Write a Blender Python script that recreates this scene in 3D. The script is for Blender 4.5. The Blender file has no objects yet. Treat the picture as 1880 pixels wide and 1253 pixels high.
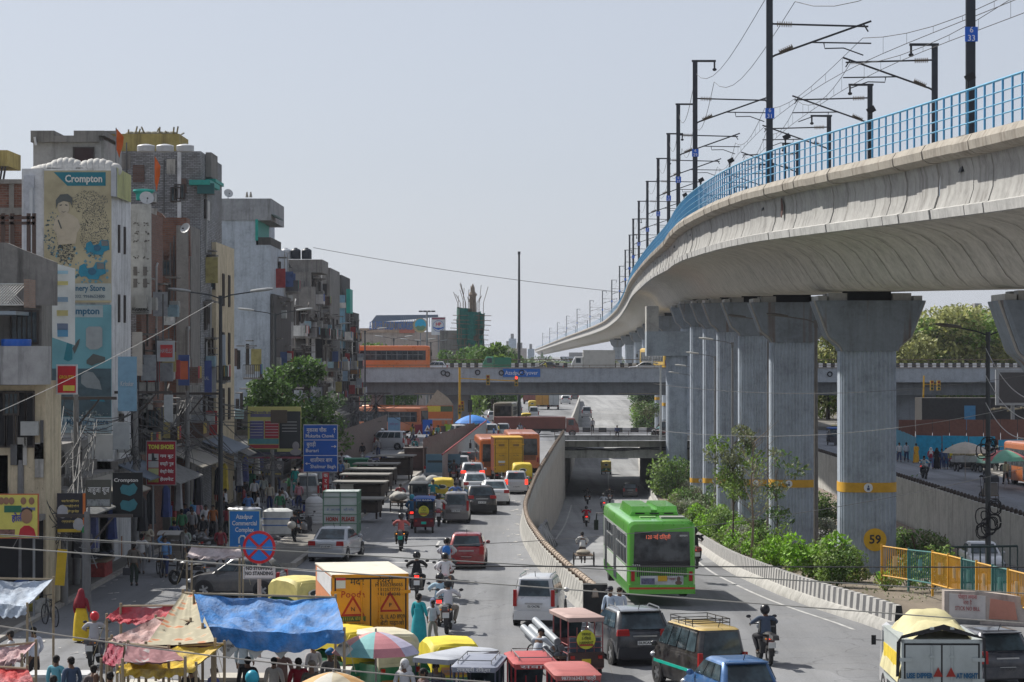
import bpy,math,random
from mathutils import Vector,Matrix,Euler
R=math.radians
SC=bpy.context.scene
COL=SC.collection
F,CX,HY,EYE=4500.0,940.0,652.0,9.2
cd=bpy.data.cameras.new('camera');cam=bpy.data.objects.new('camera',cd);COL.objects.link(cam)
cam.location=(0,0,EYE);cam.rotation_euler=(R(90),0,0)
cd.sensor_width=36;cd.lens=F/1880*36;cd.shift_y=(HY-626.5)/1880
cd.clip_start=1;cd.clip_end=20000
SC.camera=cam
SUN_EL,SUN_AZ=45,44
sd=Vector((-math.cos(R(SUN_EL))*math.cos(R(SUN_AZ)),math.cos(R(SUN_EL))*math.sin(R(SUN_AZ)),math.sin(R(SUN_EL))))
W=bpy.data.worlds.new('World');SC.world=W;W.use_nodes=True
nt=W.node_tree;nt.nodes.clear()
sky=nt.nodes.new('ShaderNodeTexSky');sky.sky_type='NISHITA';sky.sun_disc=False
sky.sun_elevation=R(SUN_EL);sky.sun_rotation=math.atan2(sd.x,sd.y)
sky.air_density=1.0;sky.dust_density=1.2;sky.ozone_density=2.0;sky.altitude=200
bg=nt.nodes.new('ShaderNodeBackground');bg.inputs[1].default_value=0.085
wo=nt.nodes.new('ShaderNodeOutputWorld')
hsv=nt.nodes.new('ShaderNodeHueSaturation');hsv.inputs['Saturation'].default_value=.45
mxs=nt.nodes.new('ShaderNodeMix');mxs.data_type='RGBA';mxs.inputs[0].default_value=.55;mxs.inputs[7].default_value=(5.0,5.45,6.6,1)
nt.links.new(sky.outputs[0],hsv.inputs['Color']);nt.links.new(hsv.outputs[0],mxs.inputs[6]);nt.links.new(mxs.outputs[2],bg.inputs[0]);nt.links.new(bg.outputs[0],wo.inputs[0])
ld=bpy.data.lights.new('sun','SUN');ld.energy=5.0;ld.angle=R(0.8);ld.color=(1,0.955,0.88)
sun=bpy.data.objects.new('sun',ld);COL.objects.link(sun)
sun.rotation_euler=(-sd).to_track_quat('-Z','Y').to_euler();sun.location=(-60,60,90)
SC.view_settings.view_transform='Standard';SC.view_settings.look='None'
SC.view_settings.exposure=0.32;SC.view_settings.gamma=1
SC.cycles.max_bounces=5;SC.cycles.diffuse_bounces=4;SC.cycles.glossy_bounces=2
SC.cycles.transmission_bounces=3;SC.cycles.volume_bounces=0;SC.cycles.transparent_max_bounces=6
def lerp(a,b,t):return a+(b-a)*t
def interp(x,pts):
 if x<=pts[0][0]:return pts[0][1]
 for(a,u),(b,v)in zip(pts,pts[1:]):
  if x<=b:
   return lerp(u,v,(x-a)/(b-a))
 return pts[-1][1]
def smooth(pts,n=4):
 "interpolate knots (x -> y) with Catmull-Rom, densified"
 out=[]
 for i in range(len(pts)-1):
  p0=pts[max(i-1,0)];p1=pts[i];p2=pts[i+1];p3=pts[min(i+2,len(pts)-1)]
  for k in range(n):
   t=k/n;x=lerp(p1[0],p2[0],t);h=p2[0]-p1[0]
   m1=(p2[1]-p0[1])/max(p2[0]-p0[0],1e-6)*h;m2=(p3[1]-p1[1])/max(p3[0]-p1[0],1e-6)*h
   y=(2*t**3-3*t**2+1)*p1[1]+(t**3-2*t**2+t)*m1+(-2*t**3+3*t**2)*p2[1]+(t**3-t**2)*m2
   out.append((x,y))
 out.append(pts[-1]);return out
ZU=smooth([(60,0),(84,0),(95,-.25),(110,-.85),(150,-2.9),(190,-4.7),(220,-5.8),(250,-6.0),(340,-6.0),(360,-5.5),(400,-3.3),(450,-1.0),(490,0),(560,0)])
def zU(d):return min(0.0,interp(d,ZU))if 84<d<490 else 0.0
WL=smooth([(86,2.9),(95,2.15),(106,1.4),(114,1.05),(122,.78),(133,.72),(143,.95),(169,1.75),(196,2.8),(226,4.0),(245,4.8),(300,7.0),(400,10.5),(490,13.5)])
def wallL(d):return interp(d,WL)
BR=smooth([(81,12.75),(91,11.3),(104,10.7),(120,10.8),(150,11.9),(200,13.4),(255,14.6),(300,16.0),(400,21.0),(490,27.0),(560,33)])
def barR(d):return interp(d,BR)
XR=26.2
def P(px,py,d):return Vector(((px-CX)/F*d,d,EYE-(py-HY)/F*d))
def G(px,py,z=0.0):
 d=(EYE-z)*F/(py-HY);return Vector(((px-CX)/F*d,d,z))
def GU(px,py):
 "a pixel on the floor of the sunken road"
 d=85.0
 while d<480:
  if HY+(EYE-zU(d))*F/d<=py:break
  d+=.25
 return Vector(((px-CX)/F*d,d,zU(d)))
MATS={}
def _n(t,k,**kw):
 n=t.nodes.new(k)
 for a,b in kw.items():setattr(n,a,b)
 return n
def _ramp(t,fac,stops):
 r=_n(t,'ShaderNodeValToRGB');e=r.color_ramp.elements
 while len(e)>1:e.remove(e[0])
 e[0].position=stops[0][0];e[0].color=(*stops[0][1],1)
 for p,c in stops[1:]:
  x=e.new(p);x.color=(*c,1)
 t.links.new(fac,r.inputs[0]);return r.outputs[0]
def _mix(t,fac,a,b,mode='MIX'):
 m=_n(t,'ShaderNodeMix',data_type='RGBA',blend_type=mode)
 for s,v in((0,fac),(6,a),(7,b)):
  if hasattr(v,'is_output')or hasattr(v,'links'):t.links.new(v,m.inputs[s])
  else:m.inputs[s].default_value=v if s==0 else(*v,1)
 return m.outputs[2]
def _noise(t,scale,detail=4,vec=None,rough=.6):
 n=_n(t,'ShaderNodeTexNoise');n.inputs['Scale'].default_value=scale;n.inputs['Detail'].default_value=detail;n.inputs['Roughness'].default_value=rough
 if vec is not None:t.links.new(vec,n.inputs['Vector'])
 return n.outputs[0]
def _obj(t,sc=(1,1,1),world=False):
 if world:
  o=_n(t,'ShaderNodeNewGeometry').outputs['Position']
 else:o=_n(t,'ShaderNodeTexCoord').outputs['Object']
 m=_n(t,'ShaderNodeMapping');m.inputs['Scale'].default_value=sc
 t.links.new(o,m.inputs[0]);return m.outputs[0]
def _base(name):
 m=bpy.data.materials.new(name);m.use_nodes=True
 t=m.node_tree;b=t.nodes['Principled BSDF'];return m,t,b
def _bump(t,b,h,strength=.3,dist=.02):
 n=_n(t,'ShaderNodeBump');n.inputs['Strength'].default_value=strength;n.inputs['Distance'].default_value=dist
 t.links.new(h,n.inputs['Height']);t.links.new(n.outputs[0],b.inputs['Normal'])
def mul(c,k):return tuple(min(1,x*k)for x in c)
def plain(c,rough=.6,metal=0.0,var=.18,scale=3.0,spec=.4,coat=0,emit=0):
 "painted / cloth / metal surface with a little unevenness"
 key=('p',tuple(round(x,3)for x in c),rough,metal,var,scale,coat,emit)
 if key in MATS:return MATS[key]
 m,t,b=_base('paint');b.inputs['Roughness'].default_value=rough;b.inputs['Metallic'].default_value=metal
 b.inputs['Specular IOR Level'].default_value=spec;b.inputs['Coat Weight'].default_value=coat
 v=_obj(t);f=_noise(t,scale,5,v)
 c2=_ramp(t,f,[(.25,mul(c,1-var)),(.5,c),(.8,mul(c,1+var*.6))])
 t.links.new(c2,b.inputs['Base Color'])
 if emit:
  b.inputs['Emission Color'].default_value=(*c,1);b.inputs['Emission Strength'].default_value=emit
 MATS[key]=m;return m
def carpaint(c,dust=.25):
 key=('car',c,dust)
 if key in MATS:return MATS[key]
 m,t,b=_base('car_paint');b.inputs['Metallic'].default_value=.25;b.inputs['Coat Weight'].default_value=.6
 b.inputs['Coat Roughness'].default_value=.08
 v=_obj(t,(1,1,1));f=_noise(t,2.2,6,v,.7)
 dustc=(.33,.30,.26)
 c2=_mix(t,_ramp(t,f,[(.42,(0,0,0)),(.75,(dust,)*3)]),c,dustc)
 t.links.new(c2,b.inputs['Base Color'])
 t.links.new(_ramp(t,f,[(.3,(.22,)*3),(.8,(.55,)*3)]),b.inputs['Roughness'])
 MATS[key]=m;return m
def concrete(c=(.36,.36,.35),streak=.6,scale=1.0,dirt=(.07,.065,.055),groove=0,rust=0,name='concrete'):
 "weathered concrete or plaster: mottling, rain streaks from the top, optional vertical grooves and rust"
 key=('c',c,streak,scale,dirt,groove,rust)
 if key in MATS:return MATS[key]
 m,t,b=_base(name);b.inputs['Roughness'].default_value=.88;b.inputs['Specular IOR Level'].default_value=.25
 v=_obj(t,(scale,)*3,world=True)
 f1=_noise(t,.9,8,v,.7);f2=_noise(t,6,5,v)
 c1=_ramp(t,f1,[(.3,mul(c,.62)),(.5,c),(.72,mul(c,1.2))])
 c1=_mix(t,.25,c1,_ramp(t,f2,[(.3,mul(c,.6)),(.7,mul(c,1.3))]))
 vs=_obj(t,(1.6*scale,1.6*scale,.12*scale),world=True)
 f3=_noise(t,1.3,6,vs,.75)
 c1=_mix(t,_ramp(t,f3,[(.5,(0,0,0)),(.72,(streak,)*3)]),c1,dirt)
 if rust:
  vr=_obj(t,(1.1,1.1,.06),world=True);f4=_noise(t,1.1,3,vr,.5)
  c1=_mix(t,_ramp(t,f4,[(.6,(0,0,0)),(.68,(rust,)*3)]),c1,(.13,.065,.03))
 t.links.new(c1,b.inputs['Base Color'])
 _bump(t,b,f2,.25,.02)
 MATS[key]=m;return m
def brick(c1=(.22,.10,.07),c2=(.30,.15,.10),mortar=(.25,.23,.21),sc=1.0,patch=.35):
 key=('b',c1,c2,mortar,sc,patch)
 if key in MATS:return MATS[key]
 m,t,b=_base('brick');b.inputs['Roughness'].default_value=.9
 g=_n(t,'ShaderNodeNewGeometry').outputs['Position'];s=_n(t,'ShaderNodeSeparateXYZ');t.links.new(g,s.inputs[0])
 a=_n(t,'ShaderNodeMath',operation='ADD');t.links.new(s.outputs[0],a.inputs[0]);t.links.new(s.outputs[1],a.inputs[1])
 k=_n(t,'ShaderNodeCombineXYZ');t.links.new(a.outputs[0],k.inputs[0]);t.links.new(s.outputs[2],k.inputs[1])
 bt=_n(t,'ShaderNodeTexBrick');t.links.new(k.outputs[0],bt.inputs['Vector'])
 bt.inputs['Color1'].default_value=(*c1,1);bt.inputs['Color2'].default_value=(*c2,1);bt.inputs['Mortar'].default_value=(*mortar,1)
 bt.inputs['Scale'].default_value=sc;bt.inputs['Brick Width'].default_value=.30;bt.inputs['Row Height'].default_value=.11
 bt.inputs['Mortar Size'].default_value=.014;bt.inputs['Mortar Smooth'].default_value=.3;bt.inputs['Bias'].default_value=-.1
 f=_noise(t,.35,7,_obj(t,world=True),.7)
 col=_mix(t,_ramp(t,f,[(.45,(0,0,0)),(.7,(patch,)*3)]),bt.outputs[0],(.10,.085,.075))
 t.links.new(col,b.inputs['Base Color']);_bump(t,b,bt.outputs['Fac'],.5,-.02)
 MATS[key]=m;return m
def glass(c=(.02,.03,.035),rough=.06):
 key=('g',c,rough)
 if key in MATS:return MATS[key]
 m,t,b=_base('window_glass');b.inputs['Roughness'].default_value=rough;b.inputs['Specular IOR Level'].default_value=.4
 v=_obj(t,(1,1,1));f=_noise(t,1.7,3,v)
 t.links.new(_ramp(t,f,[(.4,c),(.62,mul(c,3.2))]),b.inputs['Base Color'])
 MATS[key]=m;return m
def leafmat(c,c2=None):
 key=('l',c,c2)
 if key in MATS:return MATS[key]
 m,t,b=_base('foliage');b.inputs['Roughness'].default_value=.6
 c2=c2 or mul(c,1.9)
 g=_n(t,'ShaderNodeNewGeometry');f=_noise(t,1.1,4,_obj(t,world=True))
 a=_ramp(t,g.outputs['Random Per Island'],[(0,mul(c,.45)),(.5,c),(1,c2)])
 t.links.new(_mix(t,_ramp(t,f,[(.35,(0,0,0)),(.7,(.55,)*3)]),a,c2),b.inputs['Base Color'])
 b.inputs['Specular IOR Level'].default_value=.3
 tr=_n(t,'ShaderNodeBsdfTranslucent');mx=_n(t,'ShaderNodeMixShader');mx.inputs[0].default_value=.3
 t.links.new(a,tr.inputs[0]);o=t.nodes['Material Output']
 t.links.new(b.outputs[0],mx.inputs[1]);t.links.new(tr.outputs[0],mx.inputs[2]);t.links.new(mx.outputs[0],o.inputs[0])
 MATS[key]=m;return m
BLACK=(.012,.012,.014);RUB=(.018,.018,.019)
def rubber():return plain((.022,.022,.023),.8,var=.3)
def chrome():return plain((.45,.46,.47),.3,.9)
def steel(c=(.05,.055,.06)):return plain(c,.5,.4)
class MB:
 def __init__(s):s.v=[];s.f=[];s.m=[];s.cur=0
 def add(s,vs,fs,mi=None):
  o=len(s.v);s.v+=[tuple(v)for v in vs];s.f+=[tuple(i+o for i in f)for f in fs]
  s.m+=[s.cur if mi is None else mi]*len(fs);return s
 def box(s,c,d,rot=None,taper=1.0,mi=None):
  x,y,z=(k/2 for k in d);vs=[(-x,-y,-z),(x,-y,-z),(x,y,-z),(-x,y,-z),(-x*taper,-y*taper,z),(x*taper,-y*taper,z),(x*taper,y*taper,z),(-x*taper,y*taper,z)]
  M=Euler(rot).to_matrix()if rot else None
  vs=[(M@Vector(v)if M else Vector(v))+Vector(c)for v in vs]
  return s.add(vs,[(0,3,2,1),(4,5,6,7),(0,1,5,4),(1,2,6,5),(2,3,7,6),(3,0,4,7)],mi)
 def bb(s,a,b,mi=None):return s.box([(p+q)/2 for p,q in zip(a,b)],[abs(q-p)for p,q in zip(a,b)],mi=mi)
 def quad(s,a,b,c,d,mi=None):return s.add([a,b,c,d],[(0,1,2,3)],mi)
 def poly(s,pts,th,nrm=(0,-1,0),mi=None):
  "a flat plate: outline pts (3-D), thickness th against nrm"
  n=len(pts);N=Vector(nrm)*th;a=[Vector(p)for p in pts];b=[p-N for p in a]
  return s.add(a+b,[tuple(range(n)),tuple(range(2*n-1,n-1,-1))]+[(i,i+n,(i+1)%n+n,(i+1)%n)for i in range(n)],mi)
 def cyl(s,a,b,r,r2=None,n=10,mi=None,cap=True):
  a=Vector(a);b=Vector(b);r2=r if r2 is None else r2;d=b-a
  if d.length<1e-9:return s
  q=d.to_track_quat('Z','Y');vs=[]
  for p,rr in((a,r),(b,r2)):
   for k in range(n):t=2*math.pi*k/n;vs.append(p+q@Vector((rr*math.cos(t),rr*math.sin(t),0)))
  fs=[(k,(k+1)%n,(k+1)%n+n,k+n)for k in range(n)]
  if cap:fs+=[tuple(range(n-1,-1,-1)),tuple(range(n,2*n))]
  return s.add(vs,fs,mi)
 def tube(s,pts,r,n=6,mi=None,rs=None):
  pts=[Vector(p)for p in pts];m=len(pts);vs=[];last=None
  for i,p in enumerate(pts):
   d=(pts[min(i+1,m-1)]-pts[max(i-1,0)])
   if d.length<1e-9:d=Vector((0,0,1))
   q=d.to_track_quat('Z','Y');rr=rs[i]if rs else r
   if last is not None:
    x=last-d.normalized()*last.dot(d.normalized())
    if x.length>1e-5:
     z=d.normalized();x.normalize();y=z.cross(x);q=Matrix((x,y,z)).transposed().to_quaternion()
   last=q@Vector((1,0,0))
   for k in range(n):t=2*math.pi*k/n;vs.append(p+q@Vector((rr*math.cos(t),rr*math.sin(t),0)))
  fs=[(i*n+k,i*n+(k+1)%n,(i+1)*n+(k+1)%n,(i+1)*n+k)for i in range(m-1)for k in range(n)]
  fs+=[tuple(range(n-1,-1,-1)),tuple(range((m-1)*n,m*n))]
  return s.add(vs,fs,mi)
 def lathe(s,prof,c=(0,0,0),n=16,mi=None,sx=1,sy=1):
  vs=[]
  for r,z in prof:
   for k in range(n):t=2*math.pi*k/n;vs.append((c[0]+r*math.cos(t)*sx,c[1]+r*math.sin(t)*sy,c[2]+z))
  m=len(prof);fs=[(i*n+k,i*n+(k+1)%n,(i+1)*n+(k+1)%n,(i+1)*n+k)for i in range(m-1)for k in range(n)]
  fs+=[tuple(range(n-1,-1,-1)),tuple(range((m-1)*n,m*n))]
  return s.add(vs,fs,mi)
 def ell(s,c,r,n=10,m=7,mi=None,rot=None):
  prof=[(max(math.sin(math.pi*i/m),.02),-math.cos(math.pi*i/m))for i in range(m+1)];M=Euler(rot).to_matrix()if rot else None
  vs=[]
  for a,z in prof:
   for k in range(n):
    t=2*math.pi*k/n;v=Vector((a*math.cos(t)*r[0],a*math.sin(t)*r[1],z*r[2]))
    vs.append((M@v if M else v)+Vector(c))
  fs=[(i*n+k,i*n+(k+1)%n,(i+1)*n+(k+1)%n,(i+1)*n+k)for i in range(m)for k in range(n)]
  return s.add(vs,fs,mi)
 def loft(s,rings,closed=True,caps=True,mi=None):
  n=len(rings[0]);vs=[v for r in rings for v in r];e=n if closed else n-1
  fs=[(i*n+k,i*n+(k+1)%n,(i+1)*n+(k+1)%n,(i+1)*n+k)for i in range(len(rings)-1)for k in range(e)]
  if caps and closed:fs+=[tuple(range(n-1,-1,-1)),tuple(range((len(rings)-1)*n,len(rings)*n))]
  return s.add(vs,fs,mi)
 def wheel(s,c,r,w,axis='x',mi=None,n=18):
  a=Vector(c);d=Vector((w/2,0,0))if axis=='x' else Vector((0,w/2,0))
  prof=[(.62*r,-.5),(.93*r,-.5),(r,-.32),(r,.32),(.93*r,.5),(.62*r,.5)]
  vs=[]
  for rr,h in prof:
   for k in range(n):
    t=2*math.pi*k/n
    vs.append(a+(Vector((h*w,rr*math.cos(t),rr*math.sin(t)))if axis=='x' else Vector((rr*math.cos(t),h*w,rr*math.sin(t)))))
  m=len(prof);fs=[(i*n+k,i*n+(k+1)%n,((i+1)%m)*n+(k+1)%n,((i+1)%m)*n+k)for i in range(m)for k in range(n)]
  return s.add(vs,fs,mi)
 def xf(s,M):s.v=[tuple(M@Vector(v))for v in s.v];return s
 def build(s,name,mat,parent=None,smooth=True,loc=None):
  me=bpy.data.meshes.new(name);me.from_pydata(s.v,[],s.f)
  mats=mat if isinstance(mat,(list,tuple))else[mat]
  for x in mats:me.materials.append(x)
  if len(mats)>1:me.polygons.foreach_set('material_index',s.m)
  if smooth:
   me.polygons.foreach_set('use_smooth',[True]*len(s.f));me.update()
   try:me.set_sharp_from_angle(angle=R(38))
   except Exception:pass
  me.update()
  o=bpy.data.objects.new(name,me);COL.objects.link(o)
  if parent is not None:o.parent=parent
  if loc is not None:o.location=loc
  return o
def tag(o,label=None,cat=None,group=None,kind=None):
 if label:o['label']=label
 if cat:o['category']=cat
 if group:o['group']=group
 if kind:o['kind']=kind
 return o
def thing(name,label,cat,loc=(0,0,0),rz=0.0,group=None):
 o=bpy.data.objects.new(name,None);COL.objects.link(o);o.empty_display_size=.3
 o.location=loc;o.rotation_euler=(0,0,rz);return tag(o,label,cat,group)
def copytree(o,parent=None):
 c=o.copy();COL.objects.link(c)
 if parent is not None:c.parent=parent
 if o.name not in KIDS:KIDS[o.name]=list(o.children)
 for ch in KIDS[o.name]:copytree(ch,c)
 return c
KIDS={}
def place(proto,used,loc,rz,label,group=None):
 "first use moves the prototype itself, later uses are copies"
 o=proto if not used.get(proto.name)else copytree(proto)
 used[proto.name]=True;o.location=loc;o.rotation_euler=(0,0,rz);o['label']=label
 if group:o['group']=group
 return o
USED={}
FONT=None
def text(s,size,mat,parent,loc,rot=(R(90),0,0),name='lettering',ext=.004,align='CENTER',sx=1.0,bold=0.0,fit=None):
 cu=bpy.data.curves.new(name,'FONT');cu.body=s;cu.size=size;cu.align_x=align;cu.align_y='CENTER';cu.extrude=ext;cu.offset=bold
 cu.resolution_u=2
 o=bpy.data.objects.new('t',cu);COL.objects.link(o)
 dg=bpy.context.evaluated_depsgraph_get();me=bpy.data.meshes.new_from_object(o.evaluated_get(dg));bpy.data.objects.remove(o);bpy.data.curves.remove(cu)
 if len(me.vertices)==0:return None
 if fit:
  xs=[v.co.x for v in me.vertices];w=max(xs)-min(xs);k=fit/max(w,1e-6)
  for v in me.vertices:v.co.x*=k
 me.materials.clear();me.materials.append(mat);me.name=name
 o=bpy.data.objects.new(name,me);COL.objects.link(o);o.location=loc;o.rotation_euler=rot;o.scale=(sx,1,1)
 if parent is not None:o.parent=parent
 return o
def ordw(k):
 a='first second third fourth fifth sixth seventh eighth ninth tenth eleventh twelfth thirteenth fourteenth fifteenth sixteenth seventeenth eighteenth nineteenth twentieth thirtieth fortieth fiftieth'.split()
 return a[k-1]if k<20 else(a[k//10+17]if k%10==0 else['twenty','thirty','forty','fifty'][k//10-2]+'-'+a[k%10-1])
WHITE=(.75,.75,.74);WORD=lambda c=(.75,.75,.74):plain(c,.6,var=.05)
def sagline(a,b,sag,n=14):
 a=Vector(a);b=Vector(b);return[a.lerp(b,k/n)-Vector((0,0,sag*4*(k/n)*(1-k/n)))for k in range(n+1)]
rnd=random.Random(7)
def U(a,b):return rnd.uniform(a,b)
def sheetmesh(name,rows,mat,zoff=0,smooth=False):
 mb=MB();n=len(rows[0])
 for r in rows:
  for(x,y,z)in r:mb.v.append((x,y,z+zoff))
 for i in range(len(rows)-1):
  for k in range(n-1):mb.f.append((i*n+k,i*n+k+1,(i+1)*n+k+1,(i+1)*n+k));mb.m.append(0)
 return mb.build(name,mat,smooth=smooth)
def asphalt(c=(.185,.19,.20),name='asphalt',dust=.25,dustc=(.30,.29,.27)):
 m,t,b=_base(name);b.inputs['Roughness'].default_value=.82;b.inputs['Specular IOR Level'].default_value=.35
 v=_obj(t,(1,.25,1),world=True);f=_noise(t,.35,8,v,.7);f2=_noise(t,14,4,_obj(t,world=True));f3=_noise(t,.12,6,_obj(t,world=True),.7)
 c1=_ramp(t,f,[(.3,mul(c,.72)),(.5,c),(.7,mul(c,1.25))])
 c1=_mix(t,.35,c1,_ramp(t,f2,[(.3,mul(c,.6)),(.7,mul(c,1.5))]))
 c1=_mix(t,_ramp(t,f3,[(.48,(0,0,0)),(.7,(dust,)*3)]),c1,dustc)
 vc=_n(t,'ShaderNodeTexVoronoi',feature='DISTANCE_TO_EDGE');vc.inputs['Scale'].default_value=.13
 wv=_n(t,'ShaderNodeMix',data_type='RGBA');wv.inputs[0].default_value=.6
 nz=_n(t,'ShaderNodeTexNoise');nz.inputs['Scale'].default_value=.5;pv=_obj(t,world=True);t.links.new(pv,nz.inputs['Vector'])
 va=_n(t,'ShaderNodeVectorMath',operation='MULTIPLY_ADD');t.links.new(nz.outputs['Color'],va.inputs[0]);va.inputs[1].default_value=(5,5,0);t.links.new(pv,va.inputs[2]);t.links.new(va.outputs[0],vc.inputs['Vector'])
 c1=_mix(t,_ramp(t,vc.outputs[0],[(0,(.6,)*3),(.006,(0,0,0))]),c1,mul(c,.35))
 f5=_noise(t,1,5,_obj(t,(.55,.012,1),world=True),.55);c1=_mix(t,1,c1,_ramp(t,f5,[(.35,(.66,)*3),(.5,(1,1,1)),(.65,(1.12,)*3)]),'MULTIPLY')
 vp=_n(t,'ShaderNodeTexVoronoi');vp.inputs['Scale'].default_value=1;t.links.new(_obj(t,(.12,.05,1),world=True),vp.inputs['Vector']);sp=_n(t,'ShaderNodeSeparateColor');t.links.new(vp.outputs['Color'],sp.inputs[0])
 c1=_mix(t,1,c1,_ramp(t,sp.outputs[0],[(0,(.8,)*3),(.7,(1,1,1)),(1,(1.08,)*3)]),'MULTIPLY')
 f6=_noise(t,1.1,3,_obj(t,world=True),.5);c1=_mix(t,_ramp(t,f6,[(.66,(0,0,0)),(.74,(.55,)*3)]),c1,mul(c,.4))
 t.links.new(c1,b.inputs['Base Color']);_bump(t,b,f2,.25,.01)
 return m
MASPH=asphalt();MASPH2=asphalt((.17,.18,.20),'asphalt_blueish',.15);MDIRT=asphalt((.16,.15,.135),'dusty_ground',.7,(.27,.245,.2))
MSOIL=asphalt((.2,.165,.125),'soil',.7,(.30,.25,.19))
DR=[20,50,70,80]+[84+4*k for k in range(125)]
rows=[[(-4000,-300,0),(-60,-300,0),(2.9,-300,0),(2.9,-300,0),(XR,-300,0),(XR,-300,0),(60,-300,0),(4000,-300,0)]]
for d in DR+[700,1200,3000,9000]:
 w=wallL(d);z=zU(d)if d<560 else 0
 rows.append([(-4000,d,0),(-60,d,0),(w,d,0),(w,d,z),(XR if d<300 else XR+(d-300)*.05,d,z),(XR if d<300 else XR+(d-300)*.05,d,0),(70+d*.1,d,0),(4000,d,0)])
tag(sheetmesh('ground',rows,MDIRT),kind='structure')
def sheet(name,xl,xr,ds,zf,mat,zoff):
 return tag(sheetmesh(name,[[(lerp(xl(d),xr(d),k/4),d,zf(d))for k in range(5)]for d in ds],mat,zoff),kind='structure')
flat=lambda d:0.0
sheet('road',lambda d:-17.3,lambda d:wallL(d)-.02,[x for x in[20,50,70]+DR[3:]]+[700,1200],flat,MASPH,.004)
sheet('approach_road',lambda d:wallL(60),lambda d:30,[20,50,70,80,84],flat,MASPH,.004)
sheet('underpass_road',lambda d:wallL(d)+.1,lambda d:barR(d)+.2,[x for x in DR if 84<=x<=128],zU,MASPH,.004)
sheet('underpass_road',lambda d:wallL(d)+.1,lambda d:barR(d)+.2,[x for x in DR if 128<=x<=560],zU,asphalt((.26,.265,.27),'lightened_road',.25,(.34,.33,.31)),.004)  # lighter asphalt copy: brightness painted in to offset the wall's shade on the floor
SR=lambda d:interp(d,[(80,18),(120,19),(180,20.3),(255,22.3),(400,28.5),(560,36)])
sheet('parallel_road',lambda d:SR(d)+.1,lambda d:XR-.3 if d<300 else XR-.3+(d-300)*.05,[x for x in DR if 84<=x<=296],zU,MASPH,.008)
sheet('far_carriageway',lambda d:XR+.3,lambda d:44,[x for x in DR if 60<=x<=265],flat,MASPH2,.008)
sheet('cross_street',lambda d:-60,lambda d:110,[262,270,280,292,300],flat,MASPH2,.012)
st=sheet('planting_strip',lambda d:barR(d)+.25,SR,[x for x in DR if 84<=x<=264],zU,MSOIL,.16)
tag(MB().bb((12.9,83.7,0),(18.1,84.05,.175)).build('kerb',concrete((.2,.2,.195),.5),smooth=False),kind='structure')
sheet('planting_strip',lambda d:barR(d)+.25,SR,[x for x in DR if x>=292 and x<=500],zU,MSOIL,.16)
sheet('verge',lambda d:34+(d-500)*.02,lambda d:60,[500,700,1200,3000],flat,plain((.07,.09,.03),.9),.1)
MPAINT=plain((.43,.43,.42),.8,var=.5,scale=1.6)
def stripe(name,xf,ds,zf,w=.13,zoff=.011):
 tag(sheetmesh(name,[[(xf(d)-w/2,d,zf(d)),(xf(d)+w/2,d,zf(d))]for d in ds],MPAINT,zoff),kind='structure')
stripe('lane_marking',lambda d:barR(d)-1.15,[82+2*k for k in range(90)],zU)
stripe('lane_marking',lambda d:(wallL(d)+barR(d))/2+.3,[150+2*k for k in range(90)],zU,.16)
stripe('lane_marking',lambda d:wallL(d)+1.1,[110+2*k for k in range(70)],zU)
for k in range(8):
 stripe('lane_marking',lambda d:-3.6+(d-120)*.015,[118+k*16,121+k*16],flat,.12)
tag(MB().box((0,0,0),(5.2,.35,.005)).build('lane_marking',MPAINT,loc=(-3.4,108.5,.008)),kind='structure')
def sweep(mb,path,sec,mis=None,closed=False):
 "path: 3-D points; sec: (u to the right, w up); mis(i) -> material index of segment i"
 n=len(sec);P3=[Vector(p)for p in path];base=len(mb.v)
 for i,p in enumerate(P3):
  d=P3[min(i+1,len(P3)-1)]-P3[max(i-1,0)];d.z=0;d.normalize();r=Vector((d.y,-d.x,0))
  for u,w in sec:mb.v.append(tuple(p+r*u+Vector((0,0,w))))
 e=n if closed else n-1
 for i in range(len(P3)-1):
  for k in range(e):
   mb.f.append((base+i*n+k,base+i*n+(k+1)%n,base+(i+1)*n+(k+1)%n,base+(i+1)*n+k));mb.m.append(mis(i,k)if mis else 0)
 if closed:
  mb.f.append(tuple(base+k for k in range(n-1,-1,-1)));mb.f.append(tuple(base+(len(P3)-1)*n+k for k in range(n)));mb.m+=[0,0]
 return mb
def pathd(xf,zf,d0,d1,step):
 n=max(1,int((d1-d0)/step));return[(xf(lerp(d0,d1,k/n)),lerp(d0,d1,k/n),zf(lerp(d0,d1,k/n)))for k in range(n+1)]
MC=concrete((.34,.335,.32),.45);MCW=concrete((.40,.39,.365),.55);MCD=concrete((.20,.20,.195),.5)
MCB=concrete((.40,.37,.33),.55,dirt=(.08,.06,.05))
b=thing('jersey_barrier','curving concrete crash barrier with grey and white stripes along the foot of the shrubs','barrier',(0,0,0))
mb=MB();sec=[(-.32,-.1),(-.3,.12),(-.16,.34),(-.1,.36),(-.06,.92),(.12,.92),(.2,.3),(.3,-.1)]
sweep(mb,pathd(barR,zU,81,165,.36),sec,lambda i,k:1+(i%2)if k in(3,4)else 0)
sweep(mb,pathd(barR,zU,165,262,1.5),sec);mb.poly([(12.6,81,0),(13.0,81,0),(12.87,81,.92),(12.69,81,.92)],.06,(0,1,0),mi=3)
mb.build('wall',[MCW,concrete((.46,.45,.43),.5),concrete((.13,.13,.135),.4),plain(BLACK)],b)
mb=MB();sweep(mb,pathd(barR,zU,292,520,2.5),sec);o=mb.build('jersey_barrier',MCW)
tag(o,'far pale crash barrier beside the road climbing beyond the bridge','barrier')
mb=MB()
for k in range(9):p=(barR(90+k*7)+.9,90+k*7);mb.ell((p[0],p[1],zU(p[1])+.28),(.14,.14,.14))
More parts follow.
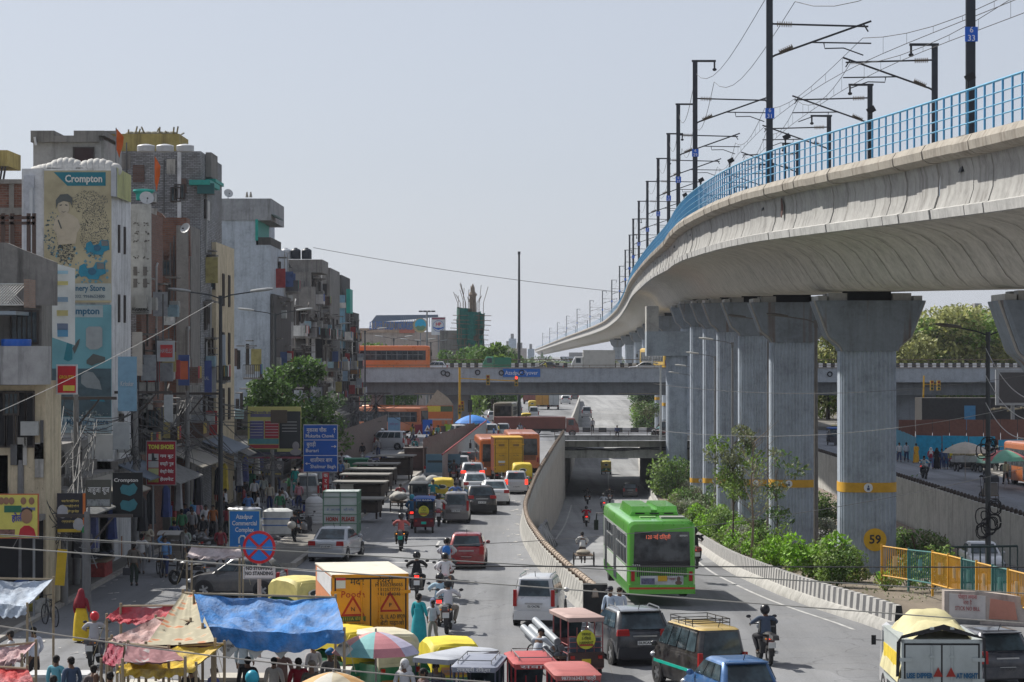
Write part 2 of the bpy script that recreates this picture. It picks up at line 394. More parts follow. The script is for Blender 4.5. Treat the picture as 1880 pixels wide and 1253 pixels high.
tag(mb.build('stone',MCD),'small dark stones lying on soil behind the striped barrier','stones',kind='stuff')
b=thing('retaining_wall','tall curving concrete wall between the street and the sunken road with pipe rail on top','wall')
wl=pathd(wallL,flat,86.5,262,.42)
mb=MB();base=len(mb.v)
def wsec(i):d=wl[i][1];return[(-.3,0),(-.24,.28),(-.12,.9),(.12,.9),(.16,0),(.22,min(-.05,zU(d)-.05))]
n=6
for i,p in enumerate(wl):
 q=Vector(wl[min(i+1,len(wl)-1)])-Vector(wl[max(i-1,0)]);q.z=0;q.normalize();r=Vector((q.y,-q.x,0))
 for u,w in wsec(i):mb.v.append(tuple(Vector(p)+r*u+Vector((0,0,w))))
for i in range(len(wl)-1):
 for k in range(n-1):mb.f.append((i*n+k,i*n+k+1,(i+1)*n+k+1,(i+1)*n+k));mb.m.append((1+i%2)if k==1 and wl[i][1]<128 else(3 if k==4 else 0))
mb.bb((2.5,85.9,0),(3.35,86.5,1.15),mi=4)
mb.build('wall',[MCW,concrete((.42,.41,.38),.5),concrete((.27,.265,.25),.5),MCB,plain((.03,.03,.03),.8,var=.4)],b)
mb=MB();top=[Vector((p[0],p[1],1.1))for p in wl];mb.tube(top[::3],.1,8);mb.tube([top[0],top[0]+Vector((.05,-.5,-.1)),top[0]+Vector((.06,-.62,-.4))],.12,8)
for i in range(0,len(top)-1,2):mb.cyl(top[i]-Vector((0,0,.0)),top[i]+(top[i+1]-top[i])*.2,.125,n=8)
mb.build('pipe_rail',concrete((.36,.29,.23),.4,dirt=(.1,.07,.05)),b)
mb=MB()
for i in range(0,len(top),3):mb.box(top[i]-Vector((0,0,.14)),(.14,.14,.14))
mb.build('bracket',plain((.16,.1,.07),.8),b)
mb=MB();lo=[(wallL(d),d,0)for d in range(292,490,4)]
sweep(mb,lo,[(-.15,0),(-.12,.9),(.12,.9),(.15,0),(.2,-6)]);tag(mb.build('retaining_wall',MCW),'continuation of the concrete retaining wall beyond the low bridge','wall')
b=thing('retaining_wall','long grey concrete retaining wall below the far carriageway with small dark knobs on its top','wall')
mb=MB();sweep(mb,[(XR,d,0)for d in range(84,266,2)],[(-.42,-6.2),(-.15,-2.4),(-.14,.95),(.14,.95),(.2,-.2)]);mb.build('wall',concrete((.44,.43,.40),.75,dirt=(.16,.15,.13)),b)
mb=MB();sweep(mb,[(XR-.48,d,0)for d in range(100,266,2)],[(-.42,-6.1),(.2,-2.0)]);mb.build('stone_cladding',brick((.26,.20,.17),(.33,.26,.22),(.2,.17,.15),.8,.2),b)
mb=MB()
for k in range(160):
 d=84.5+k*1.1;mb.ell((XR,d,1.05),(.12,.2,.18),7,5)
mb.build('knob',plain((.05,.04,.035),.9),b)
b=thing('low_bridge','low concrete road bridge with stained girder crossing over the sunken road','bridge')
x0,x1=4.6,27.5
MB().bb((x0,265,-.75),(x1,292,.01)).build('deck',MC,b)
MB().bb((x0,264.8,-1.95),(x1,265.6,-.9)).build('girder',concrete((.5,.5,.47),.7,dirt=(.15,.14,.12)),b)
MB().bb((x0,264.55,-.75),(x1,265,.35)).build('parapet',concrete((.48,.47,.44),.8,dirt=(.13,.12,.11)),b)
mb=MB();mb.bb((x0,264.4,.35),(x1,265.1,.52));mb.build('ledge',MCD,b)
mb=MB()
for k in range(24):mb.bb((x0+k*.95,291.2,0),(x0+k*.95+.93,291.6,.55),mi=k%2)
mb.build('kerb',[plain((.06,.06,.06)),plain((.6,.58,.55))],b)
mb=MB()
for z in(.75,1.0):mb.tube([(x0,264.75,z),(x1,264.75,z)],.035)
for k in range(12):mb.cyl((x0+k*2,264.75,.5),(x0+k*2,264.75,1.0),.03)
mb.build('railing',plain((.09,.06,.05),.7),b)
mb=MB()
for j in range(3):
 pts=[(x0+k*.9,264.45,-.85-.09*j+.12*math.sin(k*.8+j)*math.sin(k*.33+j))for k in range(26)];mb.tube(pts,.06,6)
mb.build('cable_bundle',plain((.03,.03,.035),.7),b)
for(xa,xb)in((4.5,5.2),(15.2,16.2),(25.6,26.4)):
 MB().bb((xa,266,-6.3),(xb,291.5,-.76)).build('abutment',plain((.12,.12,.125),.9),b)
def pave(name,xl,xr,d0,d1,h=.2):
 ds=[lerp(d0,d1,k/12)for k in range(13)];mb=MB()
 sweep(mb,[(0,d,0)for d in ds],[(0,0)])
 mb=MB()
 for d in ds:
  mb.v+=[(xl(d),d,0),(xl(d),d,h),(xl(d)+.2,d,h),(xr(d)-.25,d,h),(xr(d),d,h),(xr(d),d,0)]
 for i in range(12):
  for k in range(5):mb.f.append((i*6+k,i*6+k+1,i*6+k+7,i*6+k+6));mb.m.append(0 if k==2 else 1)
 for i in(0,12):mb.f.append(tuple(i*6+k for k in range(6)));mb.m.append(1)
 return tag(mb.build(name,[MDIRT,concrete((.33,.31,.28),.5)],smooth=False),kind='structure')
pave('pavement',lambda d:-11.4+(d-106)*.008,lambda d:-9.35+(d-106)*.028,106,250)
pave('pavement',lambda d:-24,lambda d:-16.4,60,250,.12)
pave('pavement',lambda d:37+(d-120)*.0,lambda d:46,90,255,.15)
FY=300.0
fl=thing('flyover','grey concrete road flyover crossing the whole street with traffic on its deck','flyover')
xa,xb=-18.5,95
MB().bb((xa,FY+.4,5.9),(xb,FY+16,6.9)).build('deck',MCD,fl)
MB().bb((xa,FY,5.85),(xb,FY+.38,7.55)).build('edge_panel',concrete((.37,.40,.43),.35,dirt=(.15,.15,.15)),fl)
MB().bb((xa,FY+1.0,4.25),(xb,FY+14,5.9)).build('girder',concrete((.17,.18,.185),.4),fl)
mb=MB();mb.bb((xa,FY-.06,7.55),(xb,FY+.42,7.68));mb.build('ledge',concrete((.3,.27,.24),.6),fl)
mb=MB()
for k in range(200):
 x=-9+k*.52
 mb.bb((x,FY+14.6,6.9),(x+.52,FY+14.9,8.15),mi=k%2)
mb.build('far_parapet',[plain((.05,.05,.055),.8),plain((.6,.6,.6),.8)],fl)
mb=MB()
for z in(7.95,):mb.tube([(xa,FY+.15,z),(xb,FY+.15,z)],.04)
mb.tube([(xa,FY+14.7,8.6),(xb,FY+14.7,8.6)],.05)
for k in range(57):mb.cyl((xa+k*2,FY+.15,7.6),(xa+k*2,FY+.15,7.95),.03,n=5);mb.cyl((xa+k*2,FY+14.7,8),(xa+k*2,FY+14.7,8.6),.03,n=5)
mb.build('railing',plain((.16,.12,.08),.7),fl)
mb=MB()
for x,z in((-8.4,7.25),(-7.9,7.1),(1.2,7.3),(-4.2,7.3),(-1.3,7.25),(38.9,7.1),(40.9,7.1)):
 pts=[(x+.28*math.cos(t*math.pi/6),FY-.1,z-.25+.28*math.sin(t*math.pi/6))for t in range(13)];mb.tube(pts,.07)
mb.build('cable_coil',plain(BLACK),fl)
mb=MB();mb.bb((-12,FY+.95,4.42),(-9.3,FY+.99,4.46));mb.bb((-2,FY+.95,4.42),(8,FY+.99,4.46));mb.bb((13,FY+.95,4.42),(18,FY+.99,4.46));mb.build('drain_line',plain((.4,.3,.18),.8),fl)
for(u,v)in((-17.4,-16),(-9,-5.2),(26.5,29),(47.5,52.6),(66,69)):
 MB().bb((u,FY+4,0),(v,FY+11,4.25)).build('pier',concrete((.36,.39,.42),.4),fl)
MB().bb((-20.8,FY-1.2,1.0),(-18.7,FY+1.0,10.5)).build('end_post',plain((.62,.09,.02),.6),fl)
sg=thing('street_name_board','blue board naming the flyover in white letters on its side','sign',(1.15,FY-.05,7.0))
MB().bb((-2.25,-.06,-.5),(2.3,0,.5)).build('board',plain((.01,.13,.48),.5),sg)
text('Azadpur Flyover',.68,WORD(),sg,(0,-.07,0),fit=4.0)
CLX=smooth([(30,23),(69,19.9),(84,18.8),(112,16.25),(141,15.9),(169,16.7),(194,17.8),(224,18.9),(245,19.6),(286,20.6),(338,22),(433,25.4),(565,29.4),(747,32.3),(1103,30),(1500,28),(2100,25)],6)
CLZ=smooth([(30,10.5),(69,11.15),(84,11.5),(112,12.1),(141,12.65),(169,13.25),(194,13.75),(224,14.35),(245,14.75),(286,14.95),(433,15),(565,14.8),(747,14.25),(1103,12.9),(2100,9.3)],6)
VX=lambda d:interp(d,CLX);VZ=lambda d:interp(d,CLZ)
def vpt(d,u,w):
 e=.5;t=Vector((VX(d+e)-VX(d-e),2*e,0)).normalized()
 return Vector((VX(d)+t.y*u,d-t.x*u,VZ(d)+w))
vi=thing('metro_viaduct','pale segmental concrete metro viaduct curving away above the road','viaduct')
def vd(d0,d1,step,g=1.0):
 out=[d0]
 while out[-1]<d1:out.append(min(d1,out[-1]+step));step*=g
 return out
VD=vd(34,300,3)+vd(306,2100,6,1.04)[0:]
MGIR=concrete((.47,.445,.395),.4,dirt=(.13,.11,.085));MPAN=concrete((.35,.345,.33),.75,dirt=(.12,.11,.10));MCOP=concrete((.34,.31,.265),.7,dirt=(.13,.10,.075))
half=[(0,0),(1.9,0),(2.25,.1),(2.6,.42),(2.95,.95),(3.35,1.5),(3.95,1.9),(4.7,2.12),(5.2,2.2),(5.2,2.55)]
sec=half+[(-u,w)for u,w in half[::-1]][:-1]
sec=[(u,w)for u,w in sec]
mb=MB()
rings=[[vpt(d,u,w)for u,w in sec]for d in VD]
mb.loft(rings)
mb.m=[0]*len(mb.m)
for d in vd(36.5,300,3.0):
 for k in range(len(sec)):
  pass
 a=[vpt(d-.028,u*1.002+(.012 if u>0 else-.012),w-.014)for u,w in sec];c=[vpt(d+.028,u*1.002+(.012 if u>0 else-.012),w-.014)for u,w in sec]
 n=len(sec);o=len(mb.v);mb.v+=[tuple(x)for x in a+c]
 for k in range(n):mb.f.append((o+k,o+(k+1)%n,o+n+(k+1)%n,o+n+k));mb.m.append(1)
mb.build('girder',[MGIR,plain((.09,.085,.075),.9)],vi)
psec=[(-5.21,2.2),(-5.5,2.2),(-5.54,2.5),(-5.36,2.56),(-5.22,3.0),(-5.2,3.6),(-5.34,4.2),(-5.1,4.2)]
for sgn in(1,-1):
 mb=MB();dd=vd(34,300,2.2)
 for i in range(len(dd)-1):
  a,c=dd[i]+.03,dd[i+1]-.03;jig=U(-.03,.03)
  ra=[vpt(a,sgn*(u+jig),w)for u,w in psec];rc=[vpt(c,sgn*(u+jig),w)for u,w in psec]
  n=len(psec);o=len(mb.v);mb.v+=[tuple(x)for x in ra+rc]
  for k in range(n-1):mb.f.append((o+k,o+k+1,o+n+k+1,o+n+k));mb.m.append(1 if k in(1,2,0)else 0)
  mb.f+=[tuple(range(o,o+n)),tuple(range(o+2*n-1,o+n-1,-1))];mb.m+=[0,0]
 dd=vd(300,2100,8,1.05);o=len(mb.v);n=len(psec)
 for d in dd:mb.v+=[tuple(vpt(d,sgn*u,w))for u,w in psec]
 for i in range(len(dd)-1):
  for k in range(n-1):mb.f.append((o+i*n+k,o+i*n+k+1,o+(i+1)*n+k+1,o+(i+1)*n+k));mb.m.append(1 if k in(1,2)else 0)
 mb.build('side_panel',[MPAN,concrete((.44,.435,.42),.5)],vi)
 cs=[(-5.6,4.0),(-5.82,4.12),(-5.86,4.38),(-5.72,4.6),(-5.45,4.68),(-5.1,4.62),(-5.02,4.4),(-5.05,4.0)]
 mb=MB();dd=vd(34,300,2.0)
 for i in range(len(dd)-1):
  k0=U(-.035,.035)
  mb.loft([[vpt(x,sgn*(u+k0),w+k0*.6)for u,w in cs]for x in(dd[i]+.015,dd[i+1]-.015)])
 mb.loft([[vpt(x,sgn*u,w)for u,w in cs]for x in vd(300,2100,8,1.05)])
 mb.build('coping',MCOP,vi)
mb=MB()
for u in(-2.6,-1.1,1.1,2.6):mb.tube([vpt(d,u,2.75)for d in VD],.05,4)
mb.build('rail',plain((.12,.08,.06),.5,.6),vi)
hole=MB();dh=104.5
hole.poly([vpt(dh,-5.262,2.75)+Vector((-.06,k*.0,0)),vpt(dh+.45,-5.262,2.75)+Vector((-.06,0,0)),vpt(dh+.45,-5.25,4.1)+Vector((-.1,0,0)),vpt(dh,-5.25,4.1)+Vector((-.1,0,0))]if False else[vpt(dh+.22+.2*math.cos(t*math.pi/8),-5.30-.05*abs(math.sin(t*math.pi/8)),3.5+.42*math.sin(t*math.pi/8))for t in range(16)],.02,(-1,0,0))
hole.build('weep_slot',plain((.1,.05,.04),.9),vi)
vr=thing('viaduct_railing','blue steel railing of posts and rails along the near edge of the viaduct','railing')
MBLU=plain((.05,.25,.47),.45,var=.25);MBL2=plain((.12,.36,.55),.45,var=.25)
rl=vd(34,300,2)+vd(306,2100,7,1.04)
for hz in(1.4,1.05,.7,.38):
 mb=MB();mb.tube([vpt(d,-5.35,4.66+hz)for d in rl],.04 if hz>1.2 else .024,6);mb.build('rail',MBL2,vr)
pd=vd(62,160,1.0)
post=MB();post.box((0,0,.7),(.055,.09,1.4));po=None
for i,d in enumerate(pd[:98]):
 if po is None:po=post.build('post',MBLU,vr);o=po
 else:o=po.copy();COL.objects.link(o);o.parent=vr
 o.location=vpt(d,-5.35,4.64)
mb=MB()
for d in vd(pd[98],420,1.0)+vd(422,2000,2,1.02):p=vpt(d,-5.35,4.64);mb.box(p+Vector((0,0,.7)),(.055,.09,1.4))
for d in vd(62,700,2.0):p=vpt(d,5.35,4.64);mb.box(p+Vector((0,0,.3)),(.05,.09,.6))
tag(mb.build('post',MBLU,vr),kind='stuff')
lampd=[76.5,90,104.5,121,139,158]
for i,d in enumerate(lampd):
 t=thing('floodlight','small black floodlight on the viaduct railing, number %s from the right edge'%['one','two','three','four','five','six'][i],'floodlight',vpt(d,-5.2,4.66),0,'floodlights on the viaduct railing')
 MB().cyl((0,0,0),(0,0,1.75),.035).build('stem',plain(BLACK),t)
 MB().box((.05,0,1.85),(.3,.12,.22),rot=(0,-.5,0)).build('head',plain(BLACK),t)
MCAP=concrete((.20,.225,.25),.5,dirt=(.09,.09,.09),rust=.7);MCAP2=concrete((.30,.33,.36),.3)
MCOL=concrete((.34,.385,.44),.45,dirt=(.10,.11,.12))
def pier(label,x,d,ztop,zcol,band=None,num=None,flutes=44,n=1):
 g=zU(d)if d<490 else 0
 t=thing('viaduct_pier',label,'pier',(x,d,g),0,'piers of the metro viaduct')
 mb=MB();prof=[];rx,ry=1.3,1.25
 m=flutes*4
 def ring(z,k=1.0,fl=True):
  out=[]
  for i in range(m):
   a=2*math.pi*i/m;q=(i%4 in(0,1));rr=1-.04*(q and fl and not(math.pi*.93<a<math.pi*1.13))
   ca,sa=math.cos(a),math.sin(a);p=3.2;sc=(abs(ca)**p+abs(sa)**p)**(-1/p)
   out.append((rx*k*rr*ca*sc,ry*k*rr*sa*sc,z))
  return out
 mb.loft([ring(-.5),ring(zcol-g)]);mb.build('column',MCOL,t,smooth=False)
 H=ztop-zcol;mb=MB();hs=[(0,1.22),(.08,1.3),(.17,1.5),(.26,1.78),(.31,1.86),(.98,2.45),(1,2.45)]
 rr=[]
 for f_,w in hs:
  z=zcol-g+f_*H;y=1.28;rr.append([(-w,-y,z),(-w+.12,-y-.06,z),(w-.12,-y-.06,z),(w,-y,z),(w,y,z),(w-.12,y+.06,z),(-w+.12,y+.06,z),(-w,y,z)])
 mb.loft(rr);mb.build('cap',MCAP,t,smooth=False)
 for u in(-1.45,1.45):
  for v in(-1.1,.35):MB().bb((u-.42,v,ztop-g),(u+.42,v+.75,ztop-g+.34)).build('bearing_block',concrete((.42,.41,.38),.3),t)
  MB().bb((u*1.62-.2+.2*(u<0)-.2*(u>0)+.0,-1.2,ztop-g),(u*1.62+.2+.2*(u<0)-.2*(u>0),1.2,ztop-g+.22)).build('stopper_block',concrete((.42,.41,.38),.3),t)
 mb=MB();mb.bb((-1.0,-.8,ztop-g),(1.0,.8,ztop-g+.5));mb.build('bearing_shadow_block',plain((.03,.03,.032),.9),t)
 for s_ in(-1,1):MB().tube([(s_*(w+.03),-1.0,zcol-g+f_*H)for f_,w in hs],.07,5).build('drain_pipe',plain((.33,.31,.28),.7),t)
 if band is not None:
  mb=MB();mb.loft([ring(band-g-.22,1.012,False),ring(band-g+.22,1.012,False)]);mb.build('yellow_band',plain((.55,.30,.02),.7,var=.2),t)
  mb=MB();mb.cyl((-.35*n,-1.27,band-g),(-.35*n,-1.31,band-g),.2,n=16);q=mb.build('badge',plain((.65,.66,.68),.6),t)
  mb=MB();mb.ell((0,0,.06),(.035,.012,.05));mb.bb((-.06,-.01,-.12),(.06,.01,.0));q2=mb.build('figure_mark',plain((.05,.07,.15)),q,loc=(-.35*n,-1.32,band-g))
 if num:
  mb=MB();mb.cyl((.2,-1.26,.85-g),(.2,-1.3,.85-g),.52,n=24);q=mb.build('number_disc',plain((.62,.36,.02),.7),t)
  text(num,.55,plain((.02,.02,.02)),q,(.2,-1.31,.85-g),bold=.012)
 return t
pier('nearest fluted pier at the right edge, only its flared cap in view',19.0,84,11.05,8.6)
pier('thick fluted pier painted with the number 59 on a yellow disc',16.2,112,11.66,9.37,3.2,'59',n=.3)
pier('second fluted pier, with a yellow band, just left of the numbered pier',16.1,141,12.2,9.91,1.85,n=.9)
pier('third fluted pier with yellow band behind the feathery trees',16.9,169,12.8,10.5,.45,n=.6)
pier('fourth pier in the row, banded yellow, seen between two others',17.5,194,13.3,11.0,-.75)
pier('fifth pier in the row with its narrow yellow band',18.75,224,13.9,11.6,-2.25,flutes=24)
pier('sixth pier in the row beside the slim lamp heads',19.1,245,14.3,12.0,-3.3,flutes=24)
pier('seventh pier, almost hidden, next to the portal beam',20.0,272,14.45,12.1,flutes=16)
for i,(d,w)in enumerate(((338,'first'),(383,'second'),(433,'third'),(490,'fourth'),(565,'fifth'),(650,'sixth'),(750,'seventh'))):
 pier('%s slim pier seen below the flyover beyond the crossing'%w,VX(d),d,VZ(d)-.45,VZ(d)-2.7,2.4,flutes=10)
pb=thing('portal_frame','square concrete portal beam on two columns holding the viaduct over the crossing','portal',(0,262,0))
MB().bb((14.3,-1.5,9.1),(21.2,1.5,11.7)).build('beam',concrete((.30,.34,.375),.3),pb)
for x in(17.6,20.4):MB().cyl((x,0,-6.2),(x,0,9.2),1.15,n=24).build('column',MCOL,pb)
MB().bb((14.3,-1.3,11.7),(15.6,1.3,14.4)).build('pedestal',concrete((.40,.39,.36),.3),pb)
MMAST=plain((.03,.035,.045),.5,.3,var=.3);MINS=plain((.10,.075,.05),.35);MARM=plain((.025,.027,.033),.5,.3)
MPLT=plain((.01,.10,.50),.5)
def mast(label,d,side,h,arm=4.4,plate=None,bracket=True,top=None):
 u=-4.95*side if False else(-4.95 if side<0 else 4.95);p=vpt(d,u,3.6);base_w=1.45 if side<0 else 1.05
 t=thing('overhead_line_mast',label,'mast',p,0,'overhead line masts on the viaduct')
 s_=1 if side<0 else-1;mb=MB()
 mb.bb((-.14,-.1,0),(.14,-.06,h));mb.bb((-.14,.06,0),(.14,.1,h));mb.bb((-.03,-.06,0),(.03,.06,h));mb.box((0,0,.25),(.7,.5,.5),taper=.5)
 mb.build('post',MMAST,t)
 if bracket:
  mb=MB();mb.bb((-.2*s_,-.08,h),(1.25*s_,.08,h+.12));mb.bb((1.12*s_,-.05,h-.35),(1.22*s_,.05,h));mb.ell((1.17*s_,0,h-.45),(.14,.08,.1),7,5);mb.build('top_bracket',MARM,t)
 zt=base_w+6.85;zb=base_w+5.3
 mb=MB();mb.tube([(0,0,zt),(arm*s_,0,zt-.12)],.045);mb.tube([(0,0,zb),(.25*s_,0,zb+.15),(arm*1.03*s_,0,zt+.12)],.05)
 mb.tube([(arm*.43*s_,0,zb+.72),(arm*1.03*s_,0,zb+.68)],.035);mb.tube([(arm*.55*s_,0,zb+.7),(arm*.56*s_,0,zb+.45),(arm*.75*s_,0,zb+.47),(arm*.95*s_,0,zb+.15)],.03)
 mb.tube([(arm*.95*s_,0,zt),(arm*1.0*s_,0,zt-.35)],.035);mb.build('cantilever_arm',MARM,t)
 for(a,c)in(((.35*s_,0,zt-.01),(.95*s_,0,zt-.03)),((.45*s_,0,zb+.28),(1.0*s_,0,zb+.52))):
  a=Vector(a);c=Vector(c);mb=MB().cyl(a,c,.05,n=6)
  for k in range(7):q=a.lerp(c,k/6);mb.cyl(q,q+(c-a)*.04,.13,n=8)
  mb.build('insulator',MINS,t)
 if plate:
  q=MB().bb((-.2,-.17,-.23),(.2,-.13,.23)).build('number_plate',MPLT,t,loc=(0,0,2.95 if top is None else top))
  if plate!=' ':text(plate,.26,WORD((.7,.7,.72)),q,(0,-.175,.0))
 return t
MD=[(77.2,'6\n33'),(109.5,'6\n31'),(148,'6\n29'),(180,'6\n27'),(211,'6\n25'),(246,'6\n23'),(281,'6\n21'),(318,'6\n19'),(360,' '),(408,' '),(466,' '),(547,' '),(640,' '),(740,' '),(850,' '),(980,' '),(1120,' '),(1300,' '),(1500,' '),(1750,' ')]
ords='first second third fourth fifth sixth seventh eighth ninth tenth eleventh twelfth thirteenth fourteenth fifteenth sixteenth seventeenth eighteenth nineteenth twentieth'.split()
for i,(d,pl)in enumerate(MD):
 mast('%s dark railway mast from the right along the near edge of the viaduct'%ords[i],d,-1,13 if i<2 else 10.5,plate=pl,bracket=True,top=4.3 if i<2 else 5.0)
MD2=[88,121,143,167,196,225,262,300,350,410,480,560,650,750,860,990,1130,1310,1510]
for i,d in enumerate(MD2):
 mast('%s dark railway mast from the right along the far edge of the viaduct'%ords[i],d,1,8.6,bracket=True)
mb=MB()
for u,ms in((-.75,[40]+[m[0]for m in MD]),(.75,[60]+MD2)):
 for a,c in zip(ms,ms[1:]):
  n=8;h0,h1=6.55+4.75,5.45+4.75
  A=[vpt(lerp(a,c,k/n),u,h0-1.0*4*(k/n)*(1-k/n)*(.9 if c<400 else .5))for k in range(n+1)];B=[vpt(lerp(a,c,k/n),u,h1)for k in range(n+1)]
  rr=.016 if a<260 else .025
  mb.tube(A,rr,4);mb.tube(B,rr,4)
  if c<420:
   for k in range(1,n):mb.tube([A[k],B[k]],.008,3)
for u,hh in((-4.9,13.4),(-3.8,12.9)):
 ms=[50]+[m[0]for m in MD]
 for a,c in zip(ms,ms[1:]):
  mb.tube([vpt(lerp(a,c,k/8),u,hh-1.6*4*(k/8)*(1-k/8))for k in range(9)],.016,4)
tag(mb.build('overhead_wire',plain(BLACK)),'thin contact and catenary wires strung between the railway masts','wires')
SX=-17.5
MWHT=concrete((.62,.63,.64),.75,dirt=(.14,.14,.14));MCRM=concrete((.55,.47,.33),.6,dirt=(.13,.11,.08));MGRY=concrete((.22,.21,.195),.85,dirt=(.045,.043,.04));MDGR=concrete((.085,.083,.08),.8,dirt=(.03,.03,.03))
MBLG=concrete((.42,.47,.52),.6,dirt=(.12,.135,.15));MBRK=brick((.16,.065,.04),(.23,.11,.075),(.13,.115,.10),1.0,.5);MBRG=brick((.20,.205,.21),(.36,.37,.38),(.075,.075,.08),1.15,.5)
MDRK=plain((.02,.02,.022),.9);MYEL=concrete((.42,.33,.12),.7,dirt=(.12,.09,.05));MTEAL=plain((.02,.30,.25),.6);MIRON=plain((.06,.05,.045),.7)
MPOLE=plain((.055,.06,.065),.55,.3);MGALV=plain((.22,.23,.24),.55,.4)
OFS=[0]
def pz(py,d):return EYE-(py-HY)/F*d
def pxx(px,d):return(px-CX)/F*d
def block(root,name,x0,x1,d0,d1,z0,z1,mat):
 if name in('wall','upper_wall','brick_infill','left_wing','corner')and 100<d0<300 and x1>SX-.1:OFS[0]+=1;x1=SX-.011*(OFS[0]%9)
 return MB().bb((x0,d0,z0),(x1,d1,z1)).build(name,mat,root,smooth=False)
def win(root,x,y,z,w,h,face='front',bars=0,frame=MIRON,pane=None,shut=None,name='window'):
 "an opening with frame and dark pane; face front looks at -Y, side looks at +X"
 t=.06
 mb=MB();e=.07
 for(a,b_,c,d_)in((-w/2-e,w/2+e,-h/2-e,-h/2),(-w/2-e,w/2+e,h/2,h/2+e),(-w/2-e,-w/2,-h/2,h/2),(w/2,w/2+e,-h/2,h/2)):mb.bb((a,-t,c),(b_,t,d_))
 for k in range(bars):u=-w/2+w*(k+1)/(bars+1);mb.bb((u-.02,-t+.01,-h/2),(u+.02,0,h/2))
 o=mb.build(name,frame,root,smooth=False);o.location=(x,y,z)
 if face=='side':o.rotation_euler=(0,0,R(90))
 MB().bb((-w/2,-.012,-h/2),(w/2,.01,h/2)).build('pane' if not shut else 'shutter',shut or pane or glass(),o,smooth=False)
 return o
def board(root,name,pts,mat,th=.12,nrm=(0,-1,0)):return MB().poly(pts,th,tuple(-x for x in nrm)if False else nrm).build(name,mat,root,smooth=False)
def fboard(px0,py0,px1,py1,d,mat,root,name='board',th=.1):
 "upright board facing the street's near end, given by its picture corners at distance d"
 return MB().bb((pxx(px0,d),d,pz(py1,d)),(pxx(px1,d),d+th,pz(py0,d))).build(name,mat,root,smooth=False)
def water_tank(label,px,pyb,d,r,h,c,squat=False,group=None):
 x=pxx(px,d);z=pz(pyb,d);t=thing('water_tank',label,'water tank',(x,d,z),0,group)
 pr=[(r*.96,0)]
 for k in range(6):
  z0=h*.72*k/6;pr+=[(r,z0+.02),(r,z0+h*.09),(r*.955,z0+h*.1),(r*.955,z0+h*.118)]
 pr+=[(r,h*.74),(r*.92,h*.84),(r*.6,h*.94),(r*.34,h*.96)]
 MB().lathe(pr,n=18).build('shell',plain(c,.45),t);MB().lathe([(r*.36,h*.95),(r*.36,h*1.02),(r*.2,h*1.05)],n=14).build('lid',plain(mul(c,.8),.5),t)
 return t
def dish(label,px,py,d,r=.42,rz=.6):
 t=thing('satellite_dish',label,'satellite dish',(pxx(px,d),d,pz(py,d)),rz)
 prof=[(.02,0),(.4*r,.03*r),(.8*r,.14*r),(r,.25*r),(r*1.02,.25*r),(.8*r,.11*r),(.03,-.03)]
 MB().lathe(prof,n=18).xf(Matrix.Rotation(R(-70),4,'X')@Matrix.Rotation(math.pi,4,'X')if False else Matrix.Rotation(R(65),4,'X')).build('reflector',plain((.45,.46,.46),.5),t)
 MB().tube([(0,.05,-.1),(0,.05,-r*1.4)],.03).tube([(0,-.02,-r*.8),(0,-r*.9,0)],.012).build('mount',MGALV,t)
 MB().box((0,-r*.9,0),(.06,.1,.06)).build('feed_horn',plain(BLACK),t);return t
def flag(label,px,py0,py1,d,w):
 zb,zt=pz(py1,d),pz(py0,d);t=thing('flag',label,'flag',(pxx(px,d),d,zb))
 MB().cyl((0,0,0),(0,0,zt-zb),.025).build('pole',MGALV,t)
 mb=MB();n=8;h=zt-zb;m=5
 for i in range(n+1):
  for j in range(m+1):
   u=j/m;v=i/n;mb.v.append((w*u*(1-v*.55)*.8,.12*math.sin(u*5+v*7)*u,h-v*h*.55-u*.45*h*.55))
 for i in range(n):
  for j in range(m):k=i*(m+1)+j;mb.f.append((k,k+1,k+m+2,k+m+1));mb.m.append(0)
 mb.build('cloth',plain((.62,.12,.02),.8),t);return t
d=88.0
h=thing('house','cream house with curved stained balcony at the left edge','house')
block(h,'wall',-30,pxx(84,d),d,d+3,0,pz(700,d),MCRM)
mb=MB();
prof=[(-30,d-1.4)]+[(pxx(60,d)+math.sin(t*math.pi/12)*.9-.2,d-1.4+(1-math.cos(t*math.pi/12))*1.2)for t in range(7)]+[(pxx(84,d),d+.9)]
za,zb=pz(706,d),pz(636,d)
mb.loft([[(x,y,za)for x,y in prof]+[(x-.15,y+.15,za)for x,y in prof[::-1]],[(x,y,zb)for x,y in prof]+[(x-.15,y+.15,zb)for x,y in prof[::-1]]])
mb.build('balcony',concrete((.36,.36,.36),1.0,.7,dirt=(.08,.08,.085)),h)
block(h,'balcony_floor',-30,SX+.4,d-1.2,d+1,za-.02,za+.12,MDGR)
block(h,'upper_wall',-30,pxx(62,d),d+1.5,d+3.5,pz(700,d),pz(545,d),MGRY)
mb=MB();mb.poly([(-30,d+1.2,pz(560,d)),(pxx(92,d),d+1.2,pz(560,d)),(pxx(92,d),d+1.2,pz(480,d)),(pxx(30,d),d+1.2,pz(456,d)),(pxx(0,d),d+1.2,pz(443,d)),(-30,d+1.2,pz(430,d))],.25);mb.build('parapet',MGRY,h)
for x in(8,24,44,60):win(h,pxx(x,d)-.1,d-.02,pz(770,d),.22,1.9,bars=0,shut=MDRK)
block(h,'shop_opening',-22,pxx(80,d),d-.12,d-.05,.1,3.3,MDRK);block(h,'shop_lintel',-22,pxx(84,d),d-.9,d-.05,3.3,3.5,MGRY)
